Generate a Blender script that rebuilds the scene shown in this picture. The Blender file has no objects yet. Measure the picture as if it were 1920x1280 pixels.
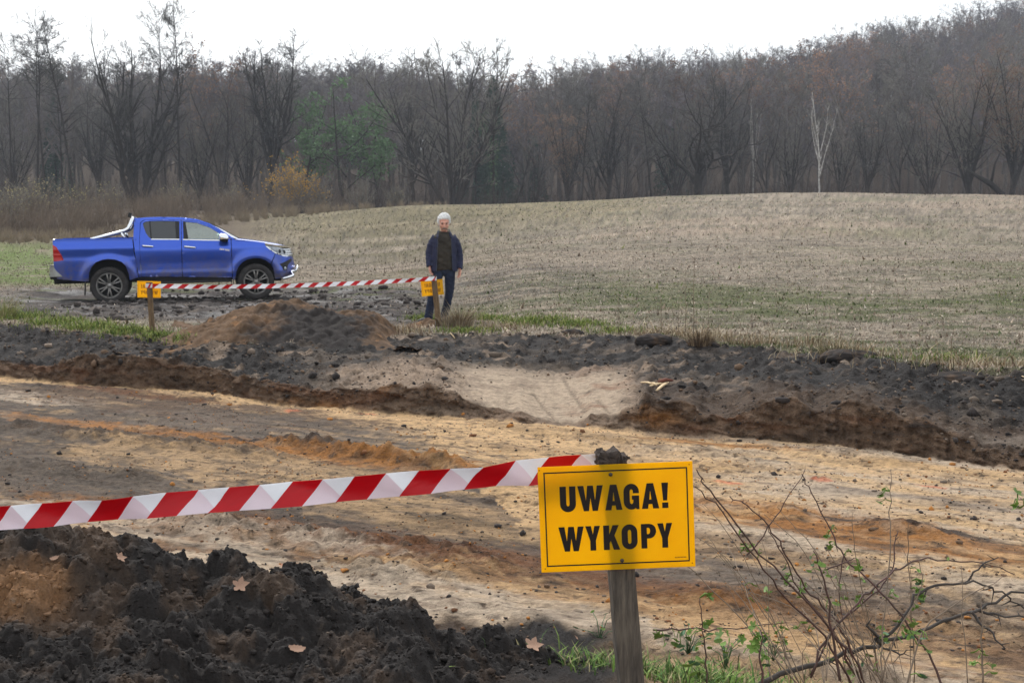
import bpy, bmesh, math, random
import numpy as np
from mathutils import Vector, Matrix
from mathutils.geometry import delaunay_2d_cdt

# ------------------------------------------------------------------ camera, light, exposure
SC = bpy.context.scene
COL = SC.collection
FPX = 2400.0
PITCH = math.atan(221 / 2400)
CZ = 1.64
camd = bpy.data.cameras.new("camera")
cam = bpy.data.objects.new("camera", camd)
COL.objects.link(cam)
cam.location = (0, 0, CZ)
cam.rotation_euler = (math.radians(90) - PITCH, 0, 0)
camd.sensor_width = 36.0
camd.lens = 45.0
camd.clip_start = 0.05
camd.clip_end = 3000
camd.dof.use_dof = True
camd.dof.focus_distance = 3.4
camd.dof.aperture_fstop = 20.0
SC.camera = cam

SUN_EL, SUN_AZ = math.radians(46), math.radians(-22)      # azimuth measured from +Y (view direction) towards +X
world = bpy.data.worlds.new("World")
SC.world = world
world.use_nodes = True
wn = world.node_tree.nodes
wl = world.node_tree.links
bg = wn["Background"]
sky = wn.new("ShaderNodeTexSky")
sky.sky_type = 'NISHITA'
sky.sun_disc = False
sky.sun_elevation = SUN_EL
sky.sun_rotation = SUN_AZ
sky.air_density = 1.0
sky.dust_density = 4.0
sky.ozone_density = 1.0
hs = wn.new("ShaderNodeHueSaturation")
hs.inputs["Saturation"].default_value = 0.22
wl.new(sky.outputs[0], hs.inputs["Color"])
cloud = wn.new("ShaderNodeMix")          # even overcast veil over the sky
cloud.data_type = 'RGBA'
cloud.inputs[0].default_value = 0.65
cloud.inputs[7].default_value = (5.2, 5.45, 5.6, 1)
wl.new(hs.outputs[0], cloud.inputs[6])
wl.new(cloud.outputs[2], bg.inputs["Color"])
bg.inputs["Strength"].default_value = 0.14
sund = bpy.data.lights.new("sun", 'SUN')
sund.energy = 1.4
sund.angle = math.radians(20)
sund.color = (1.0, 0.97, 0.93)
sun = bpy.data.objects.new("sun", sund)
COL.objects.link(sun)
sdir = Vector((math.sin(SUN_AZ) * math.cos(SUN_EL), math.cos(SUN_AZ) * math.cos(SUN_EL), math.sin(SUN_EL)))
sun.rotation_euler = sdir.to_track_quat('Z', 'Y').to_euler()
sun.location = (0, 0, 60)
SC.view_settings.view_transform = 'Standard'
SC.view_settings.look = 'None'
SC.view_settings.exposure = 0.78
SC.view_settings.gamma = 1.0
SC.view_settings.use_curve_mapping = False
SC.render.engine = 'CYCLES'
SC.cycles.max_bounces = 6
SC.cycles.diffuse_bounces = 3
SC.cycles.transparent_max_bounces = 12
SC.cycles.use_denoising = True
SC.cycles.caustics_reflective = False
SC.cycles.caustics_refractive = False

# ------------------------------------------------------------------ helpers
RNG = np.random.default_rng(7)
random.seed(5)
_CP, _SP = math.cos(PITCH), math.sin(PITCH)


def ray(x, y):
    u = (x - 960) / FPX
    v = (y - 640) / FPX
    return np.array([u, _CP - v * _SP, -_SP - v * _CP])


def P(x, y, Y):
    """world point seen at photo position x, y at distance Y along the view"""
    r = ray(x, y)
    return np.array([0, 0, CZ]) + r * (Y / r[1])


def G(x, y, z=0.0):
    r = ray(x, y)
    return np.array([0, 0, CZ]) + r * ((z - CZ) / r[2])


def lin(r, g, b):
    f = lambda c: (c / 255 / 12.92) if c / 255 <= 0.04045 else ((c / 255 + 0.055) / 1.055) ** 2.4
    return (f(r), f(g), f(b))


_PR = np.random.default_rng(99).permutation(4096).astype(np.int32)
_GA = np.random.default_rng(98).random(4096) * 2 * math.pi
_GC = np.cos(_GA).astype(np.float32); _GS = np.sin(_GA).astype(np.float32)
_RV = np.random.default_rng(97).random(4096).astype(np.float32)


def _h(ix, iy, seed):
    return _PR[(_PR[(ix + seed * 57) & 4095] + iy) & 4095]


def perlin(x, y, seed=0):
    x, y = np.broadcast_arrays(np.asarray(x, float), np.asarray(y, float))
    flx = np.floor(x); fly = np.floor(y)
    ix = flx.astype(np.int32); iy = fly.astype(np.int32)
    fx = (x - flx).astype(np.float32); fy = (y - fly).astype(np.float32)
    p0 = _PR[(ix + seed * 57) & 4095]; p1 = _PR[(ix + 1 + seed * 57) & 4095]
    h = _PR[(p0 + iy) & 4095]; g00 = _GC[h] * fx + _GS[h] * fy
    h = _PR[(p1 + iy) & 4095]; g10 = _GC[h] * (fx - 1) + _GS[h] * fy
    h = _PR[(p0 + iy + 1) & 4095]; g01 = _GC[h] * fx + _GS[h] * (fy - 1)
    h = _PR[(p1 + iy + 1) & 4095]; g11 = _GC[h] * (fx - 1) + _GS[h] * (fy - 1)
    u = fx * fx * fx * (fx * (fx * 6 - 15) + 10)
    v = fy * fy * fy * (fy * (fy * 6 - 15) + 10)
    a = g00 + (g10 - g00) * u
    return (a + (g01 + (g11 - g01) * u - a) * v) * 1.5


def fbm(x, y, seed=0, octs=4, gain=0.5, lac=2.1):
    s = 0.0; a = 1.0; f = 1.0; t = 0.0
    for i in range(octs):
        s = s + a * perlin(np.asarray(x) * f + 13.7 * i, np.asarray(y) * f - 7.3 * i, seed + i * 17)
        t += a; a *= gain; f *= lac
    return s / t


def ridged(x, y, seed=0, octs=3):
    s = 0.0; a = 1.0; f = 1.0; t = 0.0
    for i in range(octs):
        s = s + a * (1 - 2 * np.abs(perlin(np.asarray(x) * f + 3.1 * i, np.asarray(y) * f, seed + 31 * i)))
        t += a; a *= 0.5; f *= 2.1
    return s / t


def worley(x, y, seed=0):
    """distance to the nearest scattered point and that point's random value"""
    x, y = np.broadcast_arrays(np.asarray(x, float), np.asarray(y, float))
    flx = np.floor(x); fly = np.floor(y)
    ix = flx.astype(np.int32); iy = fly.astype(np.int32)
    fx = (x - flx).astype(np.float32); fy = (y - fly).astype(np.float32)
    best = np.full(x.shape, 9.0, np.float32); val = np.zeros(x.shape, np.float32)
    for dx in (-1, 0, 1):
        for dy in (-1, 0, 1):
            h = _h(ix + dx, iy + dy, seed)
            d = np.hypot(fx - dx - _RV[h], fy - dy - _RV[(h + 1361) & 4095])
            m = d < best
            best = np.where(m, d, best)
            val = np.where(m, _RV[(h + 2711) & 4095], val)
    return best, val


def smooth(e0, e1, x):
    t = np.clip((np.asarray(x, float) - e0) / (e1 - e0), 0, 1)
    return t * t * (3 - 2 * t)


# ---- materials
def new_mat(name):
    m = bpy.data.materials.new(name)
    m.use_nodes = True
    nt = m.node_tree
    return m, nt, nt.nodes["Principled BSDF"]


def nd(nt, typ, **kw):
    n = nt.nodes.new(typ)
    for k, v in kw.items():
        if k in n.inputs:
            n.inputs[k].default_value = v
        else:
            setattr(n, k, v)
    return n


def mat(name, col, rough=0.7, var=0.25, scale=8.0, bump=0.0, bscale=40.0, metal=0.0, spec=0.4, col2=None, coord='Object',
        stretch=None, rand=0.0, trans=0.0, coat=0.0):
    m, nt, b = new_mat(name)
    tc = nd(nt, "ShaderNodeTexCoord")
    src = tc.outputs[coord]
    if stretch:
        mp = nd(nt, "ShaderNodeMapping")
        mp.inputs["Scale"].default_value = stretch
        nt.links.new(src, mp.inputs[0]); src = mp.outputs[0]
    nz = nd(nt, "ShaderNodeTexNoise", Scale=scale, Detail=6.0, Roughness=0.6)
    nt.links.new(src, nz.inputs["Vector"])
    mx = nd(nt, "ShaderNodeMix", data_type='RGBA')
    c = np.array(col); c2 = np.array(col2) if col2 is not None else c * (1 - var)
    c1 = c if col2 is not None else np.clip(c * (1 + var), 0, 1)
    mr = nd(nt, "ShaderNodeMapRange")
    mr.inputs[1].default_value = 0.3; mr.inputs[2].default_value = 0.7
    nt.links.new(nz.outputs[0], mr.inputs[0])
    nt.links.new(mr.outputs[0], mx.inputs[0])
    mx.inputs[6].default_value = (*c2, 1); mx.inputs[7].default_value = (*c1, 1)
    out = mx.outputs[2]
    if rand:
        oi = nd(nt, "ShaderNodeObjectInfo")
        hv = nd(nt, "ShaderNodeHueSaturation")
        r1 = nd(nt, "ShaderNodeMapRange"); r1.inputs[3].default_value = 1 - rand; r1.inputs[4].default_value = 1 + rand
        nt.links.new(oi.outputs["Random"], r1.inputs[0]); nt.links.new(r1.outputs[0], hv.inputs["Value"])
        nt.links.new(out, hv.inputs["Color"]); out = hv.outputs[0]
    nt.links.new(out, b.inputs["Base Color"])
    b.inputs["Roughness"].default_value = rough
    b.inputs["Metallic"].default_value = metal
    b.inputs["Specular IOR Level"].default_value = spec
    b.inputs["Coat Weight"].default_value = coat
    if bump:
        nb = nd(nt, "ShaderNodeTexNoise", Scale=bscale, Detail=5.0)
        nt.links.new(src, nb.inputs["Vector"])
        bp = nd(nt, "ShaderNodeBump", Strength=bump, Distance=0.01)
        nt.links.new(nb.outputs[0], bp.inputs["Height"])
        nt.links.new(bp.outputs[0], b.inputs["Normal"])
    if trans:
        tr = nd(nt, "ShaderNodeBsdfTranslucent")
        nt.links.new(out, tr.inputs["Color"])
        ms = nd(nt, "ShaderNodeMixShader"); ms.inputs[0].default_value = trans
        nt.links.new(b.outputs[0], ms.inputs[1]); nt.links.new(tr.outputs[0], ms.inputs[2])
        nt.links.new(ms.outputs[0], nt.nodes["Material Output"].inputs["Surface"])
    return m


def soil_mat(name, nscale=30.0, amp=0.35, bump=0.6, bdist=0.02, spec=0.25, specks=False):
    """ground whose soil colour is carried by the vertices (attribute soil) and whose wetness by attribute wet"""
    m, nt, b = new_mat(name)
    at = nd(nt, "ShaderNodeAttribute", attribute_name="soil")
    wet = nd(nt, "ShaderNodeAttribute", attribute_name="wet")
    tc = nd(nt, "ShaderNodeTexCoord")
    n1 = nd(nt, "ShaderNodeTexNoise", Scale=nscale, Detail=8.0, Roughness=0.7)
    nt.links.new(tc.outputs["Object"], n1.inputs["Vector"])
    mr = nd(nt, "ShaderNodeMapRange")
    mr.inputs[1].default_value = 0.25; mr.inputs[2].default_value = 0.75
    mr.inputs[3].default_value = 1 - amp; mr.inputs[4].default_value = 1 + amp
    nt.links.new(n1.outputs[0], mr.inputs[0])
    vm = nd(nt, "ShaderNodeVectorMath", operation='SCALE')
    nt.links.new(at.outputs["Color"], vm.inputs[0]); nt.links.new(mr.outputs[0], vm.inputs["Scale"])
    last = vm.outputs[0]
    if specks:
        mp = nd(nt, "ShaderNodeMapping"); mp.inputs["Rotation"].default_value = (0, 0, math.radians(30.7)); mp.inputs["Scale"].default_value = (.45, 1.3, 1.3)
        nt.links.new(tc.outputs["Object"], mp.inputs[0])
        for sc_, lo_, hi_, mul_ in ((1.9, .54, .66, .72), (7.0, .55, .65, .58), (17.0, .57, .65, .48), (42.0, .60, .68, .42), (11.0, .38, .27, 1.25), (3.1, .42, .30, 1.2)):
            ns = nd(nt, "ShaderNodeTexNoise", Scale=sc_, Detail=6.0, Roughness=.68); nt.links.new(mp.outputs[0], ns.inputs["Vector"])
            ms = nd(nt, "ShaderNodeMapRange"); ms.inputs[1].default_value = lo_; ms.inputs[2].default_value = hi_; ms.inputs[3].default_value = 1.0; ms.inputs[4].default_value = mul_
            nt.links.new(ns.outputs[0], ms.inputs[0])
            vs = nd(nt, "ShaderNodeVectorMath", operation='SCALE'); nt.links.new(last, vs.inputs[0]); nt.links.new(ms.outputs[0], vs.inputs["Scale"]); last = vs.outputs[0]
    nt.links.new(last, b.inputs["Base Color"])
    rr = nd(nt, "ShaderNodeMapRange"); rr.inputs[3].default_value = 0.95; rr.inputs[4].default_value = 0.3
    nt.links.new(wet.outputs["Fac"], rr.inputs[0]); nt.links.new(rr.outputs[0], b.inputs["Roughness"])
    b.inputs["Specular IOR Level"].default_value = spec
    n2 = nd(nt, "ShaderNodeTexNoise", Scale=nscale * 1.7, Detail=8.0, Roughness=0.65)
    nt.links.new(tc.outputs["Object"], n2.inputs["Vector"])
    bp = nd(nt, "ShaderNodeBump", Strength=bump, Distance=bdist)
    nt.links.new(n2.outputs[0], bp.inputs["Height"]); nt.links.new(bp.outputs[0], b.inputs["Normal"])
    return m


# ---- mesh building
def link(o, parent=None):
    COL.objects.link(o)
    if parent is not None:
        o.parent = parent
    return o


def tag(o, label=None, cat=None, group=None, kind=None):
    if label: o["label"] = label
    if cat: o["category"] = cat
    if group: o["group"] = group
    if kind: o["kind"] = kind
    return o


def empty(name, loc, rot=(0, 0, 0)):
    o = bpy.data.objects.new(name, None)
    o.empty_display_size = 0.2
    COL.objects.link(o)
    o.location = loc
    o.rotation_euler = rot
    return o


def np_mesh(name, v, faces, mats=(), smooth_=False, mi=None, soil=None, wet=None):
    """faces: list of (n,k) int arrays"""
    me = bpy.data.meshes.new(name)
    v = np.asarray(v, np.float32)
    if not isinstance(faces, (list, tuple)):
        faces = [faces]
    faces = [np.asarray(f, np.int32) for f in faces if len(f)]
    me.vertices.add(len(v))
    me.vertices.foreach_set("co", v.ravel())
    nl = sum(f.size for f in faces); nf = sum(len(f) for f in faces)
    me.loops.add(nl)
    me.polygons.add(nf)
    me.loops.foreach_set("vertex_index", np.concatenate([f.ravel() for f in faces]).astype(np.int32))
    tot = np.concatenate([np.full(len(f), f.shape[1], np.int32) for f in faces])
    st = np.zeros(nf, np.int32); st[1:] = np.cumsum(tot)[:-1]
    me.polygons.foreach_set("loop_start", st)
    if smooth_ is not False:
        sm = np.ones(nf, bool) if smooth_ is True else np.asarray(smooth_, bool)
        me.polygons.foreach_set("use_smooth", sm)
    else:
        me.polygons.foreach_set("use_smooth", np.zeros(nf, bool))
    for m in mats:
        me.materials.append(m)
    if mi is not None:
        me.polygons.foreach_set("material_index", np.asarray(mi, np.int32))
    if soil is not None:
        a = me.attributes.new("soil", 'FLOAT_COLOR', 'POINT')
        c = np.ones((len(v), 4), np.float32); c[:, :3] = soil
        a.data.foreach_set("color", c.ravel())
        w = me.attributes.new("wet", 'FLOAT', 'POINT')
        w.data.foreach_set("value", np.asarray(wet if wet is not None else np.zeros(len(v)), np.float32))
    me.update(calc_edges=True)
    me.validate()
    return me


def np_obj(name, v, faces, mats, parent=None, **kw):
    return link(bpy.data.objects.new(name, np_mesh(name, v, faces, mats, **kw)), parent)


class MB:
    """collects shapes into one mesh"""
    def __init__(self):
        self.v = []; self.f = {}; self.n = 0; self.fl = []
    def add(self, v, faces, m=0, sm=False):
        v = np.asarray(v, float).reshape(-1, 3)
        for f in faces:
            self.fl.append((tuple(int(i) + self.n for i in f), m, sm))
        self.v.append(v); self.n += len(v)
    def box(self, c, s, m=0, rot=None, taper=1.0):
        x, y, z = np.array(s) / 2
        v = np.array([[-x, -y, -z], [x, -y, -z], [x, y, -z], [-x, y, -z], [-x * taper, -y * taper, z], [x * taper, -y * taper, z],
                      [x * taper, y * taper, z], [-x * taper, y * taper, z]])
        if rot is not None:
            v = v @ np.array(Matrix(rot)).T if not isinstance(rot, np.ndarray) else v @ rot.T
        self.add(v + np.array(c), [(0, 3, 2, 1), (4, 5, 6, 7), (0, 1, 5, 4), (1, 2, 6, 5), (2, 3, 7, 6), (3, 0, 4, 7)], m)
    def tube(self, pts, r, n=8, m=0, caps=True, flat=1.0):
        pts = np.asarray(pts, float); k = len(pts)
        r = np.broadcast_to(np.asarray(r, float), (k,))
        t = np.gradient(pts, axis=0); t /= np.linalg.norm(t, axis=1)[:, None] + 1e-9
        up = np.array([0, 0, 1.0]) if abs(t[0][2]) < 0.9 else np.array([1.0, 0, 0])
        V = []
        for i in range(k):
            a = np.cross(t[i], up); a /= np.linalg.norm(a) + 1e-9
            b = np.cross(t[i], a)
            up = -np.cross(t[i], a) if False else up
            ang = np.arange(n) * 2 * math.pi / n
            V.append(pts[i] + r[i] * (np.cos(ang)[:, None] * a + flat * np.sin(ang)[:, None] * b))
        V = np.concatenate(V)
        F = [(i * n + j, i * n + (j + 1) % n, (i + 1) * n + (j + 1) % n, (i + 1) * n + j) for i in range(k - 1) for j in range(n)]
        if caps:
            F.append(tuple(range(n))[::-1]); F.append(tuple((k - 1) * n + j for j in range(n)))
        self.add(V, F, m, True)
    def lathe(self, prof, axis='y', n=32, c=(0, 0, 0), m=0, closed=False):
        """prof: list of (radius, offset along axis)"""
        prof = np.asarray(prof, float); k = len(prof)
        ang = np.arange(n) * 2 * math.pi / n
        V = []
        for r, o in prof:
            if axis == 'y':
                V.append(np.stack([r * np.cos(ang), np.full(n, o), r * np.sin(ang)], 1))
            else:
                V.append(np.stack([r * np.cos(ang), r * np.sin(ang), np.full(n, o)], 1))
        V = np.concatenate(V) + np.array(c)
        F = [(i * n + j, i * n + (j + 1) % n, (i + 1) * n + (j + 1) % n, (i + 1) * n + j) for i in range(k - 1) for j in range(n)]
        if closed:
            F += [((k - 1) * n + j, (k - 1) * n + (j + 1) % n, (j + 1) % n, j) for j in range(n)]
        self.add(V, F, m, True)
    def build(self, name, mats, parent=None, loc=None):
        me = bpy.data.meshes.new(name)
        me.from_pydata(np.concatenate(self.v).tolist(), [], [f for f, _, _ in self.fl])
        for mm in (mats if isinstance(mats, (list, tuple)) else [mats]):
            me.materials.append(mm)
        me.polygons.foreach_set("material_index", [m for _, m, _ in self.fl])
        me.polygons.foreach_set("use_smooth", [s for _, _, s in self.fl])
        bm = bmesh.new(); bm.from_mesh(me); bmesh.ops.recalc_face_normals(bm, faces=bm.faces); bm.to_mesh(me); bm.free()
        me.update()
        o = link(bpy.data.objects.new(name, me), parent)
        if loc is not None:
            o.location = loc
        return o


def bevel(o, w=0.005, seg=2):
    b = o.modifiers.new("bevel", 'BEVEL')
    b.width = w; b.segments = seg; b.limit_method = 'ANGLE'; b.angle_limit = math.radians(40)
    return o


def dup(root):
    r = root.copy(); COL.objects.link(r)
    for ch in root.children:
        c = ch.copy(); COL.objects.link(c); c.parent = r
        for g in ch.children:
            d = g.copy(); COL.objects.link(d); d.parent = c
    return r

# ------------------------------------------------------------------ terrain
FLOOR = -0.55


def tpx(x): return (np.asarray(x, float) - 960) / FPX


def Rf(Y): return np.sqrt(np.asarray(Y, float) ** 2 + 4.0)


def _curve(pts):
    a = np.array(pts, float)
    return tpx(a[:, 0]), a[:, 1]


def _floorY(pts, z):
    return _curve([(x, G(x, y, z)[1]) for x, y in pts])


EDGE_A = _floorY([(-700, 585), (0, 604), (140, 624), (300, 634), (420, 642), (600, 640), (780, 629), (1000, 626), (1180, 632), (1300, 645),
                  (1400, 655), (1560, 660), (1640, 678), (1700, 690), (1780, 694), (1920, 702), (2700, 735)], 0.0)
EDGE_C = _floorY([(-700, 676), (0, 706), (100, 714), (200, 727), (400, 737), (520, 757), (700, 772), (850, 782), (1000, 796), (1180, 806), (1340, 818),
                  (1560, 838), (1700, 852), (1800, 867), (1920, 882), (2700, 980)], FLOOR)
TOP_PX = [(-700, 650), (0, 680), (100, 685), (160, 665), (260, 668), (330, 681), (420, 698), (520, 718), (600, 731), (680, 730), (760, 722), (850, 738), (900, 757),
          (1000, 778), (1050, 792), (1120, 778), (1195, 768), (1212, 748), (1300, 760), (1335, 776), (1358, 784), (1440, 752), (1490, 748), (1540, 776), (1590, 756),
          (1650, 771), (1700, 783), (1760, 798), (1780, 814), (1850, 834), (1920, 852), (2700, 950)]
TOP_B = _curve([(x, CZ + (np.interp(tpx(x), *EDGE_C) + .22) * ray(x, y)[2] / ray(x, y)[1] - .03) for x, y in TOP_PX])
EDGE_E = _curve([(-900, 7.0), (0, 7.0), (700, 6.9), (1000, 6.75), (1300, 6.5), (1600, 6.1), (1920, 5.5), (2600, 5.3)])
NEAR_Z = _curve([(-900, .06), (600, .04), (960, .03), (1150, .0), (1400, -.10), (1650, -.2), (1920, -.28), (2600, -.3)])
CREST = _curve([(-900, 34), (0, 22), (270, 27), (420, 22), (560, 20), (800, 34), (1000, 39), (1250, 52), (1400, 56), (1600, 58), (1920, 54), (2600, 48)])
RIDGE = _curve([(-900, 185), (0, 172), (200, 170), (400, 172), (600, 150), (700, 160), (880, 192), (960, 208), (1050, 176), (1130, 146), (1350, 140),
                (1500, 112), (1620, 84), (1750, 64), (1850, 36), (1920, 24), (2600, -60)])
TANG = np.array([0.86, -0.51]); TANG /= np.linalg.norm(TANG)      # direction of the dig and of the machine tracks
NORM = np.array([-TANG[1], TANG[0]])


def ci(c, t): return np.interp(t, c[0], c[1])


def curves(t):
    """distances of the lines that shape the dig, at bearing t"""
    YA = ci(EDGE_A, t) + 0.25 * fbm(t * 40, t * 0, 3, 3) + 0.10 * perlin(t * 160, t * 0 + 5, 8)
    YC = ci(EDGE_C, t) + 0.10 * fbm(t * 60, t * 0, 13, 3) + 0.015 * perlin(t * 300, t * 0, 18)
    zB = ci(TOP_B, t) + 0.05 * fbm(t * 70, t * 0 + 2, 23, 3)
    YB = YC + 0.10 + 0.16 * (zB - FLOOR) + 0.05 * np.abs(perlin(t * 60, t * 0, 28))
    YE = ci(EDGE_E, t) + 0.25 * fbm(t * 30, t * 0, 33, 3)
    return YE, YC, YB, YA, zB


def far_z(t, Y):
    """field, its crest, the valley behind it and the wooded hill"""
    X = t * Rf(Y)
    zc = CZ + ci(CREST, t) / FPX * 100
    y0 = 19 + 17 * (1 - smooth(-.12, .04, t))
    u = np.clip((Y - y0) / (100 - y0), 0, None)
    up = np.where(u < 1, u ** 1.12, 1.0) * zc
    over = np.clip((Y - 100) / 25, 0, 1)
    z = up - smooth(0, 1, over) * np.where(t > -0.08, 1.6, 0.0) * smooth(-0.1, 0.0, t)
    z = z + fbm(X / 16, Y / 16, 41, 3) * 0.25 * smooth(24, 45, Y)
    ztop = CZ + (419 - ci(RIDGE, t)) / FPX * 330 - 15.5
    h = smooth(0.0, 1.0, (Y - 135) / 210) ** 0.85
    z = z * (1 - smooth(135, 300, Y)) + np.where(Y > 135, h * ztop, 0) - np.clip(Y - 350, 0, None) * 0.25
    return z


def base_z(t, Y):
    t = np.asarray(t, float); Y = np.asarray(Y, float)
    YE, YC, YB, YA, zB = curves(t)
    nz = ci(NEAR_Z, t)
    f_near = nz + (FLOOR - nz) * smooth(4.0, 1.0, 0) * 0
    s = np.clip((Y - 4.1) / np.maximum(YE - 4.1, 0.3), 0, 1)
    near = nz + (FLOOR - nz) * (0.35 * s + 0.65 * s * s * (3 - 2 * s))
    wall = FLOOR + (zB - FLOOR) * np.clip((Y - YC) / (YB - YC), 0, 1)
    sB = np.clip((Y - YB) / (YA - YB), 0, 1)
    bench = zB + (0.0 - zB) * (sB ** 0.9)
    z = np.where(Y < YE, near, np.where(Y < YC, FLOOR, np.where(Y < YB, wall, np.where(Y < YA, bench, far_z(t, np.maximum(Y, 19)) * (Y > 19)))))
    return z


RIDGES = [(520, 832, 880, 886, .15, .16), (330, 975, 960, 1062, .09, .25), (0, 800, 520, 858, .09, .22), (1420, 955, 1500, 975, .08, .2), (1640, 990, 1760, 1008, .11, .12), (0, 880, 300, 900, .08, .25),
         (1300, 1110, 1480, 1150, .08, .25), (640, 1062, 830, 1082, .10, .14), (0, 722, 420, 748, .05, .2), (1420, 835, 1700, 872, .04, .15)]


RAMP_LINES = [((828, 698), (893, 752)), ((860, 698), (905, 756)), ((1000, 704), (1068, 772)), ((1022, 662), (1098, 752)), ((978, 764), (1008, 786)), ((640, 690), (700, 735)), ((1120, 715), (1160, 770))]


def ramp_lines(X, Y):
    m = np.zeros(len(X))
    for a, b in RAMP_LINES:
        pa = G(*a, -.16)[:2]; pb = G(*b, -.34)[:2]; ab = pb - pa; L = np.hypot(*ab); ab /= L
        al = (X - pa[0]) * ab[0] + (Y - pa[1]) * ab[1]; pe = np.abs((X - pa[0]) * -ab[1] + (Y - pa[1]) * ab[0])
        m = np.maximum(m, (1 - smooth(.010, .03, pe)) * (al > 0) * (al < L))
    return m


def detail(t, Y, X):
    """roughness of each zone on top of base_z; also returns zone masks"""
    YE, YC, YB, YA, zB = curves(t)
    s = X * TANG[0] + Y * TANG[1]; n = X * NORM[0] + Y * NORM[1]
    floor = smooth(0, .2, Y - YE) * (1 - smooth(-.05, 0.02, Y - YC))
    wall = smooth(-.06, 0.0, Y - YC) * (1 - smooth(0.0, 0.12, Y - YB))
    bench = smooth(0.0, 0.1, Y - YB) * (1 - smooth(-0.15, 0.1, Y - YA))
    near = 1 - smooth(0, .2, Y - YE)
    field = smooth(-0.15, 0.1, Y - YA)
    d = np.zeros_like(X)
    # floor: long shallow ridges along the machine tracks plus crumbs
    lo = fbm(s * 0.45, n * 1.4, 51, 4)
    rough = smooth(-0.15, 0.45, fbm(s * 0.35, n * 1.1, 57, 3))
    d += floor * (0.045 * lo + 0.016 * fbm(s * 2.2, n * 5, 53, 4))
    w1, v1 = worley(X * 9, Y * 9, 61)
    d += floor * rough * (0.045 * np.sqrt(np.clip(.22 - w1 ** 2, 0, 1)) * (v1 > .5) + 0.026 * fbm(X * 7, Y * 7, 63, 4))
    for (xa, ya, xb, yb, hh, ww) in RIDGES:
        pa = G(xa, ya, FLOOR)[:2]; pb = G(xb, yb, FLOOR)[:2]
        ab = pb - pa; L = np.hypot(*ab); ab /= L
        al = (X - pa[0]) * ab[0] + (Y - pa[1]) * ab[1]
        k = np.nonzero((al > -.6) & (al < L + .6) & (np.abs((X - pa[0]) * -ab[1] + (Y - pa[1]) * ab[0]) < ww * 4))[0]
        if len(k) == 0: continue
        xk, yk = X[k], Y[k]
        pe = (xk - pa[0]) * -ab[1] + (yk - pa[1]) * ab[0] + .14 * fbm(al[k] * 1.3, al[k] * 0, int(xa), 3)
        wk, vk = worley(xk * 13, yk * 13, 67)
        d[k] += floor[k] * hh * np.exp(-(pe / ww) ** 2) * smooth(-.4, .3, al[k]) * (1 - smooth(L - .3, L + .4, al[k])) * (.75 + .7 * fbm(xk * 5, yk * 5, 69, 4) + .35 * np.sqrt(np.clip(.28 - wk ** 2, 0, 1)))
    # wall: vertical tooth marks and slumps
    zw = FLOOR + (zB - FLOOR) * np.clip((Y - YC) / (YB - YC), 0, 1)
    d += wall * (0.035 * ridged(s * 3.5 + zw * 2, zw * 6, 71, 3) * 0.6 + 0.05 * fbm(X * 6, zw * 12, 73, 3))
    # bench: black crumbly soil
    smoothpatch = smooth(-0.055, -0.02, t) * (1 - smooth(0.075, 0.1, t)) * (1 - smooth(0.35, 0.6, (Y - YB) / (YA - YB)))
    br = bench * (1 - 0.85 * smoothpatch)
    w2, v2 = worley(X * 6, Y * 6, 81)
    d += br * (0.09 * fbm(X * 1.1, Y * 1.6, 83, 3) + 0.06 * np.clip(0.5 - w2, 0, 1) * (v2 > .5) * 2 + 0.035 * fbm(X * 6, Y * 6, 85, 4))
    d -= bench * smoothpatch * .012 * ramp_lines(X, Y)
    lip = np.exp(-((Y - YA) / 0.35) ** 2) * smooth(0.05, 0.12, t)
    d += lip * (0.03 + 0.14 * fbm(X * 1.5, Y * 1.5, 87, 3))
    lip2 = np.exp(-((Y - YB - .1) / 0.15) ** 2)
    d += lip2 * (0.03 + 0.06 * fbm(s * 3, n * 3, 88, 3)) * (1 - .5 * smoothpatch)
    # near bank
    w3, v3 = worley(X * 12, Y * 12, 91)
    d += near * (0.05 * fbm(X * 1.5, Y * 1.5, 93, 3) + 0.03 * np.clip(.5 - w3, 0, 1) * 2 * (v3 > .4) + 0.02 * fbm(X * 14, Y * 14, 95, 3))
    # mud with wheel ruts around the pickup
    mud = field * smooth(-0.44, -0.36, t) * (1 - smooth(-0.09, -0.02, t + 0.03 * fbm(X * .6, Y * .6, 99, 2))) * smooth(20.0, 21.0, Y + 14 * (t + 0.2) * (t < -0.2)) * (1 - smooth(30, 34.5, Y))
    ru = ridged(X * 0.35, Y * 1.1, 101, 3)
    w4, v4 = worley(X * 2.2, Y * 2.2, 104)
    d += mud * (0.05 * ru + 0.07 * fbm(X * 2.2, Y * 3, 103, 4) + .07 * np.sqrt(np.clip(.3 - w4 ** 2, 0, 1)) * (v4 > .45))
    lx = (X + 7.5) * .970 + (Y - 28.1) * .242; ly = -(X + 7.5) * .242 + (Y - 28.1) * .970
    pad = (1 - smooth(2.4, 4.2, np.abs(lx))) * (1 - smooth(1.2, 3.0, np.abs(ly)))
    zb = base_z(t, Y)
    d += pad * (-.05 - d * .6 - zb)
    # field: drilled rows and crumbs
    d += field * (1 - mud) * (0.035 * fbm(X * 1.2, Y * 1.2, 105, 3) + 0.03 * fbm(X * 4, Y * 5, 107, 3)) * (1 - smooth(60, 100, Y))
    return d, dict(floor=floor, wall=wall, bench=bench, near=near, field=field, mud=mud, smoothpatch=smoothpatch, rough=rough, s=s, n=n)


def ground(X, Y):
    """height of the finished ground at a place"""
    X = np.asarray(X, float); Y = np.asarray(Y, float)
    t = X / Rf(Y)
    return base_z(t, Y) + detail(t, Y, X)[0]


def gz(X, Y): return float(ground(np.array([X]), np.array([Y]))[0])


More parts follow.
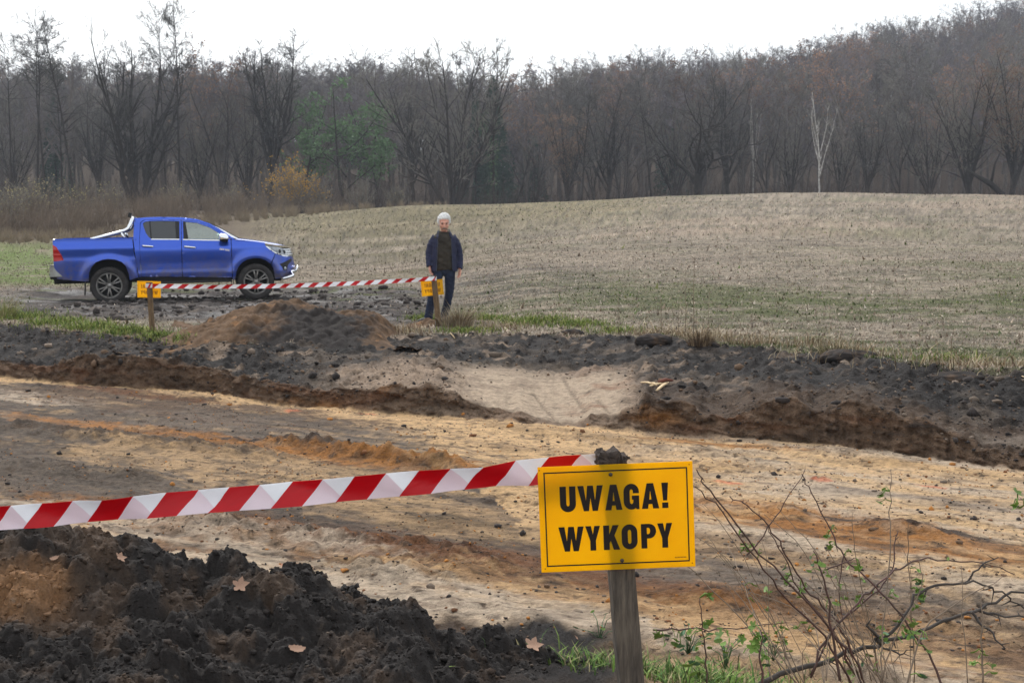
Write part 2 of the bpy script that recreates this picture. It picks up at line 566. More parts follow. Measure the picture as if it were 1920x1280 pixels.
SAND = np.array(lin(220, 182, 136)); PALE = np.array(lin(200, 180, 158)); YEL = np.array(lin(210, 172, 126)); OCH = np.array(lin(172, 116, 60)); BRN = np.array(lin(112, 90, 72))
RUST = np.array(lin(118, 80, 54)); GREY = np.array(lin(138, 122, 108)); BLK = np.array(lin(51, 46, 44)); TAN = np.array(lin(176, 152, 130))
STUB = np.array(lin(164, 150, 132)); GRN = np.array(lin(110, 118, 66)); OLV = np.array(lin(142, 130, 94)); MUD = np.array(lin(92, 84, 80)); BRIGHT = np.array(lin(118, 144, 56))


def mixc(c, col, m):
    return c + (col - c) * np.clip(m, 0, 1)[:, None]


def blob(X, Y, px, py, rs, rn, z=FLOOR, seed=0, edge=0.22):
    """soft ragged patch centred where the photo shows it, long axis along the tracks"""
    c = G(px, py, z)
    ds = (X - c[0]) * TANG[0] + (Y - c[1]) * TANG[1]; dn = (X - c[0]) * NORM[0] + (Y - c[1]) * NORM[1]
    r = np.sqrt((ds / rs) ** 2 + (dn / rn) ** 2)
    out = np.zeros(len(X))
    k = np.nonzero(r < 1.95)[0]
    rk = r[k] + 0.5 * fbm(ds[k] * 1.6, dn[k] * 3.2, 300 + seed, 3) + .45 * fbm(ds[k] * 7, dn[k] * 14, 340 + seed, 3)
    out[k] = 1 - smooth(1 - edge, 1 + edge, rk)
    return out


DARKMUD = [(-300, 700), (0, 712), (330, 742), (500, 790), (545, 838), (880, 892), (985, 1000), (1010, 1080), (700, 1045), (300, 968), (-300, 985)]
RUSTMUD = [(130, 985), (420, 955), (900, 985), (1060, 1060), (1330, 1090), (1330, 1170), (1120, 1150), (850, 1110), (640, 1062), (300, 1030)]


def inside(poly, X, Y, seed):
    """ragged membership of a soil patch whose outline was read off the photo on the dig floor"""
    pg = np.array([G(x, y, FLOOR)[:2] for x, y in poly])
    xw = X + .22 * fbm(X * .9, Y * .9, seed, 4) + .10 * fbm(X * 4, Y * 4, seed + 1, 3); yw = Y + .22 * fbm(X * .9, Y * .9, seed + 2, 4) + .10 * fbm(X * 4, Y * 4, seed + 3, 3)
    c = np.zeros(len(X), bool); j = len(pg) - 1
    for i in range(len(pg)):
        xi, yi = pg[i]; xj, yj = pg[j]
        c ^= ((yi > yw) != (yj > yw)) & (xw < (xj - xi) * (yw - yi) / (yj - yi + 1e-12) + xi)
        j = i
    return c.astype(float)


def soil_colour(t, Y, X, Zm, z):
    s, n = Zm['s'], Zm['n']
    N = len(X)
    a1 = fbm(s * 0.5, n * 2.0, 201, 5); a2 = fbm(s * 1.6, n * 5, 203, 5); a3 = fbm(X * 6, Y * 6, 205, 4); a4 = fbm(X * 1.2, Y * 1.2, 207, 4)
    # --- dig floor
    c = np.repeat(SAND[None], N, 0)
    c = mixc(c, YEL, smooth(-0.1, 0.4, a4))
    c = mixc(c, PALE, smooth(0.02, 0.2, t + 0.1 * a4) * smooth(-.3, .3, a1) * .9)
    c = mixc(c, PALE, blob(X, Y, 620, 1085, 2.6, .5, seed=31) * .8)
    stk = fbm(s * 1.1, n * 5.0, 261, 5)
    dm = inside(DARKMUD, X, Y, 263); rm = inside(RUSTMUD, X, Y, 267)
    c = mixc(c, np.array(lin(112, 98, 86)), dm * smooth(-.42, .0, stk) * .92)
    c = mixc(c, np.array(lin(78, 66, 58)), dm * smooth(-.02, .28, stk) * .9)
    c = mixc(c, np.array(lin(146, 104, 66)), rm * smooth(-.4, .05, stk) * .85)
    c = mixc(c, np.array(lin(92, 66, 50)), rm * smooth(.0, .3, stk + .3 * a2) * .9)
    for (px, py, rs, rn, colr, k) in [
        (150, 800, 4.6, 1.9, GREY * .58, 1.0), (60, 745, 1.2, .35, PALE, .9), (330, 760, 2.6, .6, BRN * .95, .95), (250, 740, 1.6, .15, RUST, .9), (100, 850, 2.6, .25, BRN * .6, .9), (60, 800, 3.2, .5, GREY * .5, .85), (300, 830, 2.2, .28, BRN * .55, .9), (560, 790, 1.4, .3, BRN * .8, .8), (150, 925, 2.4, .3, GREY * .45, .9), (420, 790, 1.6, .18, RUST * .8, .85), (230, 905, 2.2, .25, BLK * 1.4, .9), (430, 955, 2.0, .18, BLK * 1.5, .85), (740, 1030, 1.4, .12, BLK * 1.6, .85), (1010, 1030, 1.2, .15, RUST * .8, .8), (1420, 1040, 1.0, .14, BLK * 1.8, .7), (120, 880, 2.0, .8, GREY * .8, .9), (30, 880, 2.0, .8, GREY * .55, .9), (480, 800, 2.0, .7, GREY * .75, .85),
        (250, 805, 2.3, .28, OCH, .95), (620, 850, 1.9, .30, OCH * .8, 1.0), (760, 868, 1.8, .35, OCH, .95), (560, 836, .9, .12, BLK * 1.5, .9),
        (420, 870, 2.2, .6, YEL, .7), (500, 1000, 2.6, .32, OCH * .85, .95), (640, 1010, 2.6, .30, RUST, .9), (800, 985, 2.0, .35, BLK * 1.6, .85),
        (870, 1040, 2.3, .4, RUST * 1.1, .9), (700, 985, 2.4, .25, GREY * .6, .7), (960, 985, 2.6, .5, YEL * .95, .6), (980, 1075, 1.5, .35, RUST, .75), (1260, 1120, 1.1, .35, RUST, .85),
        (1390, 1080, 1.3, .35, GREY * .7, .9), (1640, 1115, 1.3, .4, GREY * .75, .85), (1330, 1020, 1.0, .3, BRN, .7), (1480, 970, 1.2, .35, OCH, .8), (1600, 1005, .8, .18, RUST, .9), (1720, 1015, 1.3, .35, OCH, .85),
        (1690, 990, .8, .10, BLK * 1.6, .9), (1800, 940, 1.2, .2, GREY, .7), (1560, 1180, 1.4, .4, OCH * .9, .7), (1850, 1200, 1.2, .6, BRN, .7), (1330, 832, .9, .12, OCH * 1.1, .8), (1290, 815, 1.0, .15, GREY * .7, .8),
        (640, 785, .7, .1, BRN, .8), (1080, 850, 1.0, .12, BRN, .5), (330, 990, 1.6, .4, PALE, .8), (1130, 1140, 2.0, .35, YEL, .8), (900, 1130, 1.4, .3, PALE, .9)]:
        c = mixc(c, np.asarray(colr), blob(X, Y, px, py, rs, rn, seed=int(px + py)) * k * np.clip(.42 + .75 * smooth(-.28, .22, a2 + .6 * a3), 0, 1))
    c = mixc(c, BRN, smooth(0.22, 0.5, a2) * .55)
    c = mixc(c, GREY * .7, smooth(0.30, 0.55, fbm(s * 1.1, n * 6, 213, 5)) * .6)
    c = mixc(c, BLK * 1.4, smooth(0.42, 0.6, a3) * .6)
    fine = fbm(s * 5, n * 13, 215, 4); fin2 = fbm(X * 14, Y * 14, 217, 3); reg = smooth(-.25, .35, fbm(s * .45, n * .9, 219, 3))
    c = mixc(c, c * .55, smooth(.10, .42, fine) * reg)
    c = mixc(c, BRN * .6, smooth(.22, .42, fine + .3 * fin2) * .85)
    st = ridged(s * .9 + .6 * fbm(s, n * 2, 225, 2), n * 3.2, 229, 3)
    c = mixc(c, c * .58, smooth(.42, .75, st) * smooth(-.1, .3, fbm(s * .3, n * .8, 230, 3)) * .8)
    c = mixc(c, c * .6, smooth(.15, .5, fin2) * reg * .7)
    c = mixc(c, c * 1.22, smooth(.15, .5, -fin2) * .6)
    for (px, py) in [(553, 1062), (1370, 905), (545, 772), (1750, 912), (1540, 900), (690, 775)]:
        c = mixc(c, np.array(lin(225, 120, 80)), blob(X, Y, px, py, .13, .05, seed=px) * .55)
    # --- wall
    depth = smooth(0.0, 1.0, (Y - curves(t)[1]) / 0.3)
    w = np.repeat((BRN * 1.3)[None], N, 0)
    w = mixc(w, BRN * .75, smooth(-.2, .4, fbm(s * 1.5, z * 5, 221, 4)))
    w = mixc(w, RUST * 1.1, smooth(.0, .5, fbm(s * .9 + 9, z * 4, 222, 3)) * .7)
    w = mixc(w, TAN * .85, smooth(-.42, -.5, z) * smooth(-.15, -.05, t) * (1 - smooth(.08, .12, t)) * .7)
    w = mixc(w, OCH, smooth(.1, .5, fbm(s * .8, z * 3, 223, 3)) * smooth(-.25, -.1, t) * (1 - smooth(.1, .2, t)) * .9)
    w = mixc(w, BLK * 1.5, smooth(0.22, 0.55, fbm(s * 2.2, z * 9, 227, 4) - .25 * smooth(-.3, -.5, z)) * .7)
    # --- bench
    b = np.repeat((BLK * 1.0)[None], N, 0)
    b = mixc(b, GREY * .75, smooth(0.0, 0.45, fbm(X * 1.0, Y * 1.5, 231, 5)) * .75)
    b = mixc(b, TAN, smooth(0.18, 0.4, fbm(X * 1.6, Y * 2.2, 233, 5)) * smooth(-.34, -.2, t) * (1 - smooth(0.16, 0.24, t)) * .8)
    YE, YC, YB, YA, zB = curves(t)
    fr = (Y - YB) / (YA - YB)
    lowband = (1 - smooth(.25, .55, fr + .25 * a4))
    mid = smooth(-.18, -.1, t) * (1 - smooth(.09, .11, t))
    b = mixc(b, TAN * 1.05, lowband * mid * (0.75 + .4 * smooth(-.3, .3, a2)))
    b = mixc(b, np.array(lin(208, 184, 158)), Zm['smoothpatch'] * .95)
    b = mixc(b, TAN * .62, ramp_lines(X, Y) * Zm['smoothpatch'] * .6)
    b = mixc(b, TAN * .82, Zm['smoothpatch'] * smooth(.1, .4, fbm(X * 3, Y * 1.2, 235, 4)) * .6)
    b = mixc(b, np.array(lin(150, 104, 76)), smooth(0.05, .3, a4 + a2 * .4) * Zm['smoothpatch'] * smooth(.02, .07, t) * .7)
    b = mixc(b, b * .55, smooth(.1, .5, fbm(X * 7, Y * 9, 239, 4)) * .8)
    b = mixc(b, BRN * .9, (1 - smooth(.1, .45, fr + .2 * a4)) * smooth(.09, .12, t) * .75)
    b = mixc(b, GREY * .95, smooth(.15, .4, fbm(X * 1.3, Y * 1.9, 237, 4)) * smooth(.24, .3, t) * lowband)
    # --- near bank
    nr = np.repeat((BLK * 1.1)[None], N, 0)
    nr = mixc(nr, BRN * .7, smooth(-.1, .4, a4) * .7)
    nr = mixc(nr, mixc(c, BRN, smooth(-.2, .3, a4) * .5), smooth(.05, .12, t + .03 * a4))
    # --- field
    f = np.repeat(STUB[None], N, 0)
    g1 = fbm(X * 0.10, Y * 0.22, 241, 4); g2 = fbm(X * .8, Y * 1.6, 243, 4); g3 = fbm(X * 3, Y * 4, 245, 3)
    f = mixc(f, STUB * .62, smooth(-.1, .45, g2) * .75)
    g4 = fbm(X * .25, Y * .5, 247, 4)
    f = mixc(f, STUB * 1.22, smooth(.05, .4, g4) * .8); f = mixc(f, STUB * .66, smooth(.05, .4, -g4) * .7)
    f = mixc(f, STUB * np.array([1.08, 1.0, .98]) * 1.1, smooth(.0, .3, fbm(X * .05, Y * .12, 249, 3)) * smooth(30, 50, Y) * .6)
    nearg = (1 - smooth(22, 40, Y))
    f = mixc(f, GRN * .75, smooth(-.2, .3, g1 + .45 * g2) * nearg * .75)
    f = mixc(f, GRN * .8, smooth(-.05, .4, g1 * .8 + .45 * g3) * .45)
    f = mixc(f, OLV, smooth(45, 80, Y) * (1 - smooth(.06, .16, t + .08 * g1)) * .75)
    f = mixc(f, STUB * .45, smooth(.25, .5, g3) * .7)
    f = mixc(f, OLV * 1.1, smooth(-.4, -.3, -np.abs(t + .36)) * 0)
    f = mixc(f, OLV * .62, smooth(-.3, .25, g1 + .4 * g2) * smooth(30, 40, Y) * (1 - smooth(-.06, .06, t + .05 * g1)) * .75)
    f = mixc(f, GRN * .62, smooth(-.25, .2, g2 + .4 * g1) * (1 - smooth(19, 30, Y + 6 * g1)) * .55)
    # grassy verge of the mud on the left, and the bright strips along the dig
    sp1 = fbm(X * 5, Y * 3.2, 253, 3); sp2 = fbm(X * 11, Y * 6, 255, 2)
    f = mixc(f, f * .55, smooth(.10, .42, sp1) * .9); f = mixc(f, f * 1.35, smooth(.12, .42, -sp1) * .8); f = mixc(f, f * .55, smooth(.15, .45, sp2) * .8)
    verge = Zm['field'] * smooth(33, 36, Y) * (1 - smooth(50, 64, Y)) * (1 - smooth(-.34, -.2, t))
    f = mixc(f, BRIGHT * .85, verge * smooth(-.5, .1, g2) * .8)
    mc = np.repeat(MUD[None], N, 0)
    mc = mixc(mc, MUD * .5, smooth(-.1, .35, g2)); mc = mixc(mc, GREY, smooth(.1, .45, g3) * .5)
    mc = mixc(mc, GRN * .8, smooth(.1, .4, fbm(X * .5, Y * .9, 251, 4)) * smooth(25.5, 28.5, Y) * .7)
    f = mixc(f, mc, Zm['mud'])
    mud2 = smooth(-.08, -.02, t) * (1 - smooth(.02, .1, t)) * smooth(24, 27, Y) * (1 - smooth(31, 38, Y))
    f = mixc(f, MUD * .8, mud2 * smooth(-.3, .3, g2) * .7)
    # woodland floor beyond the field
    f = mixc(f, np.array(lin(92, 76, 62)), smooth(104, 112, Y))
    brush = smooth(58, 64, Y) * (1 - smooth(-.24, -.16, t))
    f = mixc(f, np.array(lin(110, 94, 78)), brush)
    out = c * 1.16 * Zm['floor'][:, None] + w * Zm['wall'][:, None] + b * Zm['bench'][:, None] + nr * Zm['near'][:, None] + f * Zm['field'][:, None]
    tot = sum(Zm[k] for k in ('floor', 'wall', 'bench', 'near', 'field'))
    out = out / np.maximum(tot, 1e-3)[:, None]
    wet = Zm['mud'] * smooth(-.1, .4, fbm(X * .9, Y * 1.8, 261, 3)) * .8 + Zm['bench'] * .15
    return out * .80, wet


def build_ground():
    t = np.concatenate([np.linspace(-2.6, -0.62, 40, endpoint=False), np.linspace(-0.62, -.45, 40, endpoint=False), np.linspace(-0.45, 0.45, 600, endpoint=False),
                        np.linspace(.45, .62, 40, endpoint=False), np.linspace(0.62, 2.6, 40)])
    YE, YC, YB, YA, zB = curves(t)
    rows = []
    def seg(a, b, n, p=1.0, log=False):
        for i in range(n):
            u = (i / n) ** p
            rows.append(np.exp(np.log(a) * (1 - u) + np.log(b) * u) if log else a + (b - a) * u)
    one = np.ones_like(t)
    seg(-14 * one, 3.2 * one, 24); seg(3.2 * one, YE, 44); seg(YE, YC, 238, log=True); seg(YC, YB, 24); seg(YB, YA, 100); seg(YA, 45 * one, 230, log=True)
    seg(45 * one, 440 * one, 56, log=True); rows.append(440 * one); rows.append(1400 * one)
    Yg = np.array(rows); Tg = np.repeat(t[None], len(rows), 0)
    shp = Yg.shape
    T = Tg.ravel(); Y = Yg.ravel(); X = T * Rf(Y)
    z = base_z(T, Y); d, Zm = detail(T, Y, X)
    z = z + d
    col, wet = soil_colour(T, Y, X, Zm, z)
    # ragged wall face: push it out and in sideways as well
    Yo = Y + Zm['wall'] * (0.06 * ridged(X * 4 + z * 3, z * 7, 271, 3) + 0.07 * fbm(X * 9, z * 14, 273, 3))
    V = np.stack([X, Yo, z], 1)
    R, Cn = shp
    idx = np.arange(R * Cn).reshape(R, Cn)
    F = np.stack([idx[:-1, :-1], idx[:-1, 1:], idx[1:, 1:], idx[1:, :-1]], -1).reshape(-1, 4)
    m = soil_mat("ground_soil", nscale=22, amp=.40, bump=1.0, bdist=.06, specks=True)
    o = np_obj("ground", V, F, [m], smooth_=True, soil=col, wet=wet)
    tag(o, "dug sandy trench floor, dark soil banks, muddy verge and stubble field", None, None, "structure")
    return o


build_ground()

# ---- dark spoil heap in the foreground
ZC = _curve([(-900, .62), (-200, .50), (0, .445), (130, .413), (250, .385), (380, .345), (470, .285), (640, .22), (780, .165), (820, .06), (900, .025), (1000, -.01), (1100, -.09), (1250, -.28), (1500, -.6)])


def heap_z(X, Y):
    p = X / np.maximum(Y, 1.0)
    zc = ci(ZC, p * 1.0)
    yc = 5.0 + 0.25 * fbm(X * 1.2, X * 0, 401, 2)
    dz = np.where(Y < yc, -0.30 * (yc - Y) - 0.06 * np.clip(4.0 - Y, 0, 9) ** 2, -0.75 * (Y - yc) - .15 * (Y - yc) ** 2)
    z = zc + dz * (0.8 + .2 * smooth(0, .3, zc))
    return z


def heap_detail(X, Y):
    w0, v0 = worley(X * 2.6 + .5 * fbm(X * 3, Y * 3, 402, 2), Y * 2.6, 403)
    w1, v1 = worley(X * 7, Y * 7, 405); w2, v2 = worley(X * 19, Y * 19, 407); w3, v3 = worley(X * 42, Y * 42, 409)
    d = .12 * fbm(X * 1.3, Y * 1.3, 411, 3) + .10 * (np.sqrt(np.clip(.36 - w0 ** 2, 0, 1))) * (v0 > .4) * 1.1
    d += .075 * np.sqrt(np.clip(.30 - w1 ** 2, 0, 1)) * (v1 > .35) * (.4 + v1) + .030 * np.sqrt(np.clip(.30 - w2 ** 2, 0, 1)) * (v2 > .25) * (.5 + v2) + .017 * np.sqrt(np.clip(.28 - w3 ** 2, 0, 1)) * (v3 > .2) * (.4 + v3) + .006 * fbm(X * 55, Y * 55, 417, 2)
    d += .03 * fbm(X * 9, Y * 9, 413, 4)
    return d


def heap_colour(X, Y):
    c = np.repeat((BLK * .66)[None], len(X), 0)
    a = fbm(X * 1.6, Y * 1.6, 421, 4); b = fbm(X * 8, Y * 8, 423, 4); b2 = fbm(X * 30, Y * 30, 425, 3)
    p = X / Y
    c = mixc(c, BRN * .66, smooth(.1, .5, a + .2 * b + .6 * smooth(-.24, -.38, p) * smooth(4.0, 4.4, Y) - .2) * .75)
    w1, v1 = worley(X * 7, Y * 7, 405)
    c = mixc(c, BRN * .6, smooth(.05, .45, fbm(X * 4.5, Y * 4.5, 427, 4)) * .55)
    ctr = P(60, 1185, 4.55)
    c = mixc(c, np.array(lin(138, 102, 70)), (1 - smooth(.4, 1.2, np.hypot((X - ctr[0]) / .17, (Y - ctr[1]) / .14) + .5 * b)) * .8)
    c = mixc(c, GREY * .8, smooth(.35, .6, b2) * .45)
    return c


def build_heap():
    xs = np.arange(-2.75, 1.05, 0.007); ys = np.concatenate([np.arange(2.6, 3.7, .03), np.arange(3.7, 5.6, .007), np.arange(5.6, 6.6, .03)])
    Xg, Yg = np.meshgrid(xs, ys); X = Xg.ravel(); Y = Yg.ravel()
    z = heap_z(X, Y) + heap_detail(X, Y) - .05
    z = np.maximum(z, ground(X, Y) - .06)
    c = heap_colour(X, Y)
    R, Cn = Xg.shape
    idx = np.arange(R * Cn).reshape(R, Cn)
    F = np.stack([idx[:-1, :-1], idx[:-1, 1:], idx[1:, 1:], idx[1:, :-1]], -1).reshape(-1, 4)
    gcut = ground(X, Y)
    keep = (z > gcut - .05)[F].any(1)
    m = soil_mat("heap_soil", nscale=60, amp=.5, bump=.9, bdist=.012, spec=.3)
    o = np_obj("soil_heap", np.stack([X, Y, z], 1), F[keep], [m], smooth_=True, soil=c, wet=np.full(len(X), .12))
    tag(o, "large crumbly black soil heap in the foreground below the near barrier tape", "soil heap")
    return o


build_heap()


def surf(X, Y):
    """top of whatever earth lies at a place, heap included"""
    X = np.asarray(X, float); Y = np.asarray(Y, float)
    g = ground(X, Y)
    h = heap_z(X, Y) + heap_detail(X, Y) - .05
    return np.where((X > -3) & (X < 1.0) & (Y > 2.6) & (Y < 6.6), np.maximum(g, h), g)


# ---- brown heap between the far posts
def build_far_heap():
    xs = np.arange(-5.4, -1.2, .022); ys = np.arange(17.2, 20.6, .022)
    Xg, Yg = np.meshgrid(xs, ys); X = Xg.ravel(); Y = Yg.ravel()
    prof_x = np.array([-5.4, -5.0, -4.6, -4.2, -3.85, -3.5, -3.2, -2.85, -2.4, -2.05, -1.8, -1.5]); prof_z = np.array([-.2, .0, .12, .28, .38, .46, .52, .37, .34, .30, .10, -.2])
    zc = np.interp(X + .12 * fbm(Y * 1.5, X * 0, 431, 2), prof_x, prof_z)
    yc = 18.9 + .15 * fbm(X * 1.1, X * 0, 433, 2)
    z = zc * np.clip(1 - (np.abs(Y - yc) / np.where(Y < yc, 1.35, 1.2)) ** 1.25, -.4, 1) + .02
    w1, v1 = worley(X * 3.2, Y * 3.2, 435); w2, v2 = worley(X * 8, Y * 8, 437)
    nf = smooth(-.02, .14, z)
    z = z - .03 + nf * (.09 * np.sqrt(np.clip(.3 - w1 ** 2, 0, 1)) * (v1 > .35) + .05 * np.sqrt(np.clip(.3 - w2 ** 2, 0, 1)) * (v2 > .3) + .06 * fbm(X * 2.2, Y * 2.2, 439, 4) + .07 * fbm(X * 6, Y * 6, 440, 4))
    z = z + np.minimum(base_z(X / Rf(Y), Y), 0)
    g = ground(X, Y)
    RU = np.array(lin(112, 88, 67)) * .85
    c = np.repeat(RU[None], len(X), 0)
    a = fbm(X * 2, Y * 2, 441, 4)
    c = mixc(c, RU * .55, smooth(-.1, .4, a)); c = mixc(c, np.array(lin(146, 108, 74)), smooth(.2, .5, fbm(X * 5, Y * 5, 443, 3)) * .7)
    a = a + .55 * fbm(X * 7, Y * 7, 447, 3)
    c = mixc(c, c * .5, smooth(.1, .45, fbm(X * 9, Y * 9, 449, 3)) * .8); c = mixc(c, c * 1.35, smooth(.1, .45, -fbm(X * 7, Y * 7, 450, 3)) * .6)
    dark = smooth(-3.75, -3.2, X + .5 * a) * (1 - smooth(-2.2, -1.85, X + .4 * a)) * (1 - smooth(18.55, 18.95, Y + .4 * a))
    c = mixc(c, BLK * .95, dark)
    R, Cn = Xg.shape; idx = np.arange(R * Cn).reshape(R, Cn)
    F = np.stack([idx[:-1, :-1], idx[:-1, 1:], idx[1:, 1:], idx[1:, :-1]], -1).reshape(-1, 4)
    keep = (z > g - .01)[F].any(1); z = np.maximum(z, g - .04)
    m = soil_mat("brown_soil", nscale=40, amp=.4, bump=.8, bdist=.02)
    o = np_obj("soil_heap", np.stack([X, Y, z], 1), F[keep], [m], smooth_=True, soil=c)
    tag(o, "rust brown soil heap between the two far marker posts", "soil heap")


build_far_heap()

# ---- loose crumbs and clods (nobody could count them)
def ico():
    bm = bmesh.new(); bmesh.ops.create_icosphere(bm, subdivisions=1, radius=1.0)
    v = np.array([x.co[:] for x in bm.verts]); f = np.array([[q.index for q in p.verts] for p in bm.faces]); bm.free()
    return v, f


ICV, ICF = ico()


def scatter_clods(name, X, Y, r, col, kind_label, m):
    n = len(X)
    z = surf(X, Y)
    k = len(ICV)
    V = np.repeat(ICV[None], n, 0) * (1 + .28 * RNG.standard_normal((n, k, 1)))
    sc = r[:, None] * np.stack([RNG.uniform(.8, 1.4, n), RNG.uniform(.8, 1.3, n), RNG.uniform(.55, .95, n)], 1)
    V = V * sc[:, None, :]
    V += np.stack([X, Y, z + r * .25], 1)[:, None, :]
    F = (ICF[None] + (np.arange(n) * k)[:, None, None]).reshape(-1, 3)
    c = np.repeat(col, k, 0)
    o = np_obj(name, V.reshape(-1, 3), F, [m], smooth_=True, soil=c)
    tag(o, kind_label, None, None, "stuff")
    return o


CLOD = soil_mat("clod_soil", nscale=90, amp=.4, bump=.6, bdist=.01)
n = 9500
Yc_ = RNG.uniform(3.75, 5.3, n); Xc_ = RNG.uniform(-.46, .06, n) * Yc_
hz = heap_z(Xc_, Yc_); ok = hz > ground(Xc_, Yc_) - .02; Xc_, Yc_ = Xc_[ok], Yc_[ok]
rr = np.clip(.0032 * np.exp(RNG.exponential(.38, len(Xc_))), .0025, .014)
cc = heap_colour(Xc_, Yc_) * RNG.uniform(.7, 1.45, (len(Xc_), 1))
scatter_clods("soil_clods", Xc_, Yc_, rr, cc, "crumbs of black soil lying on the foreground heap", CLOD)
n = 10500
Yc_ = RNG.uniform(6.4 ** .5, 17 ** .5, n) ** 2; tt = RNG.uniform(-.46, .46, n); Xc_ = tt * Yc_
YE_, YC_, YB_, YA_, _ = curves(tt)
dens = smooth(-.2, .35, fbm(Xc_ * .7, Yc_ * .9, 451, 3)) + np.exp(-((Yc_ - YC_) / .25) ** 2)
ok = (Yc_ < YC_ + .05) & (RNG.random(n) < .25 + dens); Xc_, Yc_ = Xc_[ok], Yc_[ok]
rr = np.clip(.0055 * np.exp(RNG.exponential(.30, len(Xc_))), .004, .028)
pal = np.array([BLK * 1.1, BRN, GREY * .6, OCH, RUST, BLK * 1.6]); cc = pal[RNG.integers(0, 6, len(Xc_))] * RNG.uniform(.7, 1.3, (len(Xc_), 1))
scatter_clods("floor_clods", Xc_, Yc_, rr, cc, "small clods and stones scattered over the sandy trench floor", CLOD)
n = 1700
Xc_ = RNG.uniform(-8.8, -1.6, n); Yc_ = RNG.uniform(20.5, 31, n); Zq = detail(Xc_ / Rf(Yc_), Yc_, Xc_)[1]['mud']; ok = RNG.random(n) < Zq; Xc_, Yc_ = Xc_[ok], Yc_[ok]
rr = np.clip(.013 * np.exp(RNG.exponential(.5, len(Xc_))), .015, .09)
scatter_clods("mud_clods", Xc_, Yc_, rr, (MUD * .55)[None] * RNG.uniform(.5, 1.4, (len(Xc_), 1)), "dark lumps of churned mud around the pickup", CLOD)
n = 3600
tt = RNG.uniform(-.46, .46, n); YE_, YC_, YB_, YA_, _ = curves(tt); Yc_ = YB_ + (YA_ - YB_ + .2) * RNG.random(n) - .1; Xc_ = tt * Rf(Yc_)
sp = smooth(-0.055, -0.02, tt) * (1 - smooth(0.075, 0.1, tt)) * (1 - smooth(0.35, 0.6, (Yc_ - YB_) / (YA_ - YB_)))
ok = RNG.random(n) > sp * .95; Xc_, Yc_ = Xc_[ok], Yc_[ok]
rr = np.clip(.009 * np.exp(RNG.exponential(.34, len(Xc_))), .007, .06)
cc = np.array([BLK * .9, BLK * 1.2, GREY * .7, BRN * .8])[RNG.integers(0, 4, len(Xc_))] * RNG.uniform(.7, 1.3, (len(Xc_), 1))
scatter_clods("bank_clods", Xc_, Yc_, rr, cc, "dark soil clods on the far bank of the trench", CLOD)

# ------------------------------------------------------------------ marker posts, warning signs, barrier tapes
WOOD = mat("weathered_wood", lin(112, 102, 90), rough=.85, var=.35, scale=9, stretch=(9, 9, 1.2), bump=.5, bscale=30, col2=lin(58, 52, 48))
WOODF = mat("raw_wood", lin(128, 104, 76), rough=.85, var=.3, scale=6, stretch=(9, 9, 1.2), bump=.4, col2=lin(78, 62, 46))
ENDW = mat("split_wood", lin(92, 80, 72), rough=.95, var=.4, scale=40, bump=1.0, bscale=60, col2=lin(46, 40, 38))
SIGNY = mat("yellow_plastic", lin(255, 206, 4), rough=.38, var=.09, scale=5, spec=.4, trans=.62)
INK = mat("black_ink", lin(28, 20, 18), rough=.5, var=.05, spec=.3)
GHOST = mat("show_through_ink", lin(176, 126, 12), rough=.5, var=.05, trans=.35)
SCREW = mat("screw_steel", lin(84, 78, 70), rough=.5, var=.2, metal=.7)
TRED = mat("tape_red", lin(204, 16, 30), rough=.35, var=.05, scale=12, trans=.3, spec=.4)
TWHT = mat("tape_white", lin(246, 246, 250), rough=.35, var=.03, scale=12, trans=.3, spec=.4)
TPNK = mat("tape_pale_pink", lin(238, 222, 229), rough=.35, var=.03, scale=12, trans=.3, spec=.4)


def arc(cx, cy, rx, ry, a0, a1, n=10):
    return [(cx + rx * math.cos(math.radians(a0 + (a1 - a0) * i / n)), cy + ry * math.sin(math.radians(a0 + (a1 - a0) * i / n))) for i in range(n + 1)]


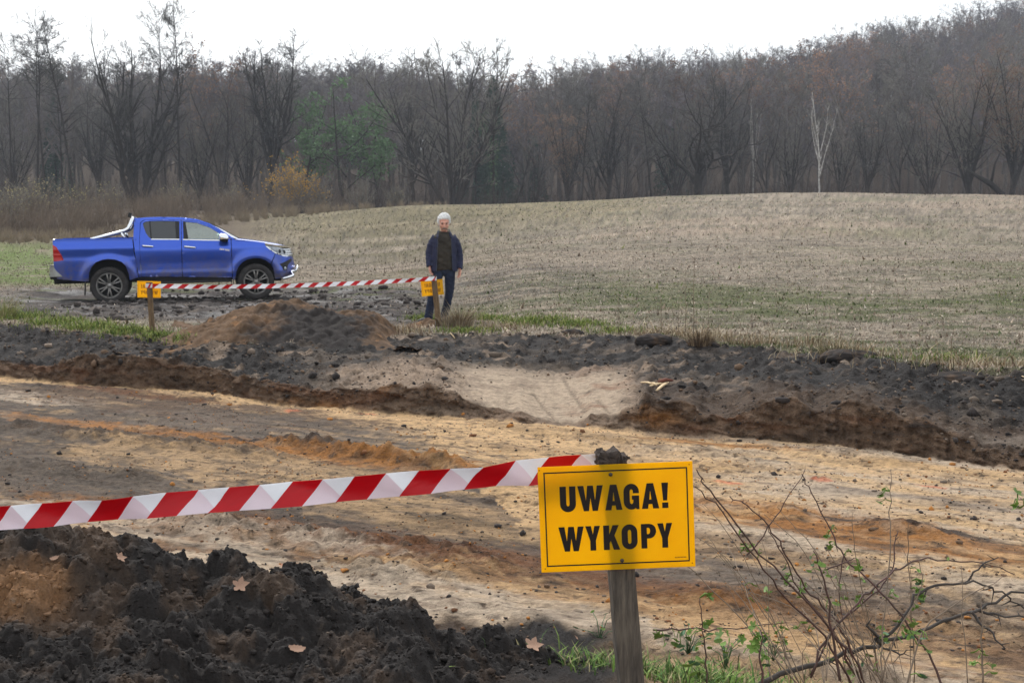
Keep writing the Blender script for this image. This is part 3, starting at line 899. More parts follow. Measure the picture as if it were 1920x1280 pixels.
# heavy condensed capitals: outline, holes; box 1 high, own width
GLYPH = {
    'U': (.60, [[(0, 1), (0, .30)] + arc(.30, .30, .30, .31, 180, 360) + [(.60, 1), (.36, 1), (.36, .31)] + arc(.30, .31, .06, .09, 0, -180, 6) + [(.24, 1)]], []),
    'W': (.98, [[(0, 1), (.22, 0), (.42, 0), (.49, .52), (.56, 0), (.76, 0), (.98, 1), (.75, 1), (.665, .42), (.60, 1), (.38, 1), (.315, .42), (.235, 1)]], []),
    'A': (.68, [[(0, 0), (.21, 1), (.47, 1), (.68, 0), (.44, 0), (.41, .18), (.27, .18), (.24, 0)]], [[(.30, .36), (.38, .36), (.34, .72)]]),
    'G': (.62, [arc(.31, .69, .31, .32, 0, 180, 12) + arc(.31, .31, .31, .32, 180, 300, 10) + [(.48, .06), (.50, 0), (.62, 0), (.62, .54), (.33, .54), (.33, .38), (.385, .38), (.385, .31)] +
               arc(.315, .31, .07, .10, 0, -180, 6) + [(.245, .70)] + arc(.31, .69, .065, .10, 180, 0, 6) + [(.375, .63), (.62, .63)]], []),
    '!': (.26, [[(0, 1), (.05, .30), (.21, .30), (.26, 1)], [(.01, .22), (.01, 0), (.25, 0), (.25, .22)]], []),
    'Y': (.62, [[(0, 1), (.19, .40), (.19, 0), (.43, 0), (.43, .40), (.62, 1), (.38, 1), (.31, .66), (.24, 1)]], []),
    'K': (.64, [[(0, 0), (0, 1), (.235, 1), (.235, .63), (.37, 1), (.61, 1), (.43, .58), (.64, 0), (.39, 0), (.28, .37), (.235, .27), (.235, 0)]], []),
    'O': (.62, [arc(.31, .69, .31, .32, 0, 180, 12) + arc(.31, .31, .31, .32, 180, 360, 12)], [arc(.31, .68, .068, .11, 0, 180, 6) + arc(.31, .32, .068, .11, 180, 360, 6)]),
    'P': (.62, [[(0, 0), (0, 1), (.33, 1)] + arc(.33, .70, .29, .30, 90, -90, 12) + [(.24, .40), (.24, 0)]], [[(.24, .58), (.30, .58)] + arc(.30, .71, .075, .13, -90, 90, 6) + [(.24, .84)]]),
}


def pip(poly, p):
    x, y = p; c = False; j = len(poly) - 1
    for i in range(len(poly)):
        xi, yi = poly[i]; xj, yj = poly[j]
        if (yi > y) != (yj > y) and x < (xj - xi) * (y - yi) / (yj - yi) + xi:
            c = not c
        j = i
    return c


def tri_poly(polys, holes=(), extra=()):
    pts = []; edges = []
    for pl in list(polys) + list(holes):
        b = len(pts); q = [p for i, p in enumerate(pl) if abs(p[0] - pl[i - 1][0]) + abs(p[1] - pl[i - 1][1]) > 1e-6]
        pts += [Vector(p) for p in q]; edges += [(b + i, b + (i + 1) % len(q)) for i in range(len(q))]
    pts += [Vector(p) for p in extra]
    r = delaunay_2d_cdt(pts, edges, [], 0, 1e-6)
    V = [tuple(v) for v in r[0]]
    F = []
    for f in r[2]:
        c = (sum(V[i][0] for i in f) / len(f), sum(V[i][1] for i in f) / len(f))
        if any(pip(pl, c) for pl in polys) and not any(pip(h, c) for h in holes):
            F.append(tuple(f))
    return V, F


def text_mb(mb, txt, boxes, z0, h, y, th=.0006):
    """letters in given x spans on the plane y (front at -y)"""
    for ch, (xa, xb) in zip(txt, boxes):
        w, pl, ho = GLYPH[ch]
        V, F = tri_poly(pl, ho)
        v = np.array([(xa + (xb - xa) * a / w, y, z0 + h * b) for a, b in V])
        k = len(v)
        vb = v + np.array([0, th, 0])
        cnt = {}
        for f in F:
            for i in range(len(f)):
                e = (f[i], f[(i + 1) % len(f)]); cnt[e] = cnt.get(e, 0) + 1
        side = [(a, b, b + k, a + k) for (a, b) in cnt if (b, a) not in cnt]
        mb.add(np.concatenate([v, vb]), F + side)


ROW1 = [(.137, .240), (.252, .417), (.429, .539), (.549, .649), (.665, .777), (.795, .838)]
ROW2 = [(.120, .284), (.294, .390), (.410, .516), (.528, .630), (.654, .752), (.760, .857)]


def sign_parts(root, W, H, ink, detail_=True, mirror=1, y=-.0014):
    """plate in the local xz plane centred on the root, print on its -y side"""
    p = MB(); p.box((0, 0, 0), (W, .002, H)); pl = p.build("plate", [SIGNY], root); bevel(pl, .0006, 1)
    fx = lambda u: mirror * (u - .5) * W
    for name, txt, row, zb, zt in (("lettering", "UWAGA!", ROW1, .432, .192), ("lettering", "WYKOPY", ROW2, .808, .575)):
        m = MB(); text_mb(m, txt, [tuple((fx(a), fx(b))) for a, b in row], H * (.5 - zb), H * (zb - zt), y); m.build(name, [ink], root)
    m = MB(); t = .0085 * W; L, R_, T, B = -W * .463, W * .465, H * .441, -H * .441
    for c, s in (((0, T), (R_ - L, t)), ((0, B), (R_ - L, t)), ((L + t / 2, 0), (t, 2 * T - t)), ((R_ - t / 2, 0), (t, 2 * T - t))):
        m.box((c[0], y + .0003, c[1]), (s[0], .0006, s[1]))
    m.build("border_line", [ink], root)
    if detail_:
        m = MB()
        for i in range(8):
            m.box((W * (.372 + .0095 * i), y + .0003, -H * .405), (W * .0065, .0006, H * .012))
        m.build("small_print", [GHOST], root)


def post_mb(p0, p1, w, d, yaw, seed, ragged=True):
    """tapered squared stake with a hammered ragged head"""
    rng = np.random.default_rng(seed)
    p0 = np.array(p0); p1 = np.array(p1)
    k = 14; mb = MB()
    cs, sn = math.cos(yaw), math.sin(yaw)
    V = []
    prof = [(-.5, -.5), (0, -.52), (.5, -.5), (.52, 0), (.5, .5), (0, .52), (-.5, .5), (-.52, 0)]
    for i in range(k):
        u = i / (k - 1); c = p0 + (p1 - p0) * u
        j = rng.normal(0, .012, (8, 2))
        for (a, b), (ja, jb) in zip(prof, j):
            x = (a + ja) * w; y = (b + jb) * d
            V.append(c + np.array([x * cs - y * sn, x * sn + y * cs, 0]))
    F = [(i * 8 + q, i * 8 + (q + 1) % 8, (i + 1) * 8 + (q + 1) % 8, (i + 1) * 8 + q) for i in range(k - 1) for q in range(8)]
    mb.add(V, F + [tuple(range((k - 1) * 8, k * 8))], 0, False)
    return mb


# near post and sign
def near_sign():
    Y = 2.95
    top = P(1146, 866, Y); q = P(1182, 1270, Y); dirv = (q - top) / np.linalg.norm(q - top)
    foot = top + dirv * ((top[2] + .25) / -dirv[2])
    r = empty("marker_post", (0, 0, 0)); tag(r, "near grey wooden post carrying the large yellow warning sign", "post", "marker posts of the dig")
    mb = post_mb(foot, top, .059, .034, .16, 3); mb.build("stake", [WOOD], r)
    # mushroomed, split head
    bm = bmesh.new(); bmesh.ops.create_cube(bm, size=1.0); bmesh.ops.subdivide_edges(bm, edges=bm.edges, cuts=7, use_grid_fill=True)
    rng = np.random.default_rng(12)
    for v in bm.verts:
        x, y, z = v.co
        f = 1 + .10 * math.sin(9 * x + 4 * z) * (z > 0)
        v.co = Vector((x * .066 * f, y * .044 * f, z * .034 + (.006 * math.sin(x * 11) + rng.normal(0, .0022)) * (z > 0) - abs(x) * .01 * (z > .4))) + Vector(rng.normal(0, .0013, 3).tolist())
    me = bpy.data.meshes.new("split_head"); bm.to_mesh(me); bm.free(); me.materials.append(ENDW)
    h = link(bpy.data.objects.new("split_head", me), r); h.location = top + np.array([0, 0, .010]); h.rotation_euler = (.05, .03, .16)
    mb = MB()
    for i in range(7):
        a = rng.uniform(-.03, .034); mb.tube([top + np.array([a, -.02, .018]), top + np.array([a + rng.uniform(-.004, .012), -.024, rng.uniform(-.012, .012)])], [.0022, .0008], 4)
    mb.tube([top + np.array([.03, -.01, .012]), top + np.array([.043, -.012, .013])], [.006, .002], 5)
    mb.build("splinter", [ENDW], r)
    # sign
    c = (P(1003, 873, 2.924) + P(1299, 860, 2.924) + P(1307, 1066, 2.924) + P(1016, 1074, 2.924)) / 4
    s = empty("warning_sign", c, (math.radians(-.4), math.radians(-2.35), 0)); tag(s, "large yellow sign reading UWAGA! WYKOPY on the near grey post", "warning sign", "yellow excavation warning signs")
    W, H = .359, .2485
    sign_parts(s, W, H, INK)
    for (u, v) in ((.47, .095), (.525, .915)):
        m = MB(); m.lathe([(.0001, -.0035), (.003, -.0032), (.0046, -.0016), (.0046, 0)], 'y', 14, ((u - .5) * W, -.0011, H * (.5 - v))); m.build("screw", [SCREW], s)
    for (u, v) in ((.012, .03), (.978, .03), (.025, .965), (.98, .965)):
        m = MB(); m.lathe([(.0002, -.0006), (.0017, -.0006), (.0017, 0)], 'y', 10, ((u - .5) * W, -.0011, H * (.5 - v))); m.build("eyelet", [GHOST], s)
    return top


TOP1 = near_sign()


def tape_mesh(p0, p1, wid, period, red, shear, sag, twist0, twist1, pink, seed, name, label, phase=0.0, thick=.0006, foot_cut=0, redge=None):
    """striped ribbon from p0 to p1; wid, period and shear in metres along the ribbon; slanted stripes are faces of their own"""
    p0 = np.array(p0); p1 = np.array(p1)
    L = np.linalg.norm(p1 - p0); ax = (p1 - p0) / L
    side = np.cross(ax, np.array([0, 0, 1.0])); side /= np.linalg.norm(side)
    up = np.cross(side, ax)
    rng = np.random.default_rng(seed)
    ph = rng.uniform(0, 6, 4)
    def pt(s, v, off=0.0):
        u = s / L
        a = twist0 + (twist1 - twist0) * u + .20 * math.sin(9 * u + ph[0]) + .13 * math.sin(27 * u + ph[1])
        n = math.cos(a) * up + math.sin(a) * side
        nn = -math.sin(a) * up + math.cos(a) * side
        wav = .22 * wid * math.sin(19 * u + ph[2]) * (v - .5) + .10 * wid * math.sin(41 * u * (1 + .1 * v) + ph[3]) + .05 * wid * math.sin(97 * u + 5 * v)
        return p0 + ax * s + n * ((v - .5) * wid) + nn * (wav + off + .10 * wid * (4 * (v - .5) ** 2)) - np.array([0, 0, sag * 4 * u * (1 - u)])
    m = MB()
    def quad(a, b, c, d, mi, nv=4, nu=2):
        """corners as (s, v): a bottom start, b bottom end, c top end, d top start"""
        for off, fl in ((0.0, False), (thick, True)):
            V = []
            for j in range(nv + 1):
                v = j / nv
                for i in range(nu + 1):
                    u = i / nu
                    s = (a[0] * (1 - v) + d[0] * v) * (1 - u) + (b[0] * (1 - v) + c[0] * v) * u
                    w = (a[1] * (1 - v) + d[1] * v) * (1 - u) + (b[1] * (1 - v) + c[1] * v) * u
                    V.append(pt(min(max(s, 0), L), w, off))
            F = [(j * (nu + 1) + i, j * (nu + 1) + i + 1, (j + 1) * (nu + 1) + i + 1, (j + 1) * (nu + 1) + i) for j in range(nv) for i in range(nu)]
            m.add(V, F, mi, True)
    k = int(L / period) + 3
    for i in range(-2, k):
        a = i * period + phase
        if a > L or a + period + shear < 0: continue
        b = a + red; c = a + period
        quad((a, 0), (b, 0), (b + shear, 1), (a + shear, 1), 0)
        if pink:
            quad((b, 0), (c, 0), (c + shear * .22, .22), (b + shear, 1), 2)
            quad((b + shear, 1), (c + shear * .22, .22), (c + shear, 1), (c + shear, 1), 1)
        else:
            quad((b, 0), (c, 0), (c + shear, 1), (b + shear, 1), 1)
    me_o = m.build(name, [TRED, TWHT, TPNK])
    tag(me_o, label, "barrier tape", "red and white barrier tapes")
    return me_o


YT = 2.965
tape_mesh(P(-420, 997, YT + .15), P(1118, 870, YT), .0575, .1545, .076, .054, .012, -.05, .05, True, 4, "barrier_tape", "near red and white striped tape leading left from the large yellow sign", phase=.02)
mb = MB()
mb.box(TOP1 + np.array([0, .003, -.022]), (.067, .037, .034), rot=np.array(Matrix.Rotation(.16, 3, 'Z')))
w_ = mb.build("tape_wrap", [TWHT]); bevel(w_, .004, 2); tag(w_, "white turns of tape wrapped round the head of the near grey post", "barrier tape", "red and white barrier tapes")

# far posts and signs
def far_post(xt, yt, xb, yb, w, seed, lab, slab, sc, srot):
    z0 = 0.0
    for _ in range(4):
        b = G(xb, yb, z0); z0 = gz(b[0], b[1])
    b = G(xb, yb, z0); top = P(xt, yt, b[1]); d = (b - top); foot = b + d / np.linalg.norm(d) * .2
    r = empty("marker_post", (0, 0, 0)); tag(r, lab, "post", "marker posts of the dig")
    post_mb(foot, top, w, w * .6, 0.1, seed).build("stake", [WOODF], r)
    mb = MB(); mb.box(top + np.array([0, 0, .004]), (w * 1.15, w * .8, .02)); hd = mb.build("split_head", [ENDW], r); bevel(hd, .006, 2)
    c = P(sc[0], sc[1], b[1] + w * .3 + .012)
    s = empty("warning_sign", c, srot); tag(s, slab, "warning sign", "yellow excavation warning signs")
    sign_parts(s, .35, .245, GHOST, False, -1, -.0014)
    return top, b


T2, B2 = far_post(280, 531, 286, 626, .075, 21, "slim brown post standing left of the rust brown soil heap", "yellow sign behind the slim brown post below the pickup", (279.5, 542.5), (0, math.radians(1), 0))
T3, B3 = far_post(813, 518, 823, 612, .085, 23, "leaning brown post standing in front of the man's legs", "yellow sign tilted to the left on the leaning post before the man", (810.5, 539.5), (0, math.radians(-5.5), math.radians(8)))
ta = T2 + np.array([-.03, -.04, -.035]); tb_ = T3 + np.array([.02, -.05, -.03])
tape_mesh(ta, tb_, .066, .217, .10, .085, .055, .15, -.15, False, 9, "barrier_tape", "far red and white striped tape strung between the two brown posts", thick=.001)
for T, lab in ((T2, "turn of striped tape round the head of the slim brown post"), (T3, "turn of striped tape round the head of the leaning brown post")):
    mb = MB(); mb.box(T + np.array([0, 0, -.035]), (.095, .065, .062)); mb.add([T + np.array(q) for q in ((-.02, -.0345, -.066), (.012, -.0345, -.066), (.044, -.0345, -.004), (.012, -.0345, -.004))], [(0, 1, 2, 3)], 1)
    o = mb.build("tape_wrap", [TWHT, TRED]); tag(o, lab, "barrier tape", "red and white barrier tapes")

# ------------------------------------------------------------------ blue pickup
def car_paint():
    m, nt, b = new_mat("blue_paint")
    tc = nd(nt, "ShaderNodeTexCoord"); sx = nd(nt, "ShaderNodeSeparateXYZ")
    nt.links.new(tc.outputs["Object"], sx.inputs[0])
    nz = nd(nt, "ShaderNodeTexNoise", Scale=5.0, Detail=6.0, Roughness=.65); nt.links.new(tc.outputs["Object"], nz.inputs["Vector"])
    mr = nd(nt, "ShaderNodeMapRange"); mr.inputs[1].default_value = 1.12; mr.inputs[2].default_value = .45; mr.inputs[3].default_value = .02; mr.inputs[4].default_value = .95
    nt.links.new(sx.outputs["Z"], mr.inputs[0])
    mu = nd(nt, "ShaderNodeMath", operation='MULTIPLY'); nt.links.new(mr.outputs[0], mu.inputs[0]); nr_ = nd(nt, "ShaderNodeMapRange"); nr_.inputs[1].default_value = .36; nr_.inputs[2].default_value = .6; nr_.inputs[3].default_value = .2; nr_.inputs[4].default_value = 1.0; nt.links.new(nz.outputs[0], nr_.inputs[0]); nt.links.new(nr_.outputs[0], mu.inputs[1])
    mx = nd(nt, "ShaderNodeMix", data_type='RGBA'); nt.links.new(mu.outputs[0], mx.inputs[0])
    mx.inputs[6].default_value = (*lin(38, 86, 204), 1); mx.inputs[7].default_value = (*lin(104, 96, 92), 1)
    nt.links.new(mx.outputs[2], b.inputs["Base Color"])
    im = nd(nt, "ShaderNodeMapRange"); im.inputs[3].default_value = .7; im.inputs[4].default_value = .0; nt.links.new(mu.outputs[0], im.inputs[0]); nt.links.new(im.outputs[0], b.inputs["Metallic"]); ic = nd(nt, "ShaderNodeMapRange"); ic.inputs[3].default_value = 1.0; ic.inputs[4].default_value = .0; nt.links.new(mu.outputs[0], ic.inputs[0]); nt.links.new(ic.outputs[0], b.inputs["Coat Weight"]); b.inputs["Roughness"].default_value = .28
    b.inputs["Coat Roughness"].default_value = .04
    return m


def glass_mat(name, tint, mixf, fres=.5):
    m, nt, b = new_mat(name)
    tr = nd(nt, "ShaderNodeBsdfTransparent"); tr.inputs[0].default_value = (*tint, 1)
    gl = nd(nt, "ShaderNodeBsdfGlossy", Roughness=.02); gl.inputs["Color"].default_value = (.95, .97, 1, 1)
    fr = nd(nt, "ShaderNodeFresnel", IOR=1.5); ad = nd(nt, "ShaderNodeMath", operation='ADD'); ad.inputs[1].default_value = mixf
    nt.links.new(fr.outputs[0], ad.inputs[0])
    ms = nd(nt, "ShaderNodeMixShader"); nt.links.new(ad.outputs[0], ms.inputs[0]); nt.links.new(tr.outputs[0], ms.inputs[1]); nt.links.new(gl.outputs[0], ms.inputs[2])
    nt.links.new(ms.outputs[0], nt.nodes["Material Output"].inputs["Surface"])
    return m


PAINT = car_paint()
CHROME = mat("chrome", (.82, .84, .87), rough=.12, var=.04, metal=1.0)
STEELB = mat("dusty_bumper_steel", lin(150, 152, 148), rough=.4, var=.25, scale=6, metal=.6, col2=lin(112, 106, 98))
BLKP = mat("black_plastic", lin(26, 26, 28), rough=.55, var=.3, scale=20)
UNDER = mat("underbody", lin(24, 22, 21), rough=.9, var=.4)
SEATM = mat("seat_fabric", lin(44, 44, 48), rough=.9, var=.2)
RUBBER = mat("muddy_tyre_rubber", lin(62, 58, 56), rough=.9, var=.3, scale=9, col2=lin(36, 34, 34), bump=.4, bscale=60)
RIM = mat("alloy_rim", lin(158, 156, 154), rough=.35, var=.15, scale=8, metal=.55, col2=lin(120, 114, 108))
REDL = mat("red_lens", lin(176, 16, 24), rough=.15, var=.1, coat=.6)
CLEARL = mat("headlamp_lens", lin(196, 202, 210), rough=.1, var=.3, scale=14, col2=lin(96, 102, 112), coat=.8)
LAMPB = mat("lamp_bezel", lin(40, 42, 48), rough=.2, var=.2)
GL_DARK = glass_mat("tinted_glass", (.10, .11, .13), .05)
GL_CLEAR = glass_mat("clear_glass", (.86, .93, .90), .10)

_wz = np.array([0.30, 0.42, 0.55, 0.75, 0.95, 1.08, 1.18, 1.26, 1.34, 1.42, 1.5, 1.65, 1.75, 1.83])
_ww = np.array([.84, .865, .885, .905, .922, .926, .912, .885, .85, .815, .785, .72, .672, .60])
_wb = np.array([.84, .865, .885, .905, .922, .930, .928, .915, .90, .90, .9, .9, .9, .9])


def xnose(z): return np.interp(z, [.40, .50, .56, .70, .80, .90, 1.0, 1.09, 1.16], [3.84, 3.95, 3.985, 3.985, 3.965, 3.95, 3.925, 3.90, 3.80])


def Wf(x, z, bed=False):
    x = np.asarray(x, float); z = np.asarray(z, float)
    w0 = np.interp(z, _wz, _wb if bed else _ww)
    # sculpted crease: shoulder and hollow of the doors
    if not bed:
        w0 = w0 + .010 * np.exp(-((z - 1.16) / .05) ** 2) - .012 * np.exp(-((z - .86) / .12) ** 2) * smooth(.5, .9, x) * (1 - smooth(2.2, 2.7, x)) + .012 * np.exp(-((z - .62) / .05) ** 2)
    else:
        w0 = w0 + .012 * np.exp(-((z - 1.20) / .07) ** 2) - .010 * np.exp(-((z - 1.02) / .07) ** 2)
    xn = xnose(z)
    q = np.clip((x - 3.0) / (xn - 3.0 + .012), 0, .9995)
    g = (1 - q ** 3.2) ** (1 / 2.3)
    rr = np.clip((-.85 - x) / .27, 0, 1)
    g = g * (1 - .055 * rr ** 2)
    out = w0 * g
    for cx, cz in ((0, .42), (3.08, .42)):
        d = np.hypot(x - cx, z - cz)
        out = out + .034 * np.exp(-((d - .535) / .085) ** 2) * (z < 1.1)
    return out


def panel(name, poly, mats, parent, sgn=-1, hole=None, off=0.0, thick=.028, step=.04, bed=False, label=None, mb=None, mi=0):
    """body panel: outline in side view, curved by the body's own half width, with edges of real thickness"""
    def dens(pl):
        o = []
        for i in range(len(pl)):
            a = np.array(pl[i]); b = np.array(pl[(i + 1) % len(pl)]); k = max(1, int(np.linalg.norm(b - a) / step))
            o += [tuple(a + (b - a) * j / k) for j in range(k)]
        return o
    poly = dens(poly); holes = [dens(h) for h in (hole or [])]
    xs = [p[0] for p in poly]; zs = [p[1] for p in poly]
    ex = []
    for i, x in enumerate(np.arange(min(xs) + step / 2, max(xs), step)):
        for z in np.arange(min(zs) + step / 2, max(zs), step):
            p = (x, z)
            if pip(poly, p) and not any(pip(h, p) for h in holes):
                ex.append(p)
    pts = np.array(poly + sum(holes, []))
    ex = [p for p in ex if np.min(np.hypot(pts[:, 0] - p[0], pts[:, 1] - p[1])) > step * .45]
    V, F = tri_poly([poly], holes, ex)
    V = np.array(V); w = Wf(V[:, 0], V[:, 1], bed) + off
    k = len(V)
    outer = np.stack([V[:, 0], sgn * w, V[:, 1]], 1); inner = np.stack([V[:, 0], sgn * np.maximum(w - thick, .02), V[:, 1]], 1)
    own = mb is None
    mb = mb or MB()
    mb.add(outer, F, mi, True)
    mb.add(inner, [f[::-1] for f in F], mi, True)
    cnt = {}
    for f in F:
        for i in range(len(f)):
            cnt[(f[i], f[(i + 1) % len(f)])] = 1
    be = [(a, b) for (a, b) in cnt if (b, a) not in cnt]
    for a, b in be:
        mb.add([outer[a], outer[b], inner[b], inner[a]], [(0, 1, 2, 3)], mi, False)
    if own:
        o = mb.build(name, mats, parent)
        if label: o["label"] = label
        return o


def grid_patch(fn, nu, nv, mb, mi=0, thick=None):
    U = np.linspace(0, 1, nu); Vv = np.linspace(-1, 1, nv)
    V = np.array([fn(u, v) for u in U for v in Vv])
    F = [(i * nv + j, i * nv + j + 1, (i + 1) * nv + j + 1, (i + 1) * nv + j) for i in range(nu - 1) for j in range(nv - 1)]
    mb.add(V, F, mi, True)


SIL_X = [.545, .6, .8, 1.09, 1.56, 1.87, 2.12, 2.34, 2.59, 2.68, 2.97, 3.29, 3.58, 3.77, 3.9]
SIL_Z = [1.79, 1.825, 1.84, 1.845, 1.83, 1.79, 1.70, 1.57, 1.395, 1.345, 1.305, 1.262, 1.205, 1.155, 1.095]


def zsil(x): return float(np.interp(x, SIL_X, SIL_Z))


ARCH_R = [(.425, .50), (.415, .62), (.36, .80), (.28, .89), (.15, .945), (0.0, .962), (-.12, .945), (-.25, .895), (-.34, .80), (-.40, .67), (-.42, .49)]
ARCH_F = [(2.63, .44), (2.66, .62), (2.71, .73), (2.79, .82), (2.90, .885), (3.05, .912), (3.18, .905), (3.30, .86), (3.40, .78), (3.455, .66), (3.485, .45)]


def Xfront(y, z):
    w0 = float(np.interp(z, _wz, _ww))
    return 3.0 + (float(xnose(z)) - 3.0) * max(0.0, 1 - min(abs(y) / w0, 1) ** 2.3) ** (1 / 3.2)


def build_pickup():
    org = ORG
    root = empty("pickup_truck", org, (0, -PITT, PSI)); tag(root, "muddy blue double cab pickup truck parked on the field edge", "pickup truck")
    R = root
    for s in (-1, 1):
        # load bed side
        bed = [(-1.06, 1.385), (-1.10, 1.28), (-1.105, .95), (-1.10, .82), (-1.05, .56), (-.62, .505)] + ARCH_R[::-1] + [(.60, .55), (.595, .62), (.57, .85), (.535, 1.09), (.51, 1.385)]
        panel("bed_side", bed, [PAINT], R, s, bed=True)
        cab = [(.615, .56), (.60, .75), (.555, 1.09), (.53, 1.36), (.555, 1.76), (.6, 1.812), (.8, 1.828), (1.09, 1.833), (1.56, 1.815), (1.87, 1.775), (2.12, 1.685), (2.34, 1.555), (2.57, 1.385), (2.66, 1.338),
               (2.60, 1.325), (2.50, 1.40), (2.33, 1.515), (2.12, 1.642), (1.87, 1.733), (1.56, 1.765), (1.09, 1.785), (.76, 1.775), (.68, 1.72), (.655, 1.35), (.66, .56)]
        panel("cab_frame", cab, [PAINT], R, s, step=.035, thick=.05)
        rw = [(.735, 1.70), (.775, 1.735), (.87, 1.748), (1.15, 1.752), (1.50, 1.735), (1.49, 1.355), (1.2, 1.362), (.90, 1.37), (.845, 1.41), (.79, 1.50), (.75, 1.62)]
        rd = panel("rear_door", [(.668, .565), (.662, 1.35), (.69, 1.71), (.77, 1.767), (1.09, 1.777), (1.535, 1.757), (1.522, 1.30), (1.512, .545)], [PAINT], R, s, hole=[rw])
        fw = [(1.545, 1.732), (1.62, 1.731), (1.87, 1.697), (2.12, 1.602), (2.31, 1.482), (2.40, 1.40), (2.41, 1.318), (2.0, 1.33), (1.545, 1.350)]
        fd = panel("front_door", [(1.527, .543), (1.535, 1.30), (1.545, 1.35), (1.545, 1.732), (1.545, 1.757), (1.87, 1.726), (2.12, 1.635), (2.33, 1.508), (2.49, 1.392), (2.568, 1.312), (2.568, .50)][:2] + [(1.547, 1.757), (1.87, 1.726), (2.12, 1.635), (2.33, 1.508), (2.49, 1.392), (2.568, 1.312), (2.568, .50)], [PAINT], R, s,
                   hole=[[(1.575, 1.728), (1.62, 1.727)] + fw[2:8] + [(1.575, 1.349)]])
        panel("window_pane", rw, [GL_DARK], rd, s, off=-.012, thick=.005)
        panel("window_pane", [(1.575, 1.728), (1.62, 1.727)] + fw[2:8] + [(1.575, 1.349)], [GL_CLEAR], fd, s, off=-.012, thick=.005)
        panel("window_bar", [(.865, 1.745), (.895, 1.745), (.915, 1.37), (.885, 1.37)], [BLKP], rd, s, off=-.004, thick=.012)
        panel("pillar_trim", [(1.405, 1.741), (1.497, 1.737), (1.487, 1.358), (1.42, 1.36)], [BLKP], rd, s, off=.003, thick=.012)
        panel("pillar_trim", [(1.572, 1.733), (1.625, 1.730), (1.672, 1.352), (1.572, 1.352)], [BLKP], fd, s, off=.003, thick=.012)
        panel("chrome_strip", [(.905, 1.372), (1.485, 1.358), (1.485, 1.338), (.89, 1.352)], [CHROME], rd, s, off=.005, thick=.012)
        panel("chrome_strip", [(1.56, 1.352), (2.0, 1.333), (2.41, 1.320), (2.41, 1.300), (2.0, 1.313), (1.56, 1.332)], [CHROME], fd, s, off=.005, thick=.012)
        for dpar, xa, xb, za, zb in ((rd, .70, .95, 1.225, 1.205), (fd, 1.57, 1.83, 1.19, 1.165)):
            m = MB(); ya = Wf((xa + xb) / 2, za)
            m.tube([(xa, s * (ya + .0), za), (xa + .03, s * (ya + .035), za), ((xa + xb) / 2, s * (ya + .043), (za + zb) / 2), (xb - .03, s * (ya + .035), zb), (xb, s * ya, zb)], [.012, .016, .017, .016, .012], 8, flat=1.2)
            m.build("door_handle", [CHROME], dpar)
        m = MB()
        for i in range(9):
            if i == 4: continue
            x = 2.335 + .0235 * i; z = 1.125 - .004 * i; w = float(Wf(x, z))
            m.box((x, s * (w + .003), z), (.017, .008, .036)); m.box((x + .002, s * (w + .0075), z), (.006, .003, .018), 1)
        m.box((2.43, s * (float(Wf(2.43, 1.12)) - .004), 1.108), (.21, .010, .006))
        m.build("emblem", [CHROME, BLKP], fd)
        # front fender, bumper corner, lamps
        fen = [(2.582, .47), (2.582, 1.318), (2.68, 1.325), (2.97, 1.288), (3.29, 1.242), (3.305, 1.18), (3.40, 1.09), (3.515, 1.003), (3.415, .81)] + [p for p in ARCH_F[::-1] if p[0] < 3.41]
        panel("fender", fen, [PAINT], R, s)
        panel("bumper_corner", [(3.525, .997), (3.70, .932), (3.80, .918), (3.90, .912), (3.945, .90), (3.96, .80), (3.978, .70), (3.975, .56), (3.93, .50), (3.75, .455), (3.495, .445), (3.47, .66), (3.43, .79)], [PAINT], R, s, step=.03)
        hl = panel("headlight", [(3.31, 1.172), (3.45, 1.158), (3.57, 1.135), (3.72, 1.10), (3.84, 1.07), (3.90, 1.045), (3.925, .985), (3.93, .925), (3.80, .922), (3.70, .938), (3.53, 1.003), (3.40, 1.095)], [CLEARL], R, s, step=.03, off=.004)
        panel("chrome_strip", [(3.31, 1.165), (3.40, 1.088), (3.53, .998), (3.70, .934), (3.80, .920), (3.80, .936), (3.70, .952), (3.53, 1.018), (3.41, 1.105), (3.34, 1.168)], [CHROME], hl, s, off=.009, thick=.01, step=.03)
        for px_, pz_ in ((3.60, 1.045), (3.70, 1.025)):
            m = MB(); w = float(Wf(px_, pz_)); m.lathe([(.002, -.004), (.028, .0), (.040, .006), (.045, .0)], 'y', 16, (px_, s * (w + .006), pz_))
            m.build("reflector", [LAMPB], hl)
        panel("air_intake", [(3.60, .765), (3.70, .80), (3.88, .875), (3.90, .83), (3.80, .74), (3.76, .62), (3.69, .62), (3.66, .70)], [BLKP], R, s, off=.004, step=.03)
        m = MB(); w = float(Wf(3.72, .665)); m.lathe([(.002, -.012), (.03, -.008), (.038, .006)], 'y', 16, (3.72, s * (w + .006), .665)); m.build("fog_light", [CLEARL], R)
        # tail lamp
        tl = panel("taillight", [(-1.105, 1.28), (-1.03, 1.235), (-.985, 1.15), (-.93, 1.05), (-.895, .955), (-1.0, .935), (-1.105, .93)], [REDL], R, s, off=.006, bed=True, step=.03)
        panel("lens_band", [(-1.105, 1.095), (-.955, 1.085), (-.942, 1.06), (-1.105, 1.066)], [mat("lens_band", lin(214, 92, 92), rough=.2)], tl, s, off=.010, thick=.01, bed=True, step=.03)
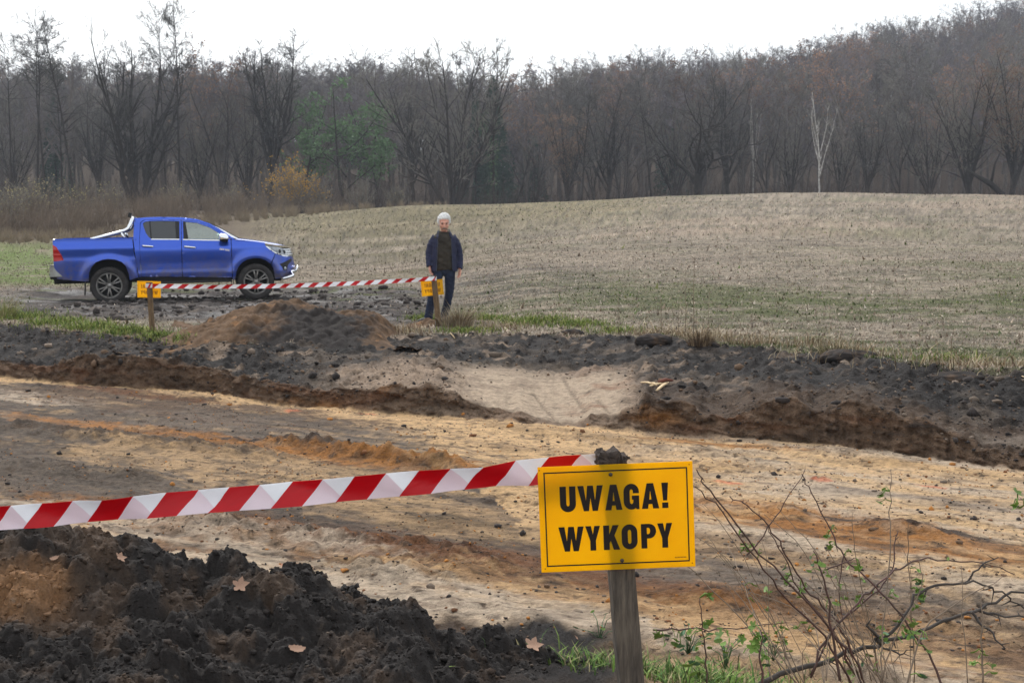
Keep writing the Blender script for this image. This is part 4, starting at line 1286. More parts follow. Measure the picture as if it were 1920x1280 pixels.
        # wheel housing
        for nm, arch, cx in (("wheel_housing", ARCH_R, 0.0), ("wheel_housing", ARCH_F, 3.08)):
            m = MB(); k = len(arch); V = [(x, s * (float(Wf(x, z)) - .018), z) for x, z in arch] + [(x, s * .50, z) for x, z in arch]
            m.add(V, [(i, i + 1, k + i + 1, k + i) for i in range(k - 1)], 0, True)
            m.add([(x, s * .50, z) for x, z in arch], [tuple(range(k))])
            m.build(nm, [UNDER], R)
        # side bar of the bed
        m = MB()
        m.tube([(-.34, s * .80, 1.375), (-.05, s * .79, 1.445), (.19, s * .78, 1.505), (.36, s * .765, 1.552), (.43, s * .75, 1.595), (.475, s * .73, 1.68), (.52, s * .69, 1.80), (.525, s * .62, 1.825)], .038, 12)
        m.tube([(.28, s * .775, 1.53), (.36, s * .80, 1.36)], .03, 10)
        m.build("sport_bar", [CHROME], R)
        # mud flaps, mirror
        m = MB(); m.box((-.50, s * .76, .40), (.012, .24, .42), rot=np.array(Matrix.Rotation(.06, 3, 'Y'))); m.build("mud_flap", [BLKP], R); m = MB(); m.box((2.60, s * .76, .36), (.012, .24, .26)); m.build("mud_flap", [BLKP], R)
        mm = MB(); bm = bmesh.new(); bmesh.ops.create_uvsphere(bm, u_segments=20, v_segments=12, radius=1)
        V = np.array([v.co[:] for v in bm.verts]); F = [[q.index for q in f.verts] for f in bm.faces]; bm.free()
        V = np.sign(V) * np.abs(V) ** .72
        Vm = V * np.array([.105, .12, .088]); Vm[:, 0] += -.03 * (Vm[:, 2] > 0) * Vm[:, 2] / .088
        Vm += np.array([2.42, s * 1.01, 1.37])
        top_ = [f for f in F if np.mean([V[i][2] for i in f]) > -.25]; bot_ = [f for f in F if np.mean([V[i][2] for i in f]) <= -.25]
        mm.add(Vm, top_, 0, True); mm.add(Vm, bot_, 1, True)
        mm.box((2.45, s * .90, 1.31), (.11, .16, .07), 1)
        mm.build("mirror", [CHROME, BLKP], fd)
    # top surfaces
    m = MB()
    def roof(u, v):
        x = .55 + u * (2.0 - .55); z = zsil(x); e = abs(v) ** 2.6
        w = float(Wf(x, min(z - .012, 1.82)))
        return (x, v * w * .985, z - e * .018 + .0)
    grid_patch(roof, 26, 19, m); m.build("roof", [PAINT], R)
    m = MB()
    def wsh(u, v):
        x = 2.0 + u * (2.66 - 2.0); z = zsil(x); w = float(Wf(x, z - .02)) * .97
        return (x + .13 * (1 - v * v) * (.3 + .7 * u), v * w, z - .012)
    grid_patch(wsh, 16, 15, m); m.build("windscreen", [GL_CLEAR], R)
    m = MB()
    def hood(u, v):
        yv = v * .86
        xe = Xfront(yv * .98, 1.08) - .03; xs = 2.66 + .13 * (1 - v * v) * .9
        x = xs + u * (xe - xs); w = min(.885, float(Wf(x, 1.2)) * .985)
        y = v * w
        return (x, y, zsil(min(x, 3.88)) + .012 * (1 - v * v) - .030 * abs(v) ** 5)
    grid_patch(hood, 26, 23, m); m.build("hood", [PAINT], R)
    m = MB()
    def fas(z0, z1, yw):
        def f(u, v):
            z = z0 + u * (z1 - z0); y = v * yw
            return (Xfront(y, z) - .004, y, z)
        return f
    grid_patch(fas(.455, .925, .72), 14, 21, m); m.build("front_bumper", [PAINT], R)
    m = MB(); grid_patch(fas(.92, 1.10, .80), 8, 21, m)
    gr = m.build("grille", [BLKP], R)
    for zc in (1.075, 1.02, .965):
        m = MB(); ys = np.linspace(-.72, .72, 25)
        m.tube([(Xfront(y, zc) + .008, y, zc) for y in ys], .014, 6); m.build("grille_bar", [CHROME], gr)
    m = MB(); ys = np.linspace(-.62, .62, 21)
    pts = [(3.66, -.86, .44), (3.78, -.80, .465), (3.90, -.72, .50)] + [(Xfront(y, .58) + .03, y, .585) for y in ys] + [(3.90, .72, .50), (3.78, .80, .465), (3.66, .86, .44)]
    m.tube(pts, .032, 10); m.tube([(3.97, -.60, .60), (4.02, -.5, .69), (4.02, .5, .69), (3.97, .60, .60)], .022, 8)
    m.build("bull_bar", [CHROME], R)
    # rear: tailgate, bumper, hitch, bed inside
    m = MB(); m.box((-1.085, 0, 1.09), (.05, 1.66, .56)); tg = m.build("tailgate", [PAINT], R); bevel(tg, .02, 2)
    m = MB(); m.box((-1.075, 0, 1.385), (.06, 1.74, .03)); o = m.build("tailgate_trim", [CHROME], R); bevel(o, .01, 2)
    m = MB(); m.box((-1.07, 0, .71), (.25, 1.78, .22), taper=.97); m.box((-1.13, 0, .835), (.13, 1.70, .02), 1)
    o = m.build("rear_bumper", [STEELB, BLKP], R); bevel(o, .03, 3)
    m = MB(); m.box((-1.06, 0, .56), (.20, 1.1, .07)); m.box((-1.2, 0, .55), (.14, .07, .06)); m.lathe([(.002, .09), (.025, .08), (.027, .06), (.014, .03), (.014, 0)], 'z', 12, (-1.27, 0, .56)); m.build("tow_hitch", [BLKP], R)
    m = MB(); m.box((-.29, 0, .95), (1.58, 1.5, .05)); m.box((.50, 0, 1.15), (.03, 1.72, .44)); m.box((-.1, .80, 1.15), (.4, .1, .4)); m.box((-.1, -.80, 1.15), (.4, .1, .4)); m.build("bed_liner", [BLKP], R)
    for s in (-1, 1):
        m = MB(); m.box((-.28, s * .90, 1.387), (1.56, .055, .022)); m.build("bed_rail", [PAINT], R)
    m = MB(); m.box((.575, 0, .97), (.03, 1.70, .80)); m.box((.575, 0, 1.80), (.04, 1.15, .05)); m.build("cab_back", [PAINT], R)
    m = MB(); m.box((.575, 0, 1.575), (.012, 1.36, .40)); m.build("rear_window", [GL_DARK], R)
    m = MB()
    m.tube([(.52, y, 1.825) for y in np.linspace(-.62, .62, 9)], .036, 12); m.build("hoop_bar", [CHROME], R)
    m = MB(); m.box((.47, -.60, 1.885), (.07, .09, .10), rot=np.array(Matrix.Rotation(.3, 3, 'Y'))); m.tube([(.5, -.60, 1.83), (.48, -.60, 1.86)], .015, 6); o = m.build("work_light", [BLKP], R); bevel(o, .02, 3)
    m = MB(); m.tube([(1.96, -.55, 1.77), (1.74, -.56, 1.95)], [.006, .003], 5); m.build("antenna", [BLKP], R)
    # underside
    m = MB()
    m.box((1.2, 0, .50), (4.7, 1.0, .13)); m.box((1.6, .78, .475), (1.92, .17, .13)); m.box((1.6, -.78, .475), (1.92, .17, .13)); m.box((1.6, 0, .56), (2.0, 1.6, .05)); m.box((3.3, 0, .46), (.7, 1.3, .14)); m.box((-.75, 0, .56), (.6, 1.3, .12))
    m.tube([(0, -.8, .40), (0, .8, .40)], .06, 10); m.tube([(3.08, -.8, .40), (3.08, .8, .40)], .05, 10); m.lathe([(.01, -.14), (.12, -.1), (.15, 0), (.12, .1), (.01, .14)], 'y', 14, (0, 0, .40))
    m.tube([(-.3, .45, .62), (.1, .45, .60)], .05, 8)
    m.build("chassis", [UNDER], R)
    for s in (-1, 1):
        m = MB(); m.box((1.6, s * .835, .425), (1.95, .10, .045)); o = m.build("side_step", [BLKP], R); bevel(o, .015, 2)
    # cabin
    for s in (-1, 1):
        m = MB(); m.box((1.72, s * .37, .92), (.52, .5, .16)); m.box((1.50, s * .37, 1.22), (.13, .48, .58), rot=np.array(Matrix.Rotation(-.22, 3, 'Y'))); m.box((1.42, s * .37, 1.58), (.09, .24, .16)); o = m.build("seat", [SEATM], R); bevel(o, .04, 3)
    m = MB(); m.box((.95, 0, .92), (.5, 1.3, .16)); m.box((.75, 0, 1.22), (.13, 1.3, .5), rot=np.array(Matrix.Rotation(-.2, 3, 'Y'))); o = m.build("seat", [SEATM], R); bevel(o, .04, 3)
    m = MB(); m.box((2.42, 0, 1.12), (.35, 1.5, .34)); m.build("dashboard", [SEATM], R)
    m = MB(); ang = np.linspace(0, 2 * math.pi, 21); m.tube([(2.17 + .06 * math.sin(a), .38 + .18 * math.cos(a), 1.20 + .17 * math.sin(a)) for a in ang], .014, 6, caps=False); m.tube([(2.17, .38, 1.20), (2.3, .38, 1.12)], .03, 6); m.build("steering_wheel", [BLKP], R)
    # wheels
    for cx in (0.0, 3.08):
        for s in (-1, 1):
            wz = .392
            t = MB(); t.lathe([(.262, -.10), (.285, -.118), (.335, -.130), (.368, -.120), (.384, -.098), (.388, -.05), (.390, 0), (.388, .05), (.384, .098), (.368, .12), (.335, .13), (.285, .118), (.262, .10)], 'y', 48, (0, 0, 0))
            nb = 44
            for i in range(nb):
                for q, yy in ((0, -.075), (.5, 0.0), (0, .075)):
                    a = (i + q) * 2 * math.pi / nb
                    t.box((.388 * math.cos(a), yy, .388 * math.sin(a)), (.030, .055, .014), rot=np.array(Matrix.Rotation(-a + math.pi / 2, 3, 'Y')))
            w = t.build("wheel", [RUBBER], R, loc=(cx, s * .80, wz))
            r = MB()
            r.lathe([(.268, .10), (.272, -.105), (.262, -.112), (.252, -.10), (.238, -.07), (.235, .10)], 'y', 40, (0, 0, 0))
            for i in range(6):
                for da in (-.17, .17):
                    a = math.radians(60 * i + 90) + da * .55; a2 = math.radians(60 * i + 90) + da
                    pa = np.array([.055 * math.cos(a), -.075, .055 * math.sin(a)]); pb = np.array([.252 * math.cos(a2), -.092, .252 * math.sin(a2)])
                    r.tube([pa, (pa + pb) / 2 + np.array([0, -.004, 0]), pb], [.024, .021, .023], 6, flat=.8)
            r.lathe([(.001, -.105), (.034, -.102), (.045, -.09), (.075, -.075), (.08, -.03)], 'y', 24, (0, 0, 0))
            rm = r.build("rim", [RIM], w)
            b = MB(); b.lathe([(.001, -.03), (.236, -.03)], 'y', 32, (0, 0, 0)); b.lathe([(.001, -.045), (.15, -.045), (.15, -.03)], 'y', 24, (0, 0, 0)); b.build("brake_disc", [UNDER], w)
            if s > 0:
                w.rotation_euler = (0, 0, math.pi)
    return root


PSI = math.radians(14); PITT = math.radians(0.9)
ORG = Vector((-8.8087, 28.194, -0.0716 - .0))
_gz0 = gz(-8.8087 + .22, 28.194 - .9)
PICKUP = build_pickup()

# ------------------------------------------------------------------ the man
SKIN = mat("skin", lin(214, 158, 138), rough=.55, var=.08, scale=30)
HAIR = mat("white_hair", lin(230, 228, 226), rough=.8, var=.3, scale=70, bump=1.0, bscale=120)
MOUST = mat("grey_moustache", lin(128, 116, 108), rough=.8, var=.3, scale=80)
EYE_SHADED = mat("shaded_eye", lin(40, 30, 28), rough=.4, var=.1)  # dark tone of the eye and of the shade under the brow
LIP = mat("lips", lin(160, 96, 90), rough=.5, var=.1)
NAVY = mat("navy_jacket", lin(34, 38, 66), rough=.75, var=.25, scale=7, bump=.25, bscale=18)
JSEAM = mat("jacket_edge", lin(62, 68, 84), rough=.7, var=.1)
SWEAT = mat("olive_sweater", lin(54, 49, 42), rough=.95, var=.35, scale=9, bump=.3, bscale=120)
DENIM = mat("dark_denim", lin(38, 50, 76), rough=.9, var=.35, scale=6, col2=lin(24, 30, 50), bump=.3, bscale=60)
SHOE = mat("dark_shoe", lin(30, 30, 36), rough=.6, var=.2)


def ell(mb, c, r, n=18, rot=None):
    u = np.linspace(0, math.pi, n // 2 + 1)[1:-1]; a = np.arange(n) * 2 * math.pi / n
    V = [[0, 0, 1.0]] + [[math.sin(q) * math.cos(b), math.sin(q) * math.sin(b), math.cos(q)] for q in u for b in a] + [[0, 0, -1.0]]
    V = np.array(V) * np.array(r)
    if rot is not None: V = V @ np.array(rot).T
    F = []; m = len(u)
    for j in range(n):
        F.append((0, 1 + j, 1 + (j + 1) % n)); F.append((len(V) - 1, 1 + (m - 1) * n + (j + 1) % n, 1 + (m - 1) * n + j))
        for i in range(m - 1):
            F.append((1 + i * n + j, 1 + (i + 1) * n + j, 1 + (i + 1) * n + (j + 1) % n, 1 + i * n + (j + 1) % n))
    mb.add(V + np.array(c), F, 0, True)


def fused(mb, name, mats, parent, vox, sm=4, disp=None, keep=1.0):
    """grow one continuous skin over overlapping shapes"""
    o = mb.build("tmp_shape", mats)
    r = o.modifiers.new("r", 'REMESH'); r.mode = 'VOXEL'; r.voxel_size = vox; r.use_smooth_shade = True
    if sm:
        s = o.modifiers.new("s", 'SMOOTH'); s.iterations = sm; s.factor = .5
    if keep < 1:
        dc = o.modifiers.new('d', 'DECIMATE'); dc.ratio = keep
    dg = bpy.context.evaluated_depsgraph_get()
    me = bpy.data.meshes.new_from_object(o.evaluated_get(dg))
    old = o.data; bpy.data.objects.remove(o); bpy.data.meshes.remove(old)
    me.name = name
    if not me.materials:
        for m in mats: me.materials.append(m)
    if disp:
        k = len(me.vertices); co = np.zeros(k * 3, np.float32); me.vertices.foreach_get("co", co); co = co.reshape(-1, 3)
        no = np.zeros(k * 3, np.float32); me.vertices.foreach_get("normal", no); no = no.reshape(-1, 3)
        co += no * disp(co)[:, None]; me.vertices.foreach_set("co", co.ravel())
    me.polygons.foreach_set("use_smooth", np.ones(len(me.polygons), bool))
    me.update()
    return link(bpy.data.objects.new(name, me), parent)


def folds(amp, sx, sz, seed):
    return lambda co: amp * (perlin(co[:, 0] * sx + co[:, 2] * 9 + co[:, 1] * 6, co[:, 2] * sz + co[:, 0] * 5, seed) + .6 * perlin(co[:, 0] * sx * 2 - co[:, 2] * 14, co[:, 2] * sz * 2 + co[:, 1] * 12, seed + 3)).astype(np.float32)


def limb(mb, pts, rad, n=14):
    pts = np.array(pts, float); k = len(pts)
    tt = np.linspace(0, k - 1, (k - 1) * 5 + 1)
    q = np.stack([np.interp(tt, range(k), pts[:, i]) for i in range(3)], 1); r = np.interp(tt, range(k), rad)
    for _ in range(2):
        q[1:-1] = .25 * q[:-2] + .5 * q[1:-1] + .25 * q[2:]
    mb.tube(q, r, n)


def hand(mb, wrist, tip_dir, palm_n, thumb_side, curl):
    """palm, four unequal curled fingers and a thumb leaving the side of the palm"""
    w = np.array(wrist); d = np.array(tip_dir, float); d /= np.linalg.norm(d)
    n = np.array(palm_n, float); n -= d * n.dot(d); n /= np.linalg.norm(n); s = np.cross(d, n) * thumb_side
    pc = w + d * .055
    R = np.stack([s, n, d], 1)
    ell(mb, pc, (.041, .017, .056), 16, R)
    for i, (L, o) in enumerate(((.072, .030), (.080, .010), (.074, -.010), (.058, -.029))):
        b = w + d * (.093 - .004 * abs(i - 1)) + s * o
        p = [b - d * .03, b]; a = 0
        for j, f in enumerate((.45, .32, .25)):
            a += curl * (.5 + .35 * j + .1 * i)
            p.append(p[-1] + L * f * (d * math.cos(a) + n * math.sin(a)) + s * .0015 * (1.5 - i))
        mb.tube(p, [.0098, .0096, .0088, .0078, .0062], 8)
    b = w + d * .03 + s * .036
    p = [b - s * .02, b, b + (s * .55 + d * .8 + n * .35) * .034, b + (s * .55 + d * 1.1 + n * .55) * .034 + d * .022 + n * .012]
    mb.tube(p, [.013, .0125, .0105, .0075], 8)


def build_man():
    b = G(812, 607, 0)
    Yp = 20.85; X0 = -1.105
    z0 = gz(X0, Yp)
    root = empty("person", (X0, Yp, z0), (0, 0, math.radians(7))); tag(root, "white-haired man in open navy jacket and dark jeans standing behind the leaning post", "person")
    R = root
    m = MB()
    # torso, limbs, head of the body itself
    limb(m, [(0, .0, .88), (0, .0, 1.02), (0, -.01, 1.20), (0, .0, 1.36), (0, .0, 1.44)], [.125, .115, .115, .115, .07])
    ell(m, (0, .0, .93), (.165, .115, .12)); ell(m, (0, 0, 1.33), (.17, .10, .11))
    limb(m, [(0, .0, 1.42), (0, -.012, 1.50), (0, -.025, 1.58)], [.062, .056, .056])
    armR = [(-.160, 0, 1.365), (-.232, .02, 1.14), (-.238, -.05, .93)]; armL = [(.160, 0, 1.365), (.258, .05, 1.12), (.255, -.04, .885)]
    legR = [(-.09, 0, .88), (-.19, -.06, .50), (-.265, -.02, .09)]; legL = [(.09, 0, .88), (.088, .03, .50), (.01, .20, .09)]
    for a in (armR, armL): limb(m, a, [.046, .040, .029])
    for l in (legR, legL): limb(m, l, [.078, .050, .038])
    ell(m, (-.315, -.06, .05), (.13, .05, .045), rot=np.array(Matrix.Rotation(math.radians(35), 3, 'Z'))); ell(m, (.01, .13, .05), (.05, .13, .045))
    hand(m, armR[2], (.12, -.25, -1), (.55, -.3, -.1), 1, .42)
    hand(m, armL[2], (-.08, -.2, -1), (-.6, -.3, -.1), -1, .38)
    # head: skull, face, jaw, nose, ears, brow; bowed a little
    HS = 1.12; hc = np.array([0, -.032, 1.632]); TL = np.array(Matrix.Rotation(math.radians(15), 3, 'X'))
    def H(p): return hc + TL @ (np.array(p) * HS)
    ell(m, H((0, .018, .035)), (.078 * HS, .098 * HS, .085 * HS), 24, TL)
    ell(m, H((0, -.022, -.025)), (.066 * HS, .074 * HS, .092 * HS), 24, TL)
    ell(m, H((0, -.048, -.085)), (.043 * HS, .038 * HS, .032 * HS), 16, TL)
    m.tube([H((0, -.088, .018)), H((0, -.104, -.012)), H((0, -.112, -.034)), H((0, -.095, -.044))], [.010, .012, .016, .009], 8)
    m.tube([H((-.050, -.072, .026)), H((-.02, -.090, .022)), H((.02, -.090, .022)), H((.050, -.072, .026))], [.009, .011, .011, .009], 8)
    for s in (-1, 1):
        ell(m, H((s * .077, .008, -.012)), (.012 * HS, .019 * HS, .033 * HS), 12, TL)
        ell(m, H((s * .042, -.068, -.028)), (.022 * HS, .020 * HS, .020 * HS), 12, TL)
    body = fused(m, "body", [SKIN], R, .0062, 3, None, .3)
    # face parts
    for s in (-1, 1):
        e = MB(); ell(e, H((s * .031, -.083, .003)), (.017, .009, .0095), 12, TL); e.build("eye_with_shade", [EYE_SHADED], R)  # oversized dark eyes, brow shadow put into their size and colour
        e = MB(); e.tube([H((s * .012, -.094, .024)), H((s * .030, -.093, .029)), H((s * .050, -.078, .024))], [.0045, .0055, .003], 6); e.build("eyebrow", [MOUST], R)
    e = MB(); e.tube([H((-.040, -.082, -.082)), H((-.022, -.098, -.062)), H((0, -.105, -.056)), H((.022, -.098, -.062)), H((.040, -.082, -.082))], [.005, .0105, .011, .0105, .005], 8); e.build("moustache", [MOUST], R)
    # hair: thick white cap, sunk under the face
    bm = bmesh.new(); bmesh.ops.create_uvsphere(bm, u_segments=56, v_segments=40, radius=1.0)
    rng = np.random.default_rng(2)
    for v in bm.verts:
        p = np.array(v.co); q = p * np.array([.093, .113, .098]); q += np.array([0, .020, .042])
        hairline = .074 - .03 * abs(p[0]) ** 2 + .012 * float(perlin(p[0] * 5, 0.3, 617)) if p[1] < -.1 else -.085
        side = p[1] < .30 and abs(p[0]) > .5
        zl = q[2]
        keep = smooth(hairline - .02, hairline + .02, zl) if not side or p[1] < -.45 else smooth(-.06, -.035, zl)
        nn = 1 + .10 * float(perlin(p[0] * 5 + 3 * p[2], p[1] * 6 - 2 * p[2], 611)) + .06 * float(perlin(p[0] * 15, p[2] * 15 + p[1] * 9, 613))
        if p[1] < -.2: nn *= 1 - .07 * smooth(-.2, -.7, p[1])
        if abs(p[0]) > .45 and p[1] > -.6: q[0] *= 1.0 + .16 * float(smooth(.05, -.03, q[2]))
        if p[2] > .4: q[2] += .008 * p[0]
        q = np.array([0, .018, .03]) + (q - np.array([0, .018, .03])) * ((.76 + .24 * float(keep)) * nn)
        v.co = Vector((hc + TL @ (q * HS)).tolist())
    me = bpy.data.meshes.new("hair"); bm.to_mesh(me); bm.free(); me.materials.append(HAIR); me.polygons.foreach_set("use_smooth", np.ones(len(me.polygons), bool))
    link(bpy.data.objects.new("hair", me), R)
    # trousers
    m = MB()
    ell(m, (0, .005, .90), (.172, .125, .13)); limb(m, [(0, 0, .92), (0, 0, 1.0)], [.14, .135])
    limb(m, [(-.09, .0, .88), (-.142, -.03, .68), (-.19, -.06, .50), (-.232, -.035, .28), (-.265, -.02, .075)], [.100, .086, .070, .066, .072])
    limb(m, [(.09, .0, .88), (.094, .01, .68), (.088, .03, .50), (.05, .115, .28), (.01, .20, .075)], [.100, .086, .070, .066, .072])
    fused(m, "trousers", [DENIM], R, .011, 3, folds(.006, 14, 22, 621))
    # shoes
    m = MB(); ell(m, (-.315, -.062, .045), (.148, .052, .052), 20, np.array(Matrix.Rotation(math.radians(35), 3, 'Z'))); ell(m, (-.27, -.03, .07), (.07, .055, .06)); fused(m, "shoe", [SHOE], R, .009, 2)
    m = MB(); ell(m, (.01, .13, .045), (.053, .145, .05)); ell(m, (.01, .19, .07), (.055, .07, .06)); fused(m, "shoe", [SHOE], R, .009, 2)
    # sweater
    m = MB(); zs = [.865, .92, 1.05, 1.18, 1.30, 1.40, 1.45, 1.485]; rx = [.172, .18, .18, .188, .198, .185, .13, .080]; ry = [.135, .142, .150, .155, .150, .135, .105, .080]
    k = 28; a = np.arange(k) * 2 * math.pi / k
    V = np.concatenate([np.stack([x * np.cos(a), y * np.sin(a) - (.012 if z < 1.2 else 0), np.full(k, z)], 1) for x, y, z in zip(rx, ry, zs)])
    m.add(V, [(i * k + j, i * k + (j + 1) % k, (i + 1) * k + (j + 1) % k, (i + 1) * k + j) for i in range(len(zs) - 1) for j in range(k)] + [tuple(range(k))[::-1], tuple((len(zs) - 1) * k + j for j in range(k))], 0, True)
    m.tube([(.070 * math.cos(q), .066 * math.sin(q) - .012, 1.492 - .012 * -math.sin(q)) for q in np.linspace(0, 2 * math.pi, 17)], .014, 8, caps=False)
    fused(m, "sweater", [SWEAT], R, .012, 3, folds(.010, 7, 11, 631))
    # jacket: open shell with thickness, plus sleeves
    m = MB(); zs = np.array([.845, .90, 1.0, 1.1, 1.2, 1.3, 1.37, 1.425, 1.46, 1.475]); rx = [.222, .220, .210, .206, .208, .212, .206, .172, .118, .098]; ry = [.178, .178, .176, .172, .165, .155, .140, .115, .098, .09]
    gap = [.53, .51, .52, .50, .47, .44, .44, .50, .70, .85]       # half opening angle at the front
    k = 44
    def shell(dr):
        V = []
        for z, x, y, g in zip(zs, rx, ry, gap):
            aa = np.linspace(-math.pi / 2 + g * 1.25, 1.5 * math.pi - g * 1.25, k)
            V.append(np.stack([(x - dr) * np.cos(aa), (y - dr) * np.sin(aa), np.full(k, z) - .02 * (np.abs(np.cos(aa)) ** 2) * (z > 1.4)], 1))
        return np.concatenate(V)
    def quadF(r0): return [(r0 + i * k + j, r0 + i * k + j + 1, r0 + (i + 1) * k + j + 1, r0 + (i + 1) * k + j) for i in range(len(zs) - 1) for j in range(k - 1)]
    n0 = len(zs) * k
    V = np.concatenate([shell(0), shell(.022)])
    F = quadF(0) + [f[::-1] for f in quadF(n0)]
    rim = [(j, j + 1) for j in range(k - 1)] + [(i * k + k - 1, (i + 1) * k + k - 1) for i in range(len(zs) - 1)] + [((len(zs) - 1) * k + j + 1, (len(zs) - 1) * k + j) for j in range(k - 1)] + [((i + 1) * k, i * k) for i in range(len(zs) - 1)]
    F += [(a_, b_, b_ + n0, a_ + n0) for a_, b_ in rim]
    m.add(V, F, 0, True)
    limb(m, [(-.120, .0, 1.395), (-.205, .01, 1.28), (-.243, .02, 1.13), (-.245, -.02, 1.02), (-.24, -.05, .925)], [.076, .069, .060, .056, .052])
    limb(m, [(.120, .0, 1.395), (.212, .015, 1.28), (.258, .03, 1.11), (.258, .005, 1.0), (.249, -.03, .885)], [.076, .069, .060, .056, .052])
    # collar wings
    for s in (-1, 1):
        cw = [(s * .060, .075, 1.535), (s * .092, .02, 1.53), (s * .095, -.05, 1.505), (s * .088, -.105, 1.44), (s * .100, -.125, 1.40)]
        lo = [(s * .085, .09, 1.45), (s * .125, .02, 1.44), (s * .135, -.06, 1.43), (s * .128, -.105, 1.405), (s * .115, -.130, 1.375)]
        VV = np.array(cw + lo + [tuple(np.array(p) + np.array((-s * .014, .016, 0))) for p in cw + lo]); kk = len(cw)
        FF = [(i, i + 1, kk + i + 1, kk + i) for i in range(kk - 1)] + [(2 * kk + i + 1, 2 * kk + i, 3 * kk + i, 3 * kk + i + 1) for i in range(kk - 1)] + [(i + 1, i, 2 * kk + i, 2 * kk + i + 1) for i in range(kk - 1)] + \
             [(kk + i, kk + i + 1, 3 * kk + i + 1, 3 * kk + i) for i in range(kk - 1)] + [(0, kk, 3 * kk, 2 * kk), (kk - 1, 3 * kk - 1, 4 * kk - 1, 2 * kk - 1)]
        m.add(VV, FF, 0, True)
    jk = fused(m, "jacket", [NAVY], R, .0075, 2, folds(.007, 9, 20, 641), .45)
    for s in (-1, 1):
        e = MB(); pts = []
        for z, x, y, g in zip(zs[:9], rx, ry, gap):
            aa = -math.pi / 2 + g * 1.25; pts.append((s * (x + .002) * abs(math.cos(aa)), (y + .002) * math.sin(aa) - .003, z))
        pts += [(s * .100, -.136, 1.40), (s * .092, -.115, 1.45), (s * .098, -.055, 1.51)]
        pts = sorted(pts[:8], key=lambda p: p[2]) + pts[-3:]
        e.tube(pts, .0045, 6); e.build("zip_edge", [JSEAM], jk)
    return root


MAN = build_man()

# ------------------------------------------------------------------ field litter and grass
STRAW = soil_mat("straw_litter", nscale=30, amp=.25, bump=.0)


def blades(name, X, Y, Z, L, Wd, tilt, col, label, droop=.0, m=None):
    """thin bent blades, two faces each, standing or lying on the ground"""
    n = len(X)
    az = RNG.uniform(0, 2 * math.pi, n); ti = tilt
    d = np.stack([np.sin(ti) * np.cos(az), np.sin(ti) * np.sin(az), np.cos(ti)], 1)
    s = np.stack([-np.sin(az + RNG.normal(0, .6, n)), np.cos(az), np.zeros(n)], 1); s /= np.linalg.norm(s, axis=1)[:, None]
    b = np.stack([X, Y, Z], 1)
    mid = b + d * (L * .55)[:, None]; tip = b + d * L[:, None] + np.stack([np.cos(az) * droop * L, np.sin(az) * droop * L, -droop * .5 * L], 1)
    w = (Wd * .5)[:, None] * s
    V = np.stack([b - w, b + w, mid + w * .9, mid - w * .9, tip], 1).reshape(-1, 3)
    i = (np.arange(n) * 5)[:, None]
    o = np_obj(name, V, [i + np.array([[0, 1, 2, 3]]), i + np.array([[3, 2, 4]])], [m or STRAW], smooth_=False, soil=np.repeat(col, 5, 0))
    return tag(o, label, None, None, "stuff")


def field_litter():
    n = 240000
    t = RNG.uniform(-.45, .45, n)
    YA = curves(t)[3]
    Y = np.exp(np.log(YA - .1) + (np.log(99) - np.log(YA)) * RNG.random(n) ** 1.35); X = t * Rf(Y)
    Zm = detail(t, Y, X)
    z = base_z(t, Y) + Zm[0]; mud = Zm[1]['mud']
    ok = (RNG.random(n) > mud * .92) & ~((np.abs((X + 7.5) + .25 * (Y - 28)) < 2.9) & (np.abs(Y - 28.2) < 1.6))
    ok &= (Y < 58) | (t > -.2)
    X, Y, z, t, mud = X[ok], Y[ok], z[ok], t[ok], mud[ok]; n = len(X)
    g1 = fbm(X * 0.10, Y * 0.22, 241, 4); g2 = fbm(X * .8, Y * 1.6, 243, 4)
    green = RNG.random(n) < np.clip(.10 + .6 * smooth(-.15, .3, g1 + .45 * g2) * (1 - smooth(22, 40, Y)) + .25 * smooth(45, 80, Y) * (1 - smooth(.06, .16, t)), 0, .8)
    dark = RNG.random(n) < .10
    col = np.array([lin(190, 171, 152), lin(164, 145, 128), lin(138, 120, 104), lin(200, 186, 170)])[RNG.integers(0, 4, n)]
    col[dark] = np.array(lin(110, 98, 84))
    gc = np.array([lin(86, 104, 50), lin(104, 116, 62), lin(70, 84, 44), lin(120, 122, 74)])[RNG.integers(0, 4, n)]
    col[green] = gc[green]
    lf = smooth(30, 40, Y) * (1 - smooth(-.06, .06, t)) * .35
    col = col * (1 - lf)[:, None] * RNG.uniform(.62, 1.06, (n, 1))
    size = np.clip(Y / 20, .8, 5)
    L = np.exp(RNG.normal(0, .4, n)) * .030 * size ** .5
    az = RNG.uniform(0, 6.28, n); ti = RNG.uniform(.15, 1.5, n); d = np.stack([np.sin(ti) * np.cos(az), np.sin(ti) * np.sin(az), np.cos(ti)], 1); sd = np.stack([-np.sin(az), np.cos(az), 0 * az], 1) * (L * RNG.uniform(.10, .34, n))[:, None]
    b0 = np.stack([X, Y, z - .004], 1); V = np.stack([b0 - sd, b0 + sd, b0 + d * L[:, None]], 1).reshape(-1, 3)
    o = np_obj("straw_litter", V, [np.arange(3 * n).reshape(-1, 3)], [STRAW], soil=np.repeat(col, 3, 0)); tag(o, None, None, None, "stuff"); o["label"] = ("short straw stubble and small weeds covering the field")


field_litter()


